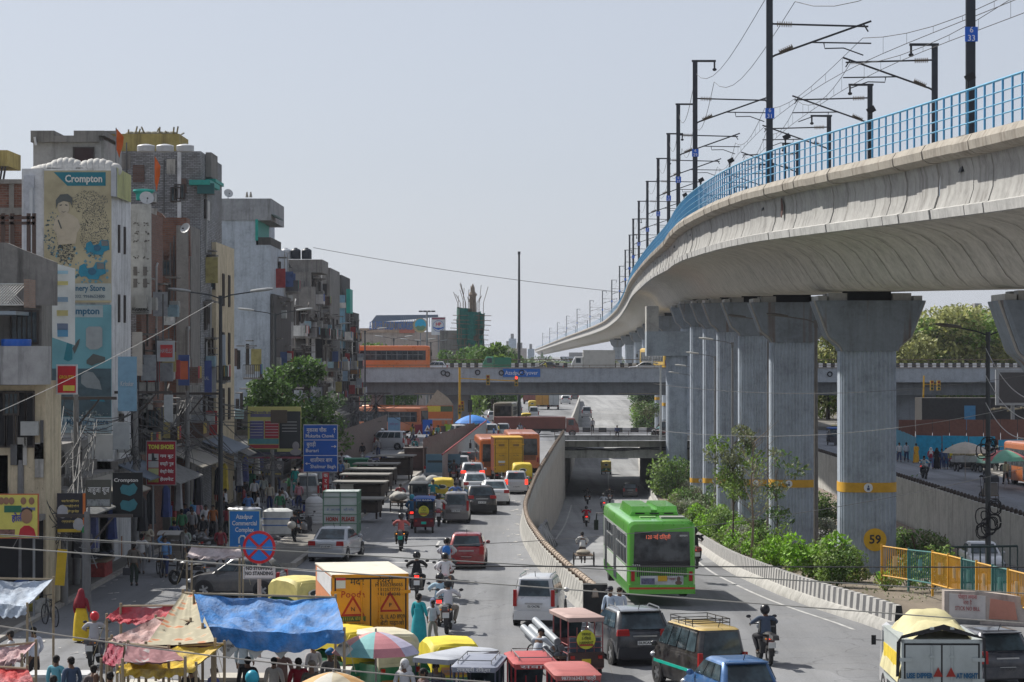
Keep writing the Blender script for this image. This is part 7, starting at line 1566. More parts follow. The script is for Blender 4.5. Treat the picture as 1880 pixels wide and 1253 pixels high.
erickshaw('electric rickshaw seen between the numbered pier and its neighbour',G(1530,818),R(180),roof=(.02,.1,.35),frame=(.05,.05,.06),disc=False);car('black and yellow taxi seen between the two near piers','van',(.015,.015,.015),G(1535,812),R(175),roof=(.6,.45,.05),cat='taxi')
car('white car parked in the sunken lane behind the yellow railing','sedan',WHT_,(22.6,118,zU(118)),R(178));erickshaw('dark red electric rickshaw in the sunken lane behind the second pier',(19.9+.6,149,zU(149)),R(180),roof=(.2,.02,.02),disc=False)
def lamp(label,px,py,d,base=None,arms=(-1,1),al=2.2,z=None,c=(.05,.055,.06),hc=(.33,.34,.34),x=None):
 X=FX(px,d);zt=pz(py,d);z0=base if base is not None else 0
 t=thing('street_lamp',label,'street lamp',(X,d,z0),0);h=zt-z0
 MB().tube([(0,0,0),(0,0,h*.5),(0,0,h)],.1,8,rs=[.13,.11,.08]).cyl((0,0,h-.35),(0,0,h+.05),.11).build('pole',plain(c,.6,.2),t)
 for s in arms:
  MB().tube([(0,0,h-.1),(s*.5,0,h+.08),(s*(al-.6),0,h+.24)],.035).build('arm',plain(c,.6,.2),t)
  mb=MB();mb.loft([[(s*x_,w*math.cos(a),h+.3+z_+.6*hh*math.sin(a))for a in(0,.8,1.57,2.35,3.14,4.2,5.2)]for x_,w,z_,hh in((al-.75,.08,-.04,.1),(al-.4,.17,.0,.14),(al+.1,.17,.05,.14),(al+.35,.06,.08,.07))]);mb.build('lamp_head',plain(hc,.6),t)
 return t
for i,(px,py,d,w)in enumerate(((405,545,119,'nearest'),(505,577,168,'second'),(597,600,242,'third'),(670,608,286,'fourth'),(723,622,330,'fifth'),(767,627,352,'sixth'),(791,629,380,'seventh'),(855,640,430,'eighth'))):lamp('%s double armed street lamp along the left pavement'%w,px,py,d)
for px,py,d,lab,arms in((1498,590,127,'dark single armed street lamp just left of the numbered pier',(-1,)),(1411,590,155,'thin street lamp at the right side of the second pier',(-1,)),(1345,630,185,'lamp with pale head against the third pier',(-1,)),(1313,655,215,'lamp with pale head against the fifth pier',(-1,)),(1286,677,245,'lamp with pale head against the sixth pier',(-1,)),(1272,690,258,'lowest pale lamp head in the pier row',(-1,))):
 lamp(lab,px,py,d,zU(d),arms,c=(.13,.12,.11)if d<160 else(.2,.2,.2),hc=(.10,.09,.08)if d<160 else(.5,.5,.48))
lamp('double armed lamp post wound with cable coils at the right',1814,612,105,zU(105),(-1,1),1.9,hc=(.10,.09,.08))
lamp('white post of the low bridge with a short arm',1213,672,264,-1.5,(-1,),1.0,c=(.45,.45,.43))
t=thing('cable_coil','black cable coils hanging on the right lamp post','cables',(FX(1814,104.6),104.6,0));q=random.Random(3)
for zc,n in((5.3,6),(1.9,9),(2.5,5)):
 mb=MB()
 for k in range(n):r_=q.uniform(.12,.34);a=q.uniform(-.8,.8);mb.tube([(r_*math.cos(u*.5236)+a*.4,-.12-.05*k*.2,zc+a*.3+r_*1.2*math.sin(u*.5236+.2*math.sin(u)))for u in range(13)],.025,4)
 mb.build('coil',plain(BLACK,.6),t)
def tangle(parent,c,n,r,seed,m=(.05,.05,.05)):
 q=random.Random(seed);mb=MB()
 for k in range(n):p=[Vector(c)+Vector((q.gauss(0,r*.5),q.gauss(0,r*.3),q.gauss(0,r)))for _ in range(4)];mb.tube([p[0].lerp(p[1],u/6)*(1-u/6)+p[2].lerp(p[3],u/6)*(u/6)for u in range(7)],.018,3)
 return mb.build('cable_tangle',plain(m,.7),parent)
POL=[(38,88,845,'nearest the cream house'),(118,90,900,'in front of the shops at the grouter sign'),(140,97,725,'with a cross arm before the pump poster'),(249,108,715,'with a cross arm by the pale blue signboard'),(344,125,718,'with a cross arm beside the streaked house'),(500,150,880,'under the yellow billboard'),(650,240,735,'among tangled wires near the flyover end'),(690,262,720,'in the wire tangle before the orange buses'),(160,86,940,'standing free by the yellow sheet')]
for i,(px,d,y,w)in enumerate(POL):
 t=thing('utility_pole','grey utility pole '+w,'utility pole',(FX(px,d),d,0));h=max(pz(y,d),3.4);MB().cyl((0,0,0),(0,0,h),.15,.11).build('pole',concrete((.2,.2,.2),.4),t)
 if 1<i<5 or i>5:MB().bb((-1.1,-.06,h-.2),(1.6,.06,h-.08)).tube([(0,0,h-1.3),(.9,0,h-.2)],.04).build('cross_arm',MIRON,t)
 tangle(t,(0,-.1,h*.62),22 if i not in(5,8)else 6,.55,i,(.06,.06,.06)if i%2 else(.2,.2,.2))
q=random.Random(12);mb=MB()
ends=[(Vector((FX(px,d),d,max(pz(y,d),3.4)-.2)))for px,d,y,w in POL]
for a,b_ in((0,2),(2,3),(3,4),(1,2),(4,5),(4,6),(6,7),(5,6),(0,1),(3,5)):
 for k in range(7):o1=Vector((q.uniform(-.6,.9),0,q.uniform(-1.6,0)));o2=Vector((q.uniform(-.6,.9),0,q.uniform(-1.6,0)));mb.tube(sagline(ends[a]+o1,ends[b_]+o2,q.uniform(.2,1.1),10),.02 if a<4 else .03,3)
for k in range(30):a=ends[6+k%2]+Vector((0,0,q.uniform(-2,0)));mb.tube(sagline(a,a+Vector((q.uniform(-3.5,4),q.uniform(-6,2),q.uniform(-3.5,1))),q.uniform(0,.8),8),.03,3)
tag(mb.build('power_wires',plain((.045,.045,.047),.7)),'untidy dark wires strung between the left utility poles','wires',kind='stuff')
WR=[((0,755,60),(392,555,60),.1,'pale wire rising from the left edge to the brick houses',(.4,.4,.38),.008),((0,982,50),(1880,1090,56),-.0,'upper pale cable crossing the foreground',(.22,.22,.2),.013),((0,1005,48),(1880,1145,54),.0,'lower pale cable crossing the foreground',(.32,.31,.28),.014),((0,1150,44),(900,1253,46),.1,'cable over the market tarpaulins',(.3,.28,.25),.014),((830,1040,50),(1880,1042,50),.0,'dark level cable in front of the green bus',(.03,.03,.03),.014),((575,455,190),(1150,538,190),.25,'thin wire from the rooftops to the viaduct',(.08,.08,.08),.02),((0,985,52),(1880,860,70),1.0,'faint wire sagging across the middle',(.12,.12,.12),.008),((1200,790,118),(1880,745,100),.7,'thin wire across the piers',(.3,.3,.3),.012),((1200,705,120),(1880,690,100),.6,'second thin wire across the piers',(.15,.15,.15),.012),((1810,640,105),(1900,735,90),.5,'upper white cable at the right post',(.45,.45,.45),.02),((1810,690,105),(1900,772,90),.5,'middle white cable at the right post',(.45,.45,.45),.02),((1810,740,105),(1900,800,90),.6,'lower white cable at the right post',(.45,.45,.45),.02)]
for a,b_,s,lab,c,r_ in WR:o=MB().tube(sagline(P(*a),P(*b_),s,16),r_,5).build('cable',plain(c,.6));tag(o,lab,'cable')
def sign(name,lab,px0,py0,px1,py1,d,c,cat='sign',posts=(.5,),down=0,th=.07,edge=None):
 x0,x1,z1,z0=FX(px0,d),FX(px1,d),pz(py0,d),pz(py1,d);cx,cz=(x0+x1)/2,(z0+z1)/2;t=thing(name,lab,cat,(cx,d,cz));w,h=x1-x0,z1-z0
 MB().box((0,0,0),(w,th,h)).build('board',plain(c,.55,var=.12),t)
 if edge:MB().box((0,th*.2,0),(w+.08,th,h+.08)).build('frame',plain(edge,.5),t)
 mb=MB()
 for f in posts:mb.cyl(((f-.5)*w,.08,-cz+down),((f-.5)*w,.08,h/2),.045)
 if posts:mb.build('post',MGALV,t)
 return t,w,h
WT=WORD()
def tx(t,w,h,s,u,v,size,fit=None,c=None,bold=.004):return text(s,size,WORD(c)if c else WT,t,((u-.5)*w,-.05,(.5-v)*h),fit=fit*w if fit else None,bold=bold)
def arrow(t,w,h,u,v,ang,s=.16):
 M=Matrix.Rotation(R(ang),4,'Y');mb=MB();mb.bb((-.1*s,-.01,-s),(.1*s,0,s*.6));mb.poly([(-.5*s,-.01,.3*s),(0,-.01,s),(.5*s,-.01,.3*s),(.3*s,-.01,.15*s),(0,-.01,.6*s),(-.3*s,-.01,.15*s)],.01);mb.xf(M);mb.build('arrow',WT,t,loc=((u-.5)*w,-.045,(.5-v)*h))
BLU=(.01,.10,.46)
t,w,h=sign('direction_sign','large blue direction board with Mukarba Chowk, Burari and Shalimar Bagh',558,781,619,866,150,BLU,posts=(.1,.9),edge=(.5,.52,.55))
for s,u,v,sz,f in(('मुकरबा चौक',.38,.11,.34,.6),('Mukarba Chowk',.48,.235,.3,.86),('बुराड़ी',.22,.42,.34,.28),('Burari',.25,.55,.3,.38),('शालीमार बाग',.52,.76,.34,.66),('Shalimar Bagh',.58,.895,.3,.76)):tx(t,w,h,s,u,v,sz,f)
for v in(.32,.655):MB().box((0,-.045,(.5-v)*h),(w,.02,.035)).build('divider',WT,t)
arrow(t,w,h,.92,.11,0);arrow(t,w,h,.9,.46,90);arrow(t,w,h,.12,.83,-90)
t,w,h=sign('direction_sign','blue board reading Azadpur Commercial Complex behind the round sign',422,939,476,1006,100,(.01,.17,.50),posts=(.5,),edge=(.45,.5,.4))
tx(t,w,h,'Azadpur',.5,.15,.26,.58);tx(t,w,h,'Commercial',.5,.33,.26,.84);tx(t,w,h,'Complex',.5,.51,.26,.64)
mb=MB();mb.tube([(-.16,0,-.16),(-.16,0,.05),(-.08,0,.14),(.04,0,.14),(.1,0,.05),(.1,0,-.16)],.035);mb.build('turn_arrow',WT,t,loc=(-.05*w,-.05,-.27*h))
t=thing('no_stopping_sign','round blue sign with red ring and cross above a NO STOPPING plate','sign',(*P(476,1005,74.5),));r_=.5
MB().cyl((0,0,0),(0,-.02,0),r_,n=40).build('disc',plain((.01,.18,.60),.5),t);mb=MB();mb.lathe([(r_,0),(r_,.02),(r_*.83,.02),(r_*.83,0)],n=40);mb.xf(Matrix.Translation((0,-.015,0))@Matrix.Rotation(R(90),4,'X'));mb.box((0,-.03,0),(.075,.015,r_*1.75),rot=(0,R(45),0));mb.box((0,-.032,0),(.075,.015,r_*1.75),rot=(0,R(-45),0));mb.build('red_cross',plain((.48,.01,.02),.5),t)
q=MB().box((0,-.02,-.78),(.98,.02,.37)).build('plate',plain((.66,.67,.68),.5,var=.06),t);text('NO STOPPING\nNO STANDING',.155,plain((.03,.03,.035)),q,(0,-.04,-.72),fit=.84,bold=.004)
mb=MB();mb.tube([(-.45,-.035,-.62),(.45,-.035,-.62),(.45,-.035,-.94),(-.45,-.035,-.94),(-.45,-.035,-.62)],.008,4);mb.build('border',plain((.03,.03,.035)),q);MB().cyl((0,.04,-3.4),(0,.04,.2),.055).build('post',plain((.42,.36,.32)),t)
t,w,h=sign('billboard','yellow edged billboard crowded with small coloured notices before the tree',455,747,553,842,152,(.46,.45,.16),'billboard',(.4,))
for i,(u,v,a,b_,c)in enumerate(((.79,.45,.4,.72,(.03,.035,.04)),(.17,.45,.26,.34,(.10,.10,.25)),(.45,.44,.26,.34,(.35,.04,.06)),(.3,.67,.56,.1,(.08,.25,.28)),(.3,.77,.56,.07,(.35,.05,.06)),(.3,.85,.5,.06,(.05,.08,.06)),(.5,.92,1.0,.1,(.06,.06,.10)),(.5,.975,1.0,.05,(.3,.08,.12)),(.25,.17,.4,.06,(.15,.15,.25)))):MB().box(((u-.5)*w,-.045,(.5-v)*h),(a*w,.02,b_*h)).build('notice',plain(c,.6),t)
MB().ell(((.9-.5)*w,-.06,-.26*h),(.22,.02,.28)).ell(((.9-.5)*w,-.06,-.38*h),(.36,.02,.2)).build('portrait',plain((.25,.24,.26)),t)
mb=MB()
for k in range(6):z=.22*h-k*.055*h;mb.bb((-.45*w,-.062,z),(-.22*w,-.056,z+.03));mb.bb((-.17*w,-.062,z),(.07*w,-.056,z+.03))
for k in range(4):mb.bb((.64*w-.5*w,-.062,.2*h-k*.06*h),(.92*w-.5*w,-.056,.2*h-k*.06*h+.03))
mb.build('text_lines',WORD((.5,.5,.5)),t);tx(t,w,h,'जागो नागरिक जागो',.27,.12,.2,.42,(.1,.1,.2))
t,w,h=sign('poster','small grey poster with round portraits under the yellow billboard',484,846,520,877,151,(.13,.13,.14),'poster',());MB().ell((-.3,-.05,.15),(.18,.01,.18)).ell((.35,-.05,.15),(.18,.01,.18)).build('portrait',plain((.35,.33,.32)),t);tx(t,w,h,'हार्दिक बधाई',.5,.8,.16,.8,(.5,.4,.1))
t,w,h=sign('shop_sign','red signboard TONI SHOES with boot pictures on its left',270,811,322,890,110,(.30,.01,.025),posts=(.2,),edge=(.3,.3,.3));tx(t,w,h,'TONI SHOES',.5,.13,.26,.9,(.62,.60,.08),.012)
for v,s in((.34,'गम बूट'),(.52,'सफ्टी शूज'),(.70,'सेफ्टी जैकेट'),(.88,'हेलमेट')):tx(t,w,h,s,.7,v,.19,.48);
for v,c in((.36,(.45,.45,.45)),(.53,(.4,.4,.4)),(.7,(.4,.42,.2)),(.87,(.42,.38,.1))):MB().box((-.27*w,-.045,(.5-v)*h),(.36*w,.02,.15*h)).build('picture',plain(c),t)
mb=MB();mb.poly([(-.42,-.06,.17),(-.25,-.06,.17),(-.24,-.06,.1),(-.16,-.06,.08),(-.16,-.06,.04),(-.42,-.06,.04)][::-1],.01);mb.poly([(-.42,-.06,.4),(-.32,-.06,.4),(-.3,-.06,.2),(-.18,-.06,.18),(-.18,-.06,.14),(-.42,-.06,.14)][::-1],.01);mb.xf(Matrix.Translation((0,0,.05)));mb.build('boot_print',plain((.04,.04,.045)),t)
t,w,h=sign('shop_sign','olive brown shoe shop board with white Hindi lettering',158,881,204,931,91,(.10,.10,.085),posts=(.1,));tx(t,w,h,'आहुजा शूज',.5,.38,.3,.88);MB().box((0,-.045,-.34*h),(.9*w,.02,.24*h)).build('picture',plain((.3,.32,.33),.6,var=.7,scale=9),t)
t,w,h=sign('poster','black pump poster leaning by the washing machine tub',207,868,262,950,98,(.012,.014,.017),'poster',());tx(t,w,h,'Crompton',.45,.17,.2,.8)
for v in(.4,.75):MB().poly([((a-.5)*1.0,-.05,(.5-v)*h+b_)for a,b_ in((.25,-.12),(.2,.1),(.3,.24),(.55,.2),(.75,.3),(.9,.1),(.8,-.12),(.6,-.22),(.4,-.16))][::-1],.012).build('pump',plain((.05,.22,.27)),t)
t,w,h=sign('banner','dark party banner with an orange right edge beside the shoe shop board',105,906,158,978,87,(.02,.02,.028),'banner',(.9,));MB().box((.44*w,-.045,.1*h),(.09*w,.02,.8*h)).build('orange_edge',plain((.6,.16,.03)),t);MB().box((.42*w,-.045,-.42*h),(.12*w,.02,.16*h)).build('green_edge',plain((.03,.25,.08)),t);MB().box((-.08*w,-.045,-.45*h),(.8*w,.02,.08*h)).build('yellow_band',plain((.5,.35,.03)),t)
for k in range(5):tx(t,w,h,('जनता सेवा समिति आपका','स्वागत करती है सभी को','दिल्ली प्रदेश युवा मोर्चा','नगर निगम वार्ड आजादपुर','अध्यक्ष एवं कार्यकर्ता')[k],.46,.2+.13*k,.1,.6,(.55,.42,.12))
MB().ell((-.3*w,-.05,.05),(.2,.01,.24)).ell((.25*w,-.05,-.3*h),(.2,.01,.24)).build('portrait',plain((.4,.4,.42)),t)
t,w,h=sign('banner','yellow birthday banner with a row of faces and a big portrait at the left edge',-6,909,69,987,85,(.62,.56,.12),'banner',(.9,),edge=(.45,.12,.05))
for u in(.12,.24,.37,.66,.86):MB().ell(((u-.5)*w,-.055,.36*h),(.1,.01,.13)).build('face',plain((.28,.15,.09)),t)
MB().ell((.24*w,-.055,.0),(.2,.01,.26)).build('face',plain((.30,.17,.10)),t);mb=MB();mb.poly([(.04*w,-.05,-.48*h),(.47*w,-.05,-.48*h),(.42*w,-.05,-.3*h),(.3*w,-.05,-.22*h),(.18*w,-.05,-.22*h),(.08*w,-.05,-.3*h)],.012);mb.build('shirt',plain((.45,.02,.03)),t);MB().ell((.24*w,-.05,.12*h),(.2,.01,.13)).build('hair',plain((.03,.02,.02)),t)
MB().box((-.1*w,-.045,.17*h),(.42*w,.02,.16*h)).build('green_band',plain((.02,.14,.08)),t);q=tx(t,w,h,'जन्मदिन',.4,.33,.2,.32,(.6,.6,.3));tx(t,w,h,'होली',.52,.55,.32,.3,(.05,.05,.3),.01);tx(t,w,h,'हार्दिक बधाई',.78,.33,.14,.34,(.1,.15,.4));MB().box((-.25*w,-.045,-.38*h),(.4*w,.02,.14*h)).build('picture',plain((.2,.1,.08),.6,var=.9,scale=10),t)
t,w,h=sign('red_sign','narrow red upright sign with white letters under the direction board',592,868,604,910,149,(.50,.02,.03),posts=(.5,));tx(t,w,h,'क\nर\nन\nका',.5,.5,.34)
t,w,h=sign('hoarding','orange campaign hoarding with two people printed on it at the crossing',783,745,832,796,292,(.50,.14,.03),'hoarding',(.02,.98))
for a,b_,u,v,c in((.5,.2,.28,.12,(.55,.5,.05)),(.45,.2,.75,.12,(.06,.12,.06)),(.9,.06,.5,.5,(.4,.4,.4)),(.3,.3,.82,.82,(.3,.5,.05)),(.2,.24,.62,.85,(.1,.08,.08))):MB().box(((u-.5)*w,-.045,(.5-v)*h),(a*w,.02,b_*h)).build('print',plain(c),t)
MB().ell((.13*w,-.06,-.1*h),(.22,.02,.3)).ell((.34*w,-.06,-.1*h),(.22,.02,.3)).build('face',plain((.35,.2,.14)),t)
mb=MB();mb.poly([P(783,744,291),P(833,744,291),P(822,730,291),P(803,716,291)],.1);o=mb.build('sheet',plain((.36,.31,.24)));tag(o,'torn triangular sheet hanging over the orange hoarding','sheet')
t,w,h=sign('board','pale blue notice board at the foot of a lamp near the vans',712,767,735,797,270,(.25,.42,.6));tx(t,w,h,'प्रवेश द्वार',.5,.4,.3,.7,(.3,.2,.4))
for nm,lab,px0,px1,c,y in(('warning_sign','dark red warning board with a white triangle',761,779,(.2,.015,.03),790),('warning_sign','blue warning board with a white triangle behind the red one',776,794,BLU,781)):
 t,w,h=sign(nm,lab,px0,y-10,px1,y+18,268+y*.02,c);MB().poly([(-.4,-.05,-.45),(.4,-.05,-.45),(0,-.05,.3)],.02).build('triangle',WT,t);MB().poly([(-.2,-.075,-.35),(.2,-.075,-.35),(0,-.075,.05)],.02).build('triangle_centre',plain((.25,.12,.05)),t)
def signalhead(root,x,y,z,lit=None,c=(.42,.26,.03),face=-1,s=1.25):
 mb=MB();mb.box((x,y,z),(.34*s,.22*s,.95*s));o=mb.build('signal_head',plain(c,.6),root)
 for k,(n_,cc)in enumerate((('red_lamp',(.8,.02,.02)),('amber_lamp',(.25,.14,.02)),('green_lamp',(.02,.16,.06)))):
  MB().cyl((x,y+face*.11*s,z+(1-k)*.3*s),(x,y+face*.14*s,z+(1-k)*.3*s),.11*s,n=12).build(n_,plain(cc if lit==k else mul(cc,.25),.3,emit=4 if lit==k else 0),o)
YP=plain((.60,.34,.02),.5)
d=285;t=thing('traffic_signal','yellow signal mast with a long arm, its outer lamp showing red','traffic signal',(FX(844,d),d,0));A=pz(675,d)
MB().cyl((0,0,0),(0,0,A),.13).tube([(0,0,pz(695,d)),(FX(950,d)-FX(844,d),0,pz(700,d))],.07).build('mast',YP,t)
signalhead(t,FX(896,d)-FX(844,d),-.1,pz(698,d));signalhead(t,FX(948,d)-FX(844,d),-.1,pz(700,d),0);signalhead(t,0,-.25,pz(752,d));signalhead(t,.3,.4,pz(746,d))
d=262;t=thing('traffic_signal','black signal head seen from behind on a thin post','traffic signal',(FX(863,d),d,0));MB().cyl((0,0,0),(0,0,pz(740,d)),.07).build('mast',plain((.25,.12,.03)),t);signalhead(t,0,0,pz(746,d),c=(.02,.02,.02),face=1,s=1.4)
d=292;t=thing('traffic_signal','yellow signal post with two heads right of the numbered pier','traffic signal',(FX(1694,d),d,0));MB().tube([(0,0,0),(.15,0,pz(690,d))],.1).tube([(.1,0,pz(706,d)),(2.0,0,pz(706,d))],.04).build('mast',YP,t);signalhead(t,1.1,0,pz(708,d));signalhead(t,1.9,0,pz(708,d));signalhead(t,.3,0,pz(767,d),s=1.6)
def panelfence(name,lab,a,b_,h,c,rib=.35,cat='fence',cap=None):
 t=thing(name,lab,cat,(a[0],a[1],0));dx,dy=b_[0]-a[0],b_[1]-a[1];L=math.hypot(dx,dy);n=max(2,int(L/rib));mb=MB()
 for k in range(n):f,g_=k/n,(k+.96)/n;o_=.03*(k%2);mb.poly([(dx*f,dy*f-o_,0),(dx*g_,dy*g_-o_,0),(dx*g_,dy*g_-o_,h+U(-.03,.03)),(dx*f,dy*f-o_,h+U(-.03,.03))],.04)
 mb.build('sheet',plain(c,.6,var=.35),t)
 if cap:MB().tube([(0,0,h),(dx,dy,h)],.06).build('cap_rail',plain(cap),t)
 return t
panelfence('metal_fence','long grey corrugated metal fence with a red top rail along the queue',(-4.9,172),(-2.7,262),2.2,(.30,.32,.33),.5,cap=(.3,.04,.04))
panelfence('metal_fence','brown rusty sheet screen at the start of the corrugated fence',(-6.9,190),(-3.6,236),2.7,(.10,.05,.04),1.2)
panelfence('metal_fence','tall fence of brown rusty iron sheets behind the stalls',(-14.5,178),(-13.0,255),3.0,(.14,.10,.085),.55)
t,w,h=sign('board','grey blue painted metal board with a dark band and red mark',782,834,845,868,180,(.10,.19,.25),'board',());MB().box((-.1*w,-.045,.1*h),(.7*w,.02,.12*h)).build('band',plain((.04,.05,.05)),t);MB().poly([(.3*w,-.05,-.2*h),(.42*w,-.05,-.35*h),(.42*w,-.05,-.05*h)],.01).build('red_mark',plain((.45,.03,.06)),t)
b2=thing('kiosk','dark brown metal kiosk beside the grey blue board','kiosk',(*G(763,868),));MB().box((0,0,.95),(1.7,1.4,1.9)).build('cabin',plain((.07,.045,.04),.8),b2);MB().box((0,0,1.93),(1.9,1.6,.08)).build('roof',plain((.12,.10,.09)),b2);MB().box((0,-.72,1.0),(1.3,.04,1.2)).build('shutter',plain((.09,.05,.045)),b2)
b2=thing('kiosk','small green metal kiosk left of the lamp beyond the stalls','kiosk',(*G(655,884),));MB().box((0,0,.8),(1.6,1.3,1.6)).build('cabin',plain((.015,.14,.07),.6),b2);MB().box((0,0,1.64),(1.75,1.45,.1)).build('roof',plain((.03,.2,.11)),b2);MB().box((.2,-.66,1.0),(.8,.03,.3)).build('panel',plain((.2,.3,.1)),b2)
for i,(px,py,w,h,lab)in enumerate(((655,958,2.6,1.15,'front wooden stall of the dark stacked row'),(662,935,2.7,1.5,'second dark wooden stall with a small white label'),(672,920,2.6,1.55,'third dark wooden stall in the stacked row'),(682,908,2.6,1.55,'fourth dark wooden stall in the stacked row'),(692,896,2.6,1.55,'fifth dark wooden stall in the stacked row'),(728,886,2.2,1.8,'separate tall dark stall with a wide flat top'))):
 g=G(px,py);t=thing('market_stall',lab,'stall',(g.x,g.y,.2),R(-4),'dark wooden stalls on the pavement')
 mb=MB();mb.bb((-w/2,-.9,.35),(w/2,.9,h-.25));mb.build('cabin',plain((.055,.04,.032),.9,var=.35),t)
 MB().bb((-w/2-.25,-1.15,h-.1),(w/2+.25,1.1,h-.02)).build('table_top',plain((.22,.21,.19),.8),t)
 mb=MB()
 for x in(-w/2+.1,w/2-.1):
  for y in(-.85,.85):mb.bb((x-.05,y-.05,0),(x+.05,y+.05,h-.1))
  mb.bb((x-.04,-.95,.3),(x+.04,-.9,h-.15))
 for z in(.4,.8,h-.3):mb.bb((-w/2,-.96,z),(w/2,-.91,z+.07))
 mb.build('frame',plain((.04,.03,.025),.9),t)
 if i==1:MB().box((-.7,-.98,1.2),(.8,.02,.3)).build('label',plain((.45,.42,.36)),t)
prev=None;pts=[P(1619,1062,97.5),P(1668,1070,96),P(1712,1078,91),P(1741,1086,88),P(1766,1093,87),P(1793,1100,86),P(1822,1108,85),P(1851,1115,84),P(1884,1124,83)]
for i,(a,b_)in enumerate(zip(pts,pts[1:])):
 yel=i%2==0 or i==7;cc=(.62,.33,.03)if(i in(0,2,3,5,7))else(.04,.16,.15);m_=plain(cc,.5)
 t=thing('railing_panel','%s railing panel, %s from the left in the roadside row'%('yellow' if cc[0]>.5 else 'dark green',ords[i]),'railing',a,0,'painted railing panels above the roadside wall');v=b_-a;L_=v.length
 mb=MB()
 n=12
 for k in range(1,n):p0=v*(k/n);mb.cyl(p0+Vector((0,0,.12)),p0+Vector((0,0,1.28)),.018,n=5)
 mb.build('bars',m_,t);mb=MB();mb.tube([Vector((0,0,.12)),v+Vector((0,0,.12))],.035);mb.tube([Vector((0,0,1.28)),v+Vector((0,0,1.28))],.035);mb.bb((-.04,-.04,-.35),(.04,.04,1.36));mb.build('frame',m_,t)
 c0=v*.5+Vector((0,0,.75));MB().box(c0,(.16,.03,.42)).build('badge_plate',plain((.62,.5,.3)if cc[0]>.5 else(.15,.35,.33)),t)
t=thing('railing_panel','short yellow and green railing among the shrubs near the bare tree','railing',(*GU(1350,985),));mb=MB()
for k in range(9):mb.box((-.6+k*.3,-k*.18,.85),(.05,.05,1.5))
mb.build('bars',plain((.6,.33,.03),.5),t);MB().box((.8,-1.0,.85),(.5,.05,1.5)).build('green_sheet',plain((.04,.16,.15)),t)
t=thing('dark_railing','dark iron railing behind the yellow panels','railing',(0,0,0));mb=MB();a,b_=P(1745,1005,97),P(1868,1003,97)
for z in(0,-1.4):mb.tube([a+Vector((0,0,z)),b_+Vector((0,0,z))],.05)
for k in range(10):p0=a.lerp(b_,k/9);mb.cyl(p0,p0-Vector((0,0,2.0)),.03)
mb.build('bars',plain((.02,.04,.04)),t)
t=thing('low_wall','low painted block wall with red writing under the railing panels','wall',(0,0,0));a=P(1730,1160,84.6);mb=MB();mb.poly([(a.x,84.2,0),(19.8,82,0),(19.8,82,.75),(a.x+1.2,83.9,1.1),(a.x,84.2,1.1)],.5,(0,-1,0));mb.build('wall',concrete((.46,.40,.36),.5),t)
MB().poly([(a.x+.15,84.1,.12),(a.x+1.3,83.59,.12),(a.x+1.3,83.59,.98),(a.x+.15,84.1,1.02)],.012).build('painted_panel',plain((.58,.55,.53),.7),t);MB().poly([(a.x+1.4,83.54,.2),(a.x+2.3,83.14,.2),(a.x+2.2,83.18,.8),(a.x+1.45,83.52,.9)],.012).build('pink_patch',plain((.5,.22,.16)),t)
text('पोस्टर लगाना\nमना है\nSTICK NO BILL',.2,plain((.35,.06,.06)),t,(a.x+.72,83.8,.72),rot=(R(90),0,R(-24)),fit=.85)
t=panelfence('hoarding','bright blue construction hoarding with green strips behind the pedestrians',(FX(1682,209),209),(40.6,205.5),2.35,(.02,.30,.50),2.0,'hoarding');t2=panelfence('hoarding','bright blue construction hoarding continuing to the right',(40.8,205.5),(49,204),2.1,(.02,.28,.48),2.0,'hoarding');panelfence('hoarding','pale blue hoarding side running back toward the crossing',(FX(1640,240),245),(FX(1682,209),209),2.2,(.10,.35,.48),2.0,'hoarding')
for x,z,w_ in((1.8,1.75,1.6),(4.3,1.7,2.0),(1.6,.5,1.6)):MB().box((x,-.12-x*.0,z),(w_,.03,.14)).build('green_strip',plain((.03,.12,.07)),t)
panelfence('metal_fence','row of rust brown boards above the blue hoarding',(FX(1650,235),235),(FX(1900,235),235),3.0,(.13,.05,.035),1.6)
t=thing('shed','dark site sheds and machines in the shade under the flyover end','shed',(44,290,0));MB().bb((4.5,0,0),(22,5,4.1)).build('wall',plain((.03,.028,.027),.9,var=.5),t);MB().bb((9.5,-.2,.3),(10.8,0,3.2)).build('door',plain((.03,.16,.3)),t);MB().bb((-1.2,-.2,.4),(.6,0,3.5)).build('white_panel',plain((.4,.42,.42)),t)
mb=MB()
for k in range(12):mb.tube([(12+k*.8,-1,2.6+.2*(k%3)),(13+k*.8,-.5,2.9)],.12)
mb.build('pipe_stack',plain((.3,.25,.16),.9,var=.5),t)
t=thing('big_screen','large dark hoarding with pale frame at the right edge','hoarding',(*P(1860,712,250),));MB().box((0,0,0),(3.6,.3,3.6)).build('frame',plain((.3,.31,.32)),t);MB().box((.1,-.16,0),(3.1,.05,3.1)).build('panel',plain((.05,.045,.045)),t);MB().cyl((0,.2,-9),(0,.2,-1.7),.2).build('post',MGALV,t)
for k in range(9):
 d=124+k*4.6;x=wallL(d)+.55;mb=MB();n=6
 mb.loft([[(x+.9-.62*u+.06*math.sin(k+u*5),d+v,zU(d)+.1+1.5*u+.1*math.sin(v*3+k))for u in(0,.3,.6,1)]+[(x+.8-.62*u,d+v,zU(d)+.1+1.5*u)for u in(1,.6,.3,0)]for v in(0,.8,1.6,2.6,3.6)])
 tag(mb.build('rubber_sheet',plain((.21,.21,.215),.6,var=.9,scale=2.2)),'crumpled dark sheet leaning on the inner wall foot, %s from the near end'%ords[k],'sheet','sheets leaning on the inner wall')
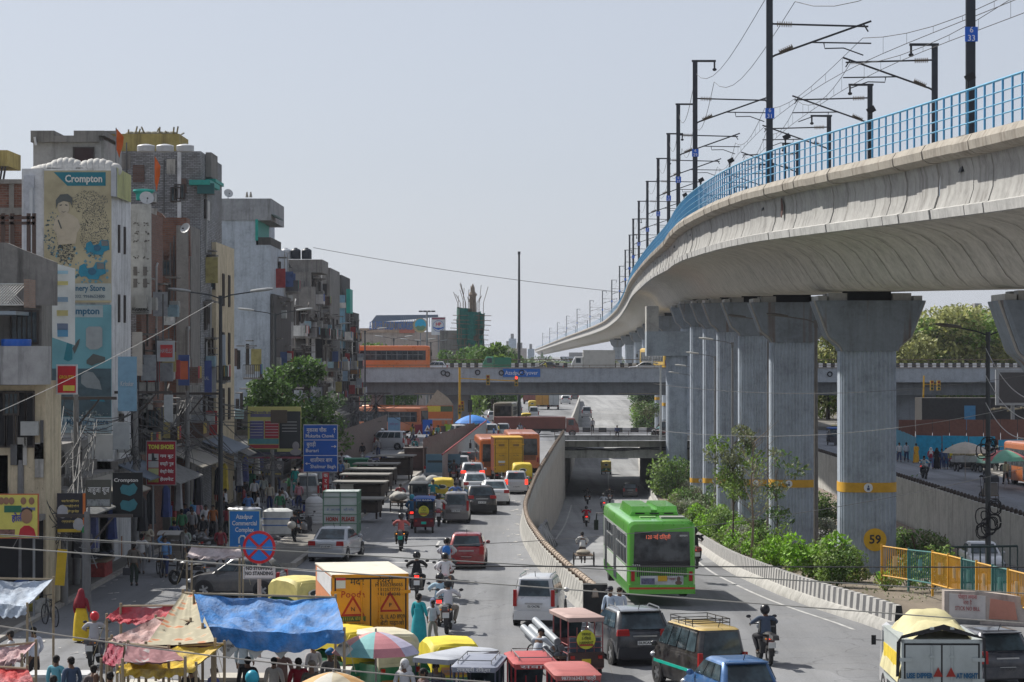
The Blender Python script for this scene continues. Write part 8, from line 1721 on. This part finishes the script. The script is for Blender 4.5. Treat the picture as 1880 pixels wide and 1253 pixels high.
for px,py,r_,h,c,lab in((384,938,.6,1.6,(.42,.44,.44),'big ribbed white water tank outside the shoe shops'),(577,968,.5,1.5,(.5,.5,.5),'tall white roll tank beside the parked pickup'),(228,1012,.32,.9,(.5,.5,.5),'white bundle of tubs on the cart in the shops')):
 g=G(px,py);water_tank(lab,px,HY+(EYE-.2)*F/g.y,g.y,r_,h,c)
g=G(510,990);mb=MB();mb.loft([rrect(.72,-.6,.6,z,.3)if k else rrect(.62,-.5,.5,z,.25)for k,z in enumerate((0,.1,.5,.9,1.2))]+[rrect(.5,-.4,.4,1.32,.2)]);o=mb.build('bulk_bag',plain((.50,.51,.50),.8,var=.2),loc=(g.x,g.y,.2));tag(o,'large white woven bulk bag with blue straps on the pavement','bag');
for z in(.5,.82):MB().loft([rrect(.735,-.615,.615,z,.3),rrect(.735,-.615,.615,z+.05,.3)]).build('strap',plain((.05,.14,.4)),o)
g=G(775,918);mb=MB()
for k in range(9):mb.ell((U(-.7,.7),U(-.6,.6),.6+U(-.3,.5)),(.5,.5,.4))
o=mb.build('bundle',plain((.42,.41,.38),.9,var=.35),loc=(g.x,g.y+1,.1));tag(o,'heap of white plastic bundles behind the dark rickshaw','bundle')
t=thing('tub_panel','moulded white plastic washing machine base standing on the ground','tub',(*G(236,1003),));mb=MB();mb.box((0,0,.6),(.78,.14,1.15));
for k in range(9):
 for s in(-1,1):mb.box((s*.4,0,.1+k*.125),(.06,.16,.07))
mb.build('panel',plain((.52,.53,.54),.4),t);MB().cyl((0,-.09,.62),(0,-.06,.62),.2,n=18).build('opening',plain(BLACK),t)
t=thing('goods_table','shop table piled with dark goods over red crates','table',(*G(176,1062),));MB().bb((-.6,-.9,.72),(.6,1.2,.78)).build('top',plain((.2,.15,.1)),t);MB().bb((-.5,-.85,0),(.5,1.1,.7)).build('crate',plain((.30,.04,.035),.7,var=.6,scale=5),t);mb=MB()
for k in range(24):mb.ell((U(-.5,.5),U(-.8,1.1),.85+U(0,.2)),(.14,.16,.08))
mb.build('goods',plain((.04,.045,.06),.6,var=.8,scale=8),t)
for px,py,lab,ps in((345,1075,'motorcycle parked behind the patterned tarpaulin',60),(380,1025,'motorcycle parked beside the white hatchback by the shops',70),(262,990,'dusty scooter parked by the cycle rickshaw',30),(545,965,'scooter standing beside the white roll tank',20),(560,985,'grey covered scooter on the pavement',-15),(436,960,'motorcycle parked behind the blue complex board',80),(640,940,'parked motorcycle by the red upright sign',50)):
 motorbike(lab,G(px,py),R(ps),scooter='scooter' in lab,c=(.06,.06,.065),lit=False)
p=G(305,1058);cyclecart('cycle rickshaw with grey hood waiting by the shops',p,R(176),hood=(.28,.27,.25))
bicycle_thing('bicycle behind the man in the white shirt at the lower left',G(82,1155)+Vector((0,1,0)),R(30));bicycle_thing('bicycle ridden between the billboard pole and the grey van',G(519,952),0)
q=random.Random(8)
for k in range(26):
 d=92+k*4.6;c=[(.04,.06,.18),(.5,.5,.5),(.35,.1,.04),(.03,.03,.035),(.5,.38,.05),(.05,.2,.12),(.08,.09,.2),(.3,.3,.32)][q.randrange(8)];x=SX+.9+q.uniform(0,.8);mb=MB();mb.loft([[(x+.3*math.sin(a)*w_,d+.35*math.cos(a)*w_,z)for a in(0,1.2,2.4,3.6,4.8)]for z,w_ in((3.1,.15),(2.9,.6),(2.2,.7),(1.6,.85))])
 tag(mb.build('hanging_clothes',plain(c,.9,var=.4,scale=4)),'garments hanging before the %s shop bay of the left row'%(ords[k]if k<20 else 'far '+ords[k-20]),'clothes','garments hanging along the left shops')
q=random.Random(19);mb=MB()
for k in range(420):
 d=75+q.random()**1.5*150;x=q.choice((q.uniform(-16.5,-9.5),q.uniform(-16.5,-9.5),q.uniform(-9,-7),wallL(d)-q.uniform(.4,1.2)));s=q.uniform(.03,.14);a=q.uniform(0,3)
 mb.quad((x-s,d-s*.7,.03),(x+s,d-s+.05*a,.035),(x+s*.8,d+s,.05),(x-s*.6,d+s*.8,.03))
tag(mb.build('litter',plain((.48,.46,.42),.9,var=.6,scale=.7),smooth=False),'scraps of paper and plastic scattered on the left street','litter',kind='stuff')
def T3(px,py,z):d=(EYE-z)*F/(py-HY);return Vector(((px-CX)/F*d,d,z))
def clothmat(c):
 m,t,b=_base('tarpaulin_cloth');b.inputs['Roughness'].default_value=.75;b.inputs['Specular IOR Level'].default_value=.2
 v=_obj(t,(1.1,.5,1));f=_noise(t,3.2,6,v,.7);g=_noise(t,1.3,4,_obj(t),.6)
 t.links.new(_mix(t,_ramp(t,g,[(.42,(0,0,0)),(.68,(.4,)*3)]),_ramp(t,f,[(.3,mul(c,.6)),(.5,c),(.68,mul(c,1.35))]),(.38,.38,.40)),b.inputs['Base Color'])
 _bump(t,b,f,1.0,.09);return m
def tarp(lab,cor,c,sag=.25,rip=.05,n=26,val=None,seed=1,name='tarpaulin',poles=(),var=.25):
 "cor: back-left, back-right, front-right, front-left as (px, py, z)"
 A,B,C_,D=[T3(*k)for k in cor];q=random.Random(seed);ph=[q.uniform(0,6)for _ in range(6)];mb=MB();rows_=[]
 for i in range(n+1):
  v=i/n;row=[]
  for j in range(n+1):
   u=j/n;p=(A.lerp(B,u)).lerp(D.lerp(C_,u),v);e=16*u*(1-u)*v*(1-v)
   p.z+=-sag*e**.6-.35*sag*(4*u*(1-u))+rip*(math.sin(u*17+v*6+ph[0])*.5+math.sin(v*23-u*9+ph[1])*.35+math.sin(u*41+ph[2]+3*math.sin(v*5))*.25+abs(math.sin(v*31+u*13+ph[3]+2*math.sin(u*9)))*.4)*(.35+e**.4);row.append(p)
  rows_.append(row)
 if val:
  for k in range(1,5):rows_.append([p+Vector((0,-.08*k*0.3+.05*math.sin(j*.9+k),-val*k/4*(.6+.4*math.sin(math.pi*j/n))+.03*math.sin(j*1.7)))for j,p in enumerate(rows_[n])])
 off=Vector((0,0,-.012));m=len(rows_)
 for r in rows_:mb.v+=[tuple(p)for p in r]
 for r in rows_:mb.v+=[tuple(p+off)for p in r]
 K=(n+1)*m
 for i in range(m-1):
  for j in range(n):a=i*(n+1)+j;mb.f.append((a,a+n+1,a+n+2,a+1));mb.f.append((K+a,K+a+1,K+a+n+2,K+a+n+1));mb.m+=[0,0]
 t=thing(name,lab,'tarpaulin');mt=c if not isinstance(c,tuple)else clothmat(c);mb.build('sheet',mt,t)
 for p in(A,B,C_,D):MB().cyl((p.x,p.y,0),(p.x,p.y,p.z+.08),.035).build('pole',plain((.3,.24,.16),.8),t)
 MB().tube([A,B],.03).build('ridge_pole',plain((.3,.24,.16),.8),t)
 for p,w in((C_,.5),(D,-.5)):MB().tube([p,p+Vector((w*.6,-.3,-1.0))],.008,4).build('rope',plain((.4,.33,.2),.9),t)
 return t
def patchmat(c1,c2,sc):
 m,t,b=_base('printed_cloth');v=_obj(t);vo=_n(t,'ShaderNodeTexVoronoi');vo.inputs['Scale'].default_value=sc;t.links.new(v,vo.inputs['Vector']);f=_ramp(t,vo.outputs['Distance'],[(.2,c2),(.34,c1),(.5,mul(c1,.8))]);t.links.new(f,b.inputs['Base Color']);b.inputs['Roughness'].default_value=.9;return m
tarp('big crumpled bright blue tarpaulin over the market stalls',[(356,1090,3.1),(616,1097,3.1),(632,1158,2.6),(372,1150,2.6)],(.04,.19,.48),.3,.11,val=.45,seed=2)
tarp('red and white tarpaulin at the left of the patterned one',[(222,1113,2.6),(330,1112,2.7),(300,1138,2.4),(196,1132,2.3)],(.42,.015,.03),.15,.06,val=.1,seed=3)
tarp('faded pink tarpaulin under the patterned cloth',[(286,1135,2.5),(350,1140,2.6),(300,1180,2.2),(205,1172,2.2)],(.48,.30,.27),.2,.06,val=.12,seed=4)
tarp('patterned floral cloth stretched up to a pole beside the blue tarpaulin',[(336,1088,3.0),(356,1090,3.0),(395,1178,2.45),(268,1184,2.3)],patchmat((.40,.36,.25),(.42,.15,.06),2.4),.1,.02,seed=5)
tarp('dark red tarpaulin over the yellow one',[(300,1162,2.4),(395,1165,2.4),(390,1190,2.2),(255,1198,2.2)],(.25,.008,.02),.15,.04,val=.2,seed=6)
tarp('yellow tarpaulin with a pinkish rug lying on it',[(330,1186,2.3),(412,1182,2.4),(360,1222,2.1),(215,1226,2.1)],(.62,.42,.03),.2,.04,val=.18,seed=7)
tarp('pinkish grey rug spread on the yellow tarpaulin',[(235,1182,2.42),(310,1190,2.42),(340,1212,2.3),(225,1216,2.28)],patchmat((.27,.12,.13),(.35,.33,.32),3),.1,.05,seed=8,name='rug')
tarp('crimson cloth bunched at the lower left of the rug',[(200,1178,2.3),(228,1186,2.3),(222,1225,1.9),(186,1215,1.9)],(.30,.01,.04),.1,.05,seed=9)
tarp('pale tarpaulin with blue edge at the left border',[(-30,1062,2.9),(98,1064,2.9),(50,1112,2.4),(-40,1095,2.5)],(.36,.42,.50),.25,.05,val=.35,seed=10)
tarp('pink and white sheet at the lower left edge',[(-20,1188,2.2),(66,1180,2.3),(40,1206,2.1),(-30,1214,2.0)],(.45,.28,.28),.15,.05,val=.12,seed=11)
tarp('red tarpaulin in the lower left corner',[(-20,1224,2.2),(50,1228,2.2),(62,1250,2.0),(-30,1262,2.0)],(.42,.03,.03),.1,.04,val=.2,seed=12)
tarp('faded dusty umbrella like canopy behind the complex board',[(352,1004,2.4),(440,1006,2.4),(446,1020,2.2),(343,1020,2.2)],(.46,.38,.37),.1,.03,val=.1,seed=13)
def umbrella(lab,px,py,R_,z,cols,d=None):
 g=T3(px,py,z);t=thing('umbrella',lab,'umbrella',(g.x,g.y,0));n=8
 for s in range(n):
  rg=[]
  for k in range(5):
   a=2*math.pi*(s+k/4)/n;row=[]
   for j in range(7):f=j/6;rr=R_*f*(1-.05*math.sin(math.pi*k/4)*f);row.append((rr*math.cos(a),rr*math.sin(a),z-.55*f**1.7*(R_/1.0)*.75-(.0 if j<6 else .08)))
   rg.append(row)
  mb=MB()
  for k in range(4):
   for j in range(6):mb.add([rg[k][j],rg[k][j+1],rg[k+1][j+1],rg[k+1][j]],[(0,3,2,1)])
  mb.build('canopy_panel',plain(cols[s%len(cols)],.7,var=.2),t)
 MB().cyl((0,0,0),(0,0,z+.08),.025).build('pole',plain((.35,.33,.3)),t);mb=MB()
 for s in range(n):a=2*math.pi*s/n;mb.tube([(0,0,z-.1),(R_*.98*math.cos(a),R_*.98*math.sin(a),z-.6*R_*.75)],.01,4)
 mb.build('ribs',plain((.25,.25,.25)),t);return t
umbrella('large faded striped umbrella of pink, lilac and mint panels',690,1160,1.1,2.3,[(.50,.20,.22),(.45,.43,.55),(.22,.45,.38),(.47,.44,.52),(.58,.26,.24),(.18,.42,.42)])
umbrella('printed orange and white umbrella at the lower edge',612,1234,1.0,2.2,[(.48,.42,.3),(.5,.28,.1),(.5,.48,.42)])
umbrella('pale beige umbrella on the far carriageway stalls',1772,812,1.7,2.8,[(.42,.38,.32)]);umbrella('green and red umbrella by the orange bus at the right',1845,826,1.6,2.7,[(.12,.32,.22),(.45,.12,.12),(.15,.35,.25)])
umbrella('blue roofed stall umbrella among the crossing crowd',868,762,2.0,2.6,[(.03,.2,.6)])
for px,lab in((420,'leftmost'),(470,'second'),(516,'third'),(632,'rightmost')):
 g=T3(px,1190,2.1);t=thing('hanging_board','%s diamond shaped printed board hanging under the blue tarpaulin'%lab,'board',(g.x,g.y-.1,2.08));MB().poly([(0,0,-.24),(.22,0,0),(0,0,.24),(-.22,0,0)],.02).build('board',plain((.5,.5,.48),.7),t);text('गोल मार्केट\n20',.1,plain((.03,.03,.03)),t,(0,-.02,.03),fit=.3)
for px,py,w,lab,c in((600,1228,1.3,'white cloth covered stall table under the blue tarpaulin',(.5,.49,.45)),(440,1240,1.5,'stall table with cream sheet below the blue tarpaulin',(.45,.42,.36)),(300,1252,2.2,'long stall table with pale top at the lower edge',(.5,.48,.42)),(110,1235,1.6,'stall heaped with white cloth at the lower left',(.5,.5,.5))):
 g=T3(px,py,.9);t=thing('stall_table',lab,'table',(g.x,g.y,0));MB().bb((-w/2,-.5,.82),(w/2,.5,.9)).build('top',plain(c),t);MB().bb((-w/2+.05,-.45,0),(w/2-.05,.45,.82)).build('cloth_skirt',plain(mul(c,.8),.9),t)
t=thing('balloon','round turquoise printed balloon at a stall','balloon',(*T3(463,1245,1.5),));MB().ell((0,0,0),(.17,.17,.19)).build('skin',plain((.02,.32,.45),.4),t)
t=thing('yellow_sheet','tall yellow sheet hanging from the free utility pole','sheet',(*P(112,1042,88),));MB().box((0,0,0),(.34,.05,1.3),rot=(0,.08,0)).build('sheet',plain((.68,.45,.02)),t)
Wt=(.56,.56,.57);Bk=(.02,.02,.023);Nv=(.03,.045,.12);Gy=(.25,.25,.26);Bl=(.12,.26,.5)
def PX(px,py,lab,rz=0,ps='walk',top=Wt,bot=Bk,z=0,**kw):g=G(px,py,z);g.z=z;return person(lab,g,R(rz),ps,top,bot,**kw)
def HD(px,py,lab,rz=0,ps='stand',top=Wt,bot=Bk,**kw):
 "placed by the top of the head (1.68 m)"
 g=T3(px,py,1.68);g.z=0;return person(lab,g,R(rz),ps,top,bot,**kw)
TL=(.02,.34,.38)
PX(769,1188,'woman in a long turquoise kurta beside the container truck',-30,'stand',TL,(.02,.3,.34),head='longhair',dress='long')
PX(795,1184,'boy in a white shirt and dark vest walking with the turquoise clad woman',170,'stride',(.5,.5,.52),(.3,.27,.22),scale=.84,sleeve='tshirt')
HD(1121,1082,'man in pale blue shirt and cap standing left of the pair by the green bus',150,'stand',(.42,.5,.6),Nv,head='cap',hc=(.03,.03,.04));HD(1137,1080,'bearded man in a pale shirt right of the pair by the green bus',200,'stand',(.5,.55,.62),Nv)
HD(743,1217,'man in white with a white head cloth at the lower edge',160,'stand',Wt,Gy,head='scarf',hc=(.6,.6,.6));HD(778,1228,'dark haired woman beside the man with the white head cloth',120,'stand',(.15,.1,.1),Bk,head='longhair');HD(800,1214,'man leaning in a rickshaw at the lower edge',190,'stand',(.2,.18,.16),Bk)
PX(246,1076,'man in khaki shirt and dark green trousers walking away with a bag',-5,'stand',(.16,.14,.12),(.03,.045,.035));t=thing('handbag','dark grey handbag carried by the khaki shirted man','bag',(*G(233,1076),));t.location.z=.42;MB().box((0,0,.15),(.3,.14,.28)).build('bag',plain((.07,.07,.08)),t);MB().tube([(-.1,0,.29),(0,0,.5),(.1,0,.29)],.012).build('handle',plain((.05,.05,.05)),t)
p=G(305,1058);person('cycle rickshaw driver in a blue shirt shading his head',p+Vector((0,-.35,-.02)),R(178),'headup',Bl,Nv)
HD(172,1122,'motorcyclist in a grey shirt and red helmet riding away at the left',0,'ride',(.36,.36,.38),(.1,.1,.12),head='helmet',hc=(.55,.02,.03)).location.z=-.0
g=T3(172,1122,1.62);motorbike('black motorcycle under the rider with the red helmet',(g.x,g.y+.2,0),0,lit=False)
PX(149,1180,'woman in a dark red veil and yellow skirt by the stalls',-20,'stand',(.2,.01,.02),(.62,.42,.02),head='veil',hc=(.2,.01,.02),dress='long')
HD(62,1155,'man in a white shirt and black trousers bending at the lower left',40,'stand',(.55,.58,.66),Bk);HD(20,1160,'dark haired man in white behind the left stalls',90,'stand',Wt,Gy)
HD(103,1203,'young man in a turquoise checked shirt seen from behind',-20,'stand',(.12,.35,.42),Bk);HD(131,1210,'young man in a dark blue checked shirt beside the turquoise checked one',40,'stand',(.05,.08,.14),Bk);HD(172,1222,'dark head between the stalls at the lower edge, left one',0,'stand',(.1,.08,.08),Bk);HD(176,1238,'bald crouched man at the lower edge',10,'stand',(.15,.1,.08),Bk,head=None);HD(202,1236,'dark haired person by the yellow tarpaulin corner',0,'stand',(.06,.06,.08),Bk);HD(98,1246,'black haired head at the very bottom left',0,'stand',Gy,Bk)
for px,py,lab,top,hd,hc in((447,1165,'trader in a striped shirt under the blue tarpaulin on the left',(.3,.36,.4),'hair',None),(455,1205,'person in black beneath the left diamond board',Bk,'hair',None),(503,1206,'man in a cream shirt with his back turned under the blue tarpaulin',(.52,.49,.44),'hair',None),(548,1210,'man in a dark red shirt under the blue tarpaulin',(.25,.01,.02),'hair',None),(572,1218,'boy in a camouflage cap under the blue tarpaulin',(.1,.09,.07),'cap',(.2,.17,.13)),(575,1178,'grey haired man behind the white pole under the blue tarpaulin',(.35,.33,.33),'hair',(.35,.35,.35)),(606,1198,'man with a blue turban under the right end of the blue tarpaulin',(.12,.12,.12),'turban',(.02,.14,.35)),(518,1192,'man facing left by the third diamond board',(.2,.12,.1),'hair',None),(350,1226,'person in dark clothes below the yellow tarpaulin',(.02,.015,.015),'hair',None),(392,1222,'person in a blue shawl below the yellow tarpaulin',(.1,.12,.3),'hair',None)):HD(px,py,lab,U(-60,60),'stand',top,Bk,head=hd,hc=hc)
for px,py,lab,rz,ps,top,bot in((357,978,'man in a bright blue shirt walking among the shoppers',180,'walk',(.12,.33,.62),Bk),(340,985,'man in navy left of the bright blue shirted man',170,'stride',Nv,Bk),(351,992,'man in a white shirt in front of the bright blue one',175,'walk',Wt,(.06,.06,.07)),(378,990,'man in a white shirt and grey trousers walking to the camera',180,'walk',(.6,.6,.62),(.2,.2,.22)),(391,990,'man in a rust orange shirt beside the white shirted one',185,'walk',(.3,.1,.03),Bk),(341,1036,'young man in a printed tee shirt and open black jacket',170,'stride',(.25,.3,.26),(.04,.045,.06)),(449,933,'man in black tee shirt behind the blue complex board',10,'walk',Bk,(.1,.16,.28)),(467,930,'man in a white shirt near the billboard pole on the left',5,'walk',Wt,Bk),(484,925,'man in a pale green shirt near the billboard pole',0,'walk',(.42,.46,.44),Gy),(474,946,'man in white crouched by the cartons',90,'sit',Wt,Gy),(541,1002,'man in a dark jacket carrying a white bundle past the bulk bag',30,'stride',(.03,.03,.04),Bk),(542,905,'woman in turquoise walking by the parked grey van',0,'stand',(.03,.36,.33),(.03,.3,.28)),(428,925,'man in white loose shirt among hanging clothes',20,'stand',(.5,.5,.48),Wt),(519,948,'cyclist in a white shirt riding to the camera by the billboard',180,'pedal',Wt,Bk),(588,905,'man in light shirt under the direction board, left',10,'walk',(.35,.38,.42),Bk),(625,890,'man in a blue shirt under the direction board, right',0,'walk',(.06,.15,.35),Bk),(636,886,'man in a cream shirt by the green kiosk',0,'walk',(.5,.47,.35),Bk),(500,900,'shopper in grey by the hanging orange cloth',30,'stand',Gy,Bk),(128,1010,'shopkeeper in dark shirt before the shop with green packets',60,'stand',Bk,Bk),(316,960,'man in grey looking at the piled buckets',80,'stand',Gy,Bk),(402,950,'man in dark red by the white hatchback',20,'walk',(.2,.03,.03),Bk),(560,890,'woman in orange beside the parked grey van',10,'stand',(.5,.18,.03),Bk),(415,905,'shopper in black near the lamp pole',0,'walk',Bk,Nv)):
 PX(px,py,lab,rz,ps,top,bot)
g=G(536,1002);t=thing('bundle','white bundle in the arms of the dark jacketed man','bundle',(g.x,g.y-.1,1.0));MB().ell((0,0,0),(.22,.2,.2)).build('sack',plain((.5,.48,.44)),t)
places=[(102,'by the awning before the poster building'),(112,'by the TONI SHOES board'),(120,'before the brick house with coolers'),(130,'before the streaked white house'),(141,'before the cream fronted house'),(152,'under the street tree'),(165,'behind the direction board'),(182,'by the lane houses'),(205,'by the grey house with tanks'),(228,'near the rusty sheet fence')]
q=random.Random(5);cl=dict(white=Wt,navy=Nv,grey=Gy,black=Bk,maroon=(.2,.03,.04),blue=(.08,.18,.4),beige=(.42,.38,.3),green=(.06,.2,.1),pink=(.45,.22,.25))
for i,(d,wh)in enumerate(places):
 for j in range(4):
  c=list(cl)[(i+j*2)%9];x=(-15.6,-14.2,-12.9,-16.3)[j]+q.uniform(-.3,.3)
  person('shopper in %s %s'%(c,wh),(x,d+j*2.1+q.uniform(0,1),0),q.choice((0,3.1,1.5,.4)),q.choice(('walk','stride','stand','carry')),cl[c],q.choice((Bk,Gy,Nv,(.2,.17,.12))),group='shoppers on the left pavement')
for i,(x,d)in enumerate(((-14.8,110),(-12.2,124),(-11.9,139),(-12.4,158),(-12,176),(-11.6,200))):motorbike('parked two wheeler in the left service lane, %s from the near end'%ordw(i+1),(x,d,0),R(70+9*i),c=[(.1,.1,.11),(.25,.02,.03),(.03,.05,.2)][i%3],scooter=i%2==0,lit=False,group='two wheelers parked in the left service lane')
q=random.Random(77);cn=dict(white=Wt,pink=(.5,.25,.28),blue=(.08,.18,.4),grey=Gy,yellow=(.5,.4,.05),black=Bk,red=(.35,.04,.04),teal=(.04,.25,.25),orange=(.5,.2,.04),cream=(.5,.46,.38))
spots=[(700,'left of the pale blue board'),(758,'by the warning boards'),(790,'under the orange hoarding'),(815,'right of the orange hoarding'),(865,'by the blue umbrella'),(880,'between the blue umbrella and the old bus'),(905,'in front of the old bus'),(955,'behind the dark red open truck')]
used_l=set();k=0;nm=list(cn)
for sx,where in spots:
 for j in range(7):
  c=nm[(j*3+spots.index((sx,where)))%10];px=sx+q.uniform(-14,14);py=q.uniform(786,812)if sx>850 else q.uniform(806,842)
  PX(px,py,'small far pedestrian in %s %s'%(c,where),q.choice((0,180,90,-90)),q.choice(('walk','stride','stand')),cn[c],q.choice((Bk,Gy,Nv)),group='pedestrians at the crossing');k+=1
PX(768,868,'man in a red shirt standing behind the grey blue board',0,'stand',(.4,.05,.04),Bk)
PX(760,850,'man in white cap by the brown kiosk',0,'stand',Wt,Gy,head='cap',hc=Wt)
for px,py,lab,rz,top,bot,kw in((1651,849,'man in white shirt and jeans leftmost by the blue hoarding',180,Wt,Nv,{}),(1664,849,'man in white shirt second from left by the blue hoarding',180,(.5,.52,.58),Nv,{}),(1682,851,'woman in an orange yellow sari by the blue hoarding',20,(.62,.33,.03),(.62,.33,.03),dict(dress='long',head='longhair')),(1709,862,'woman in red with a white veil by the blue hoarding',180,(.3,.03,.05),(.1,.1,.2),dict(head='veil',hc=(.55,.55,.55))),(1720,862,'woman entirely in black by the blue hoarding',180,(.01,.01,.01),Bk,dict(dress='long',head='veil',hc=(.01,.01,.01))),(1729,862,'left one of two people in blue grey clothes by the blue hoarding',180,(.05,.08,.16),Nv,{}),(1737,862,'right one of two people in blue grey clothes by the blue hoarding',180,(.06,.09,.18),Nv,{}),(1749,855,'man in a white shirt by the yellow cart',180,Wt,Bk,{}),(1784,850,'man in an orange shirt among the carts',90,(.6,.28,.02),Bk,{}),(1847,890,'man in a pale green shirt beside the orange bus at the right',10,(.4,.45,.3),Bk,dict(head='cap',hc=(.45,.4,.3))),(1746,862,'child in red before the yellow cart',180,(.4,.05,.08),Bk,dict(scale=.65)),(1812,905,'passenger on the rickshaw at the lamp post',0,Bk,Bk,{}),(1800,850,'vendor in white behind the far carts',180,Wt,Bk,{}),(1832,860,'shopper in pink by the green and red umbrella',100,(.5,.2,.25),Bk,{})):
 PX(px,py,lab,rz,'walk' if 'man in' in lab else 'stand',top,bot,**kw)
for i,(px,py,c,lab)in enumerate(((1757,858,(.6,.5,.03),'yellow hand cart beside the pedestrians'),(1772,866,(.3,.3,.3),'grey steel hand cart in the far carriageway'),(1797,858,(.15,.1,.08),'dark hand cart piled with goods'),(1835,850,(.4,.05,.05),'red sided fruit cart under the green and red umbrella'),(1820,868,(.2,.35,.3),'pale green cart at the kerb by the lamp post'))):
 g=G(px,py);t=thing('hand_cart',lab,'cart',g,.1*i);MB().bb((-1,-.6,.75),(1,.6,.85)).bb((-.95,-.55,.85),(.95,.5,1.25)).build('body',plain(c,.7,var=.4),t);add_wheels(t,(-.7,.7),(-.45,.45),.33,.06)
 mb=MB()
 for k in range(12):mb.ell((U(-.8,.8),U(-.4,.4),1.35),(.2,.2,.12))
 mb.build('goods',plain((.3,.25,.15),.8,var=.8,scale=6),t)
for px,d,lab in((1127,265.2,'left man leaning on the rail of the low bridge'),(1132+0,265.3,'')):
 pass
person('person sitting on the rail of the low bridge',(FX(1133,264.5),264.6,.35),R(180),'sit',Nv,Bk);person('person standing behind the kerb of the low bridge',(FX(1088,290),290,0),R(180),'stand',Gy,Bk)
hz=MB();hz.bb((-2200,-250,-8),(2200,4500,60));ho=hz.build('haze',bpy.data.materials.new('haze'),smooth=False);tag(ho,'pale dusty haze filling the air over the street','haze',kind='stuff')
m=ho.data.materials[0];m.use_nodes=True;t=m.node_tree;t.nodes.clear()
o_=t.nodes.new('ShaderNodeOutputMaterial');v=t.nodes.new('ShaderNodeVolumePrincipled');v.inputs['Color'].default_value=(.80,.87,1,1);v.inputs['Density'].default_value=.0001;v.inputs['Anisotropy'].default_value=.3
t.links.new(v.outputs[0],o_.inputs['Volume'])
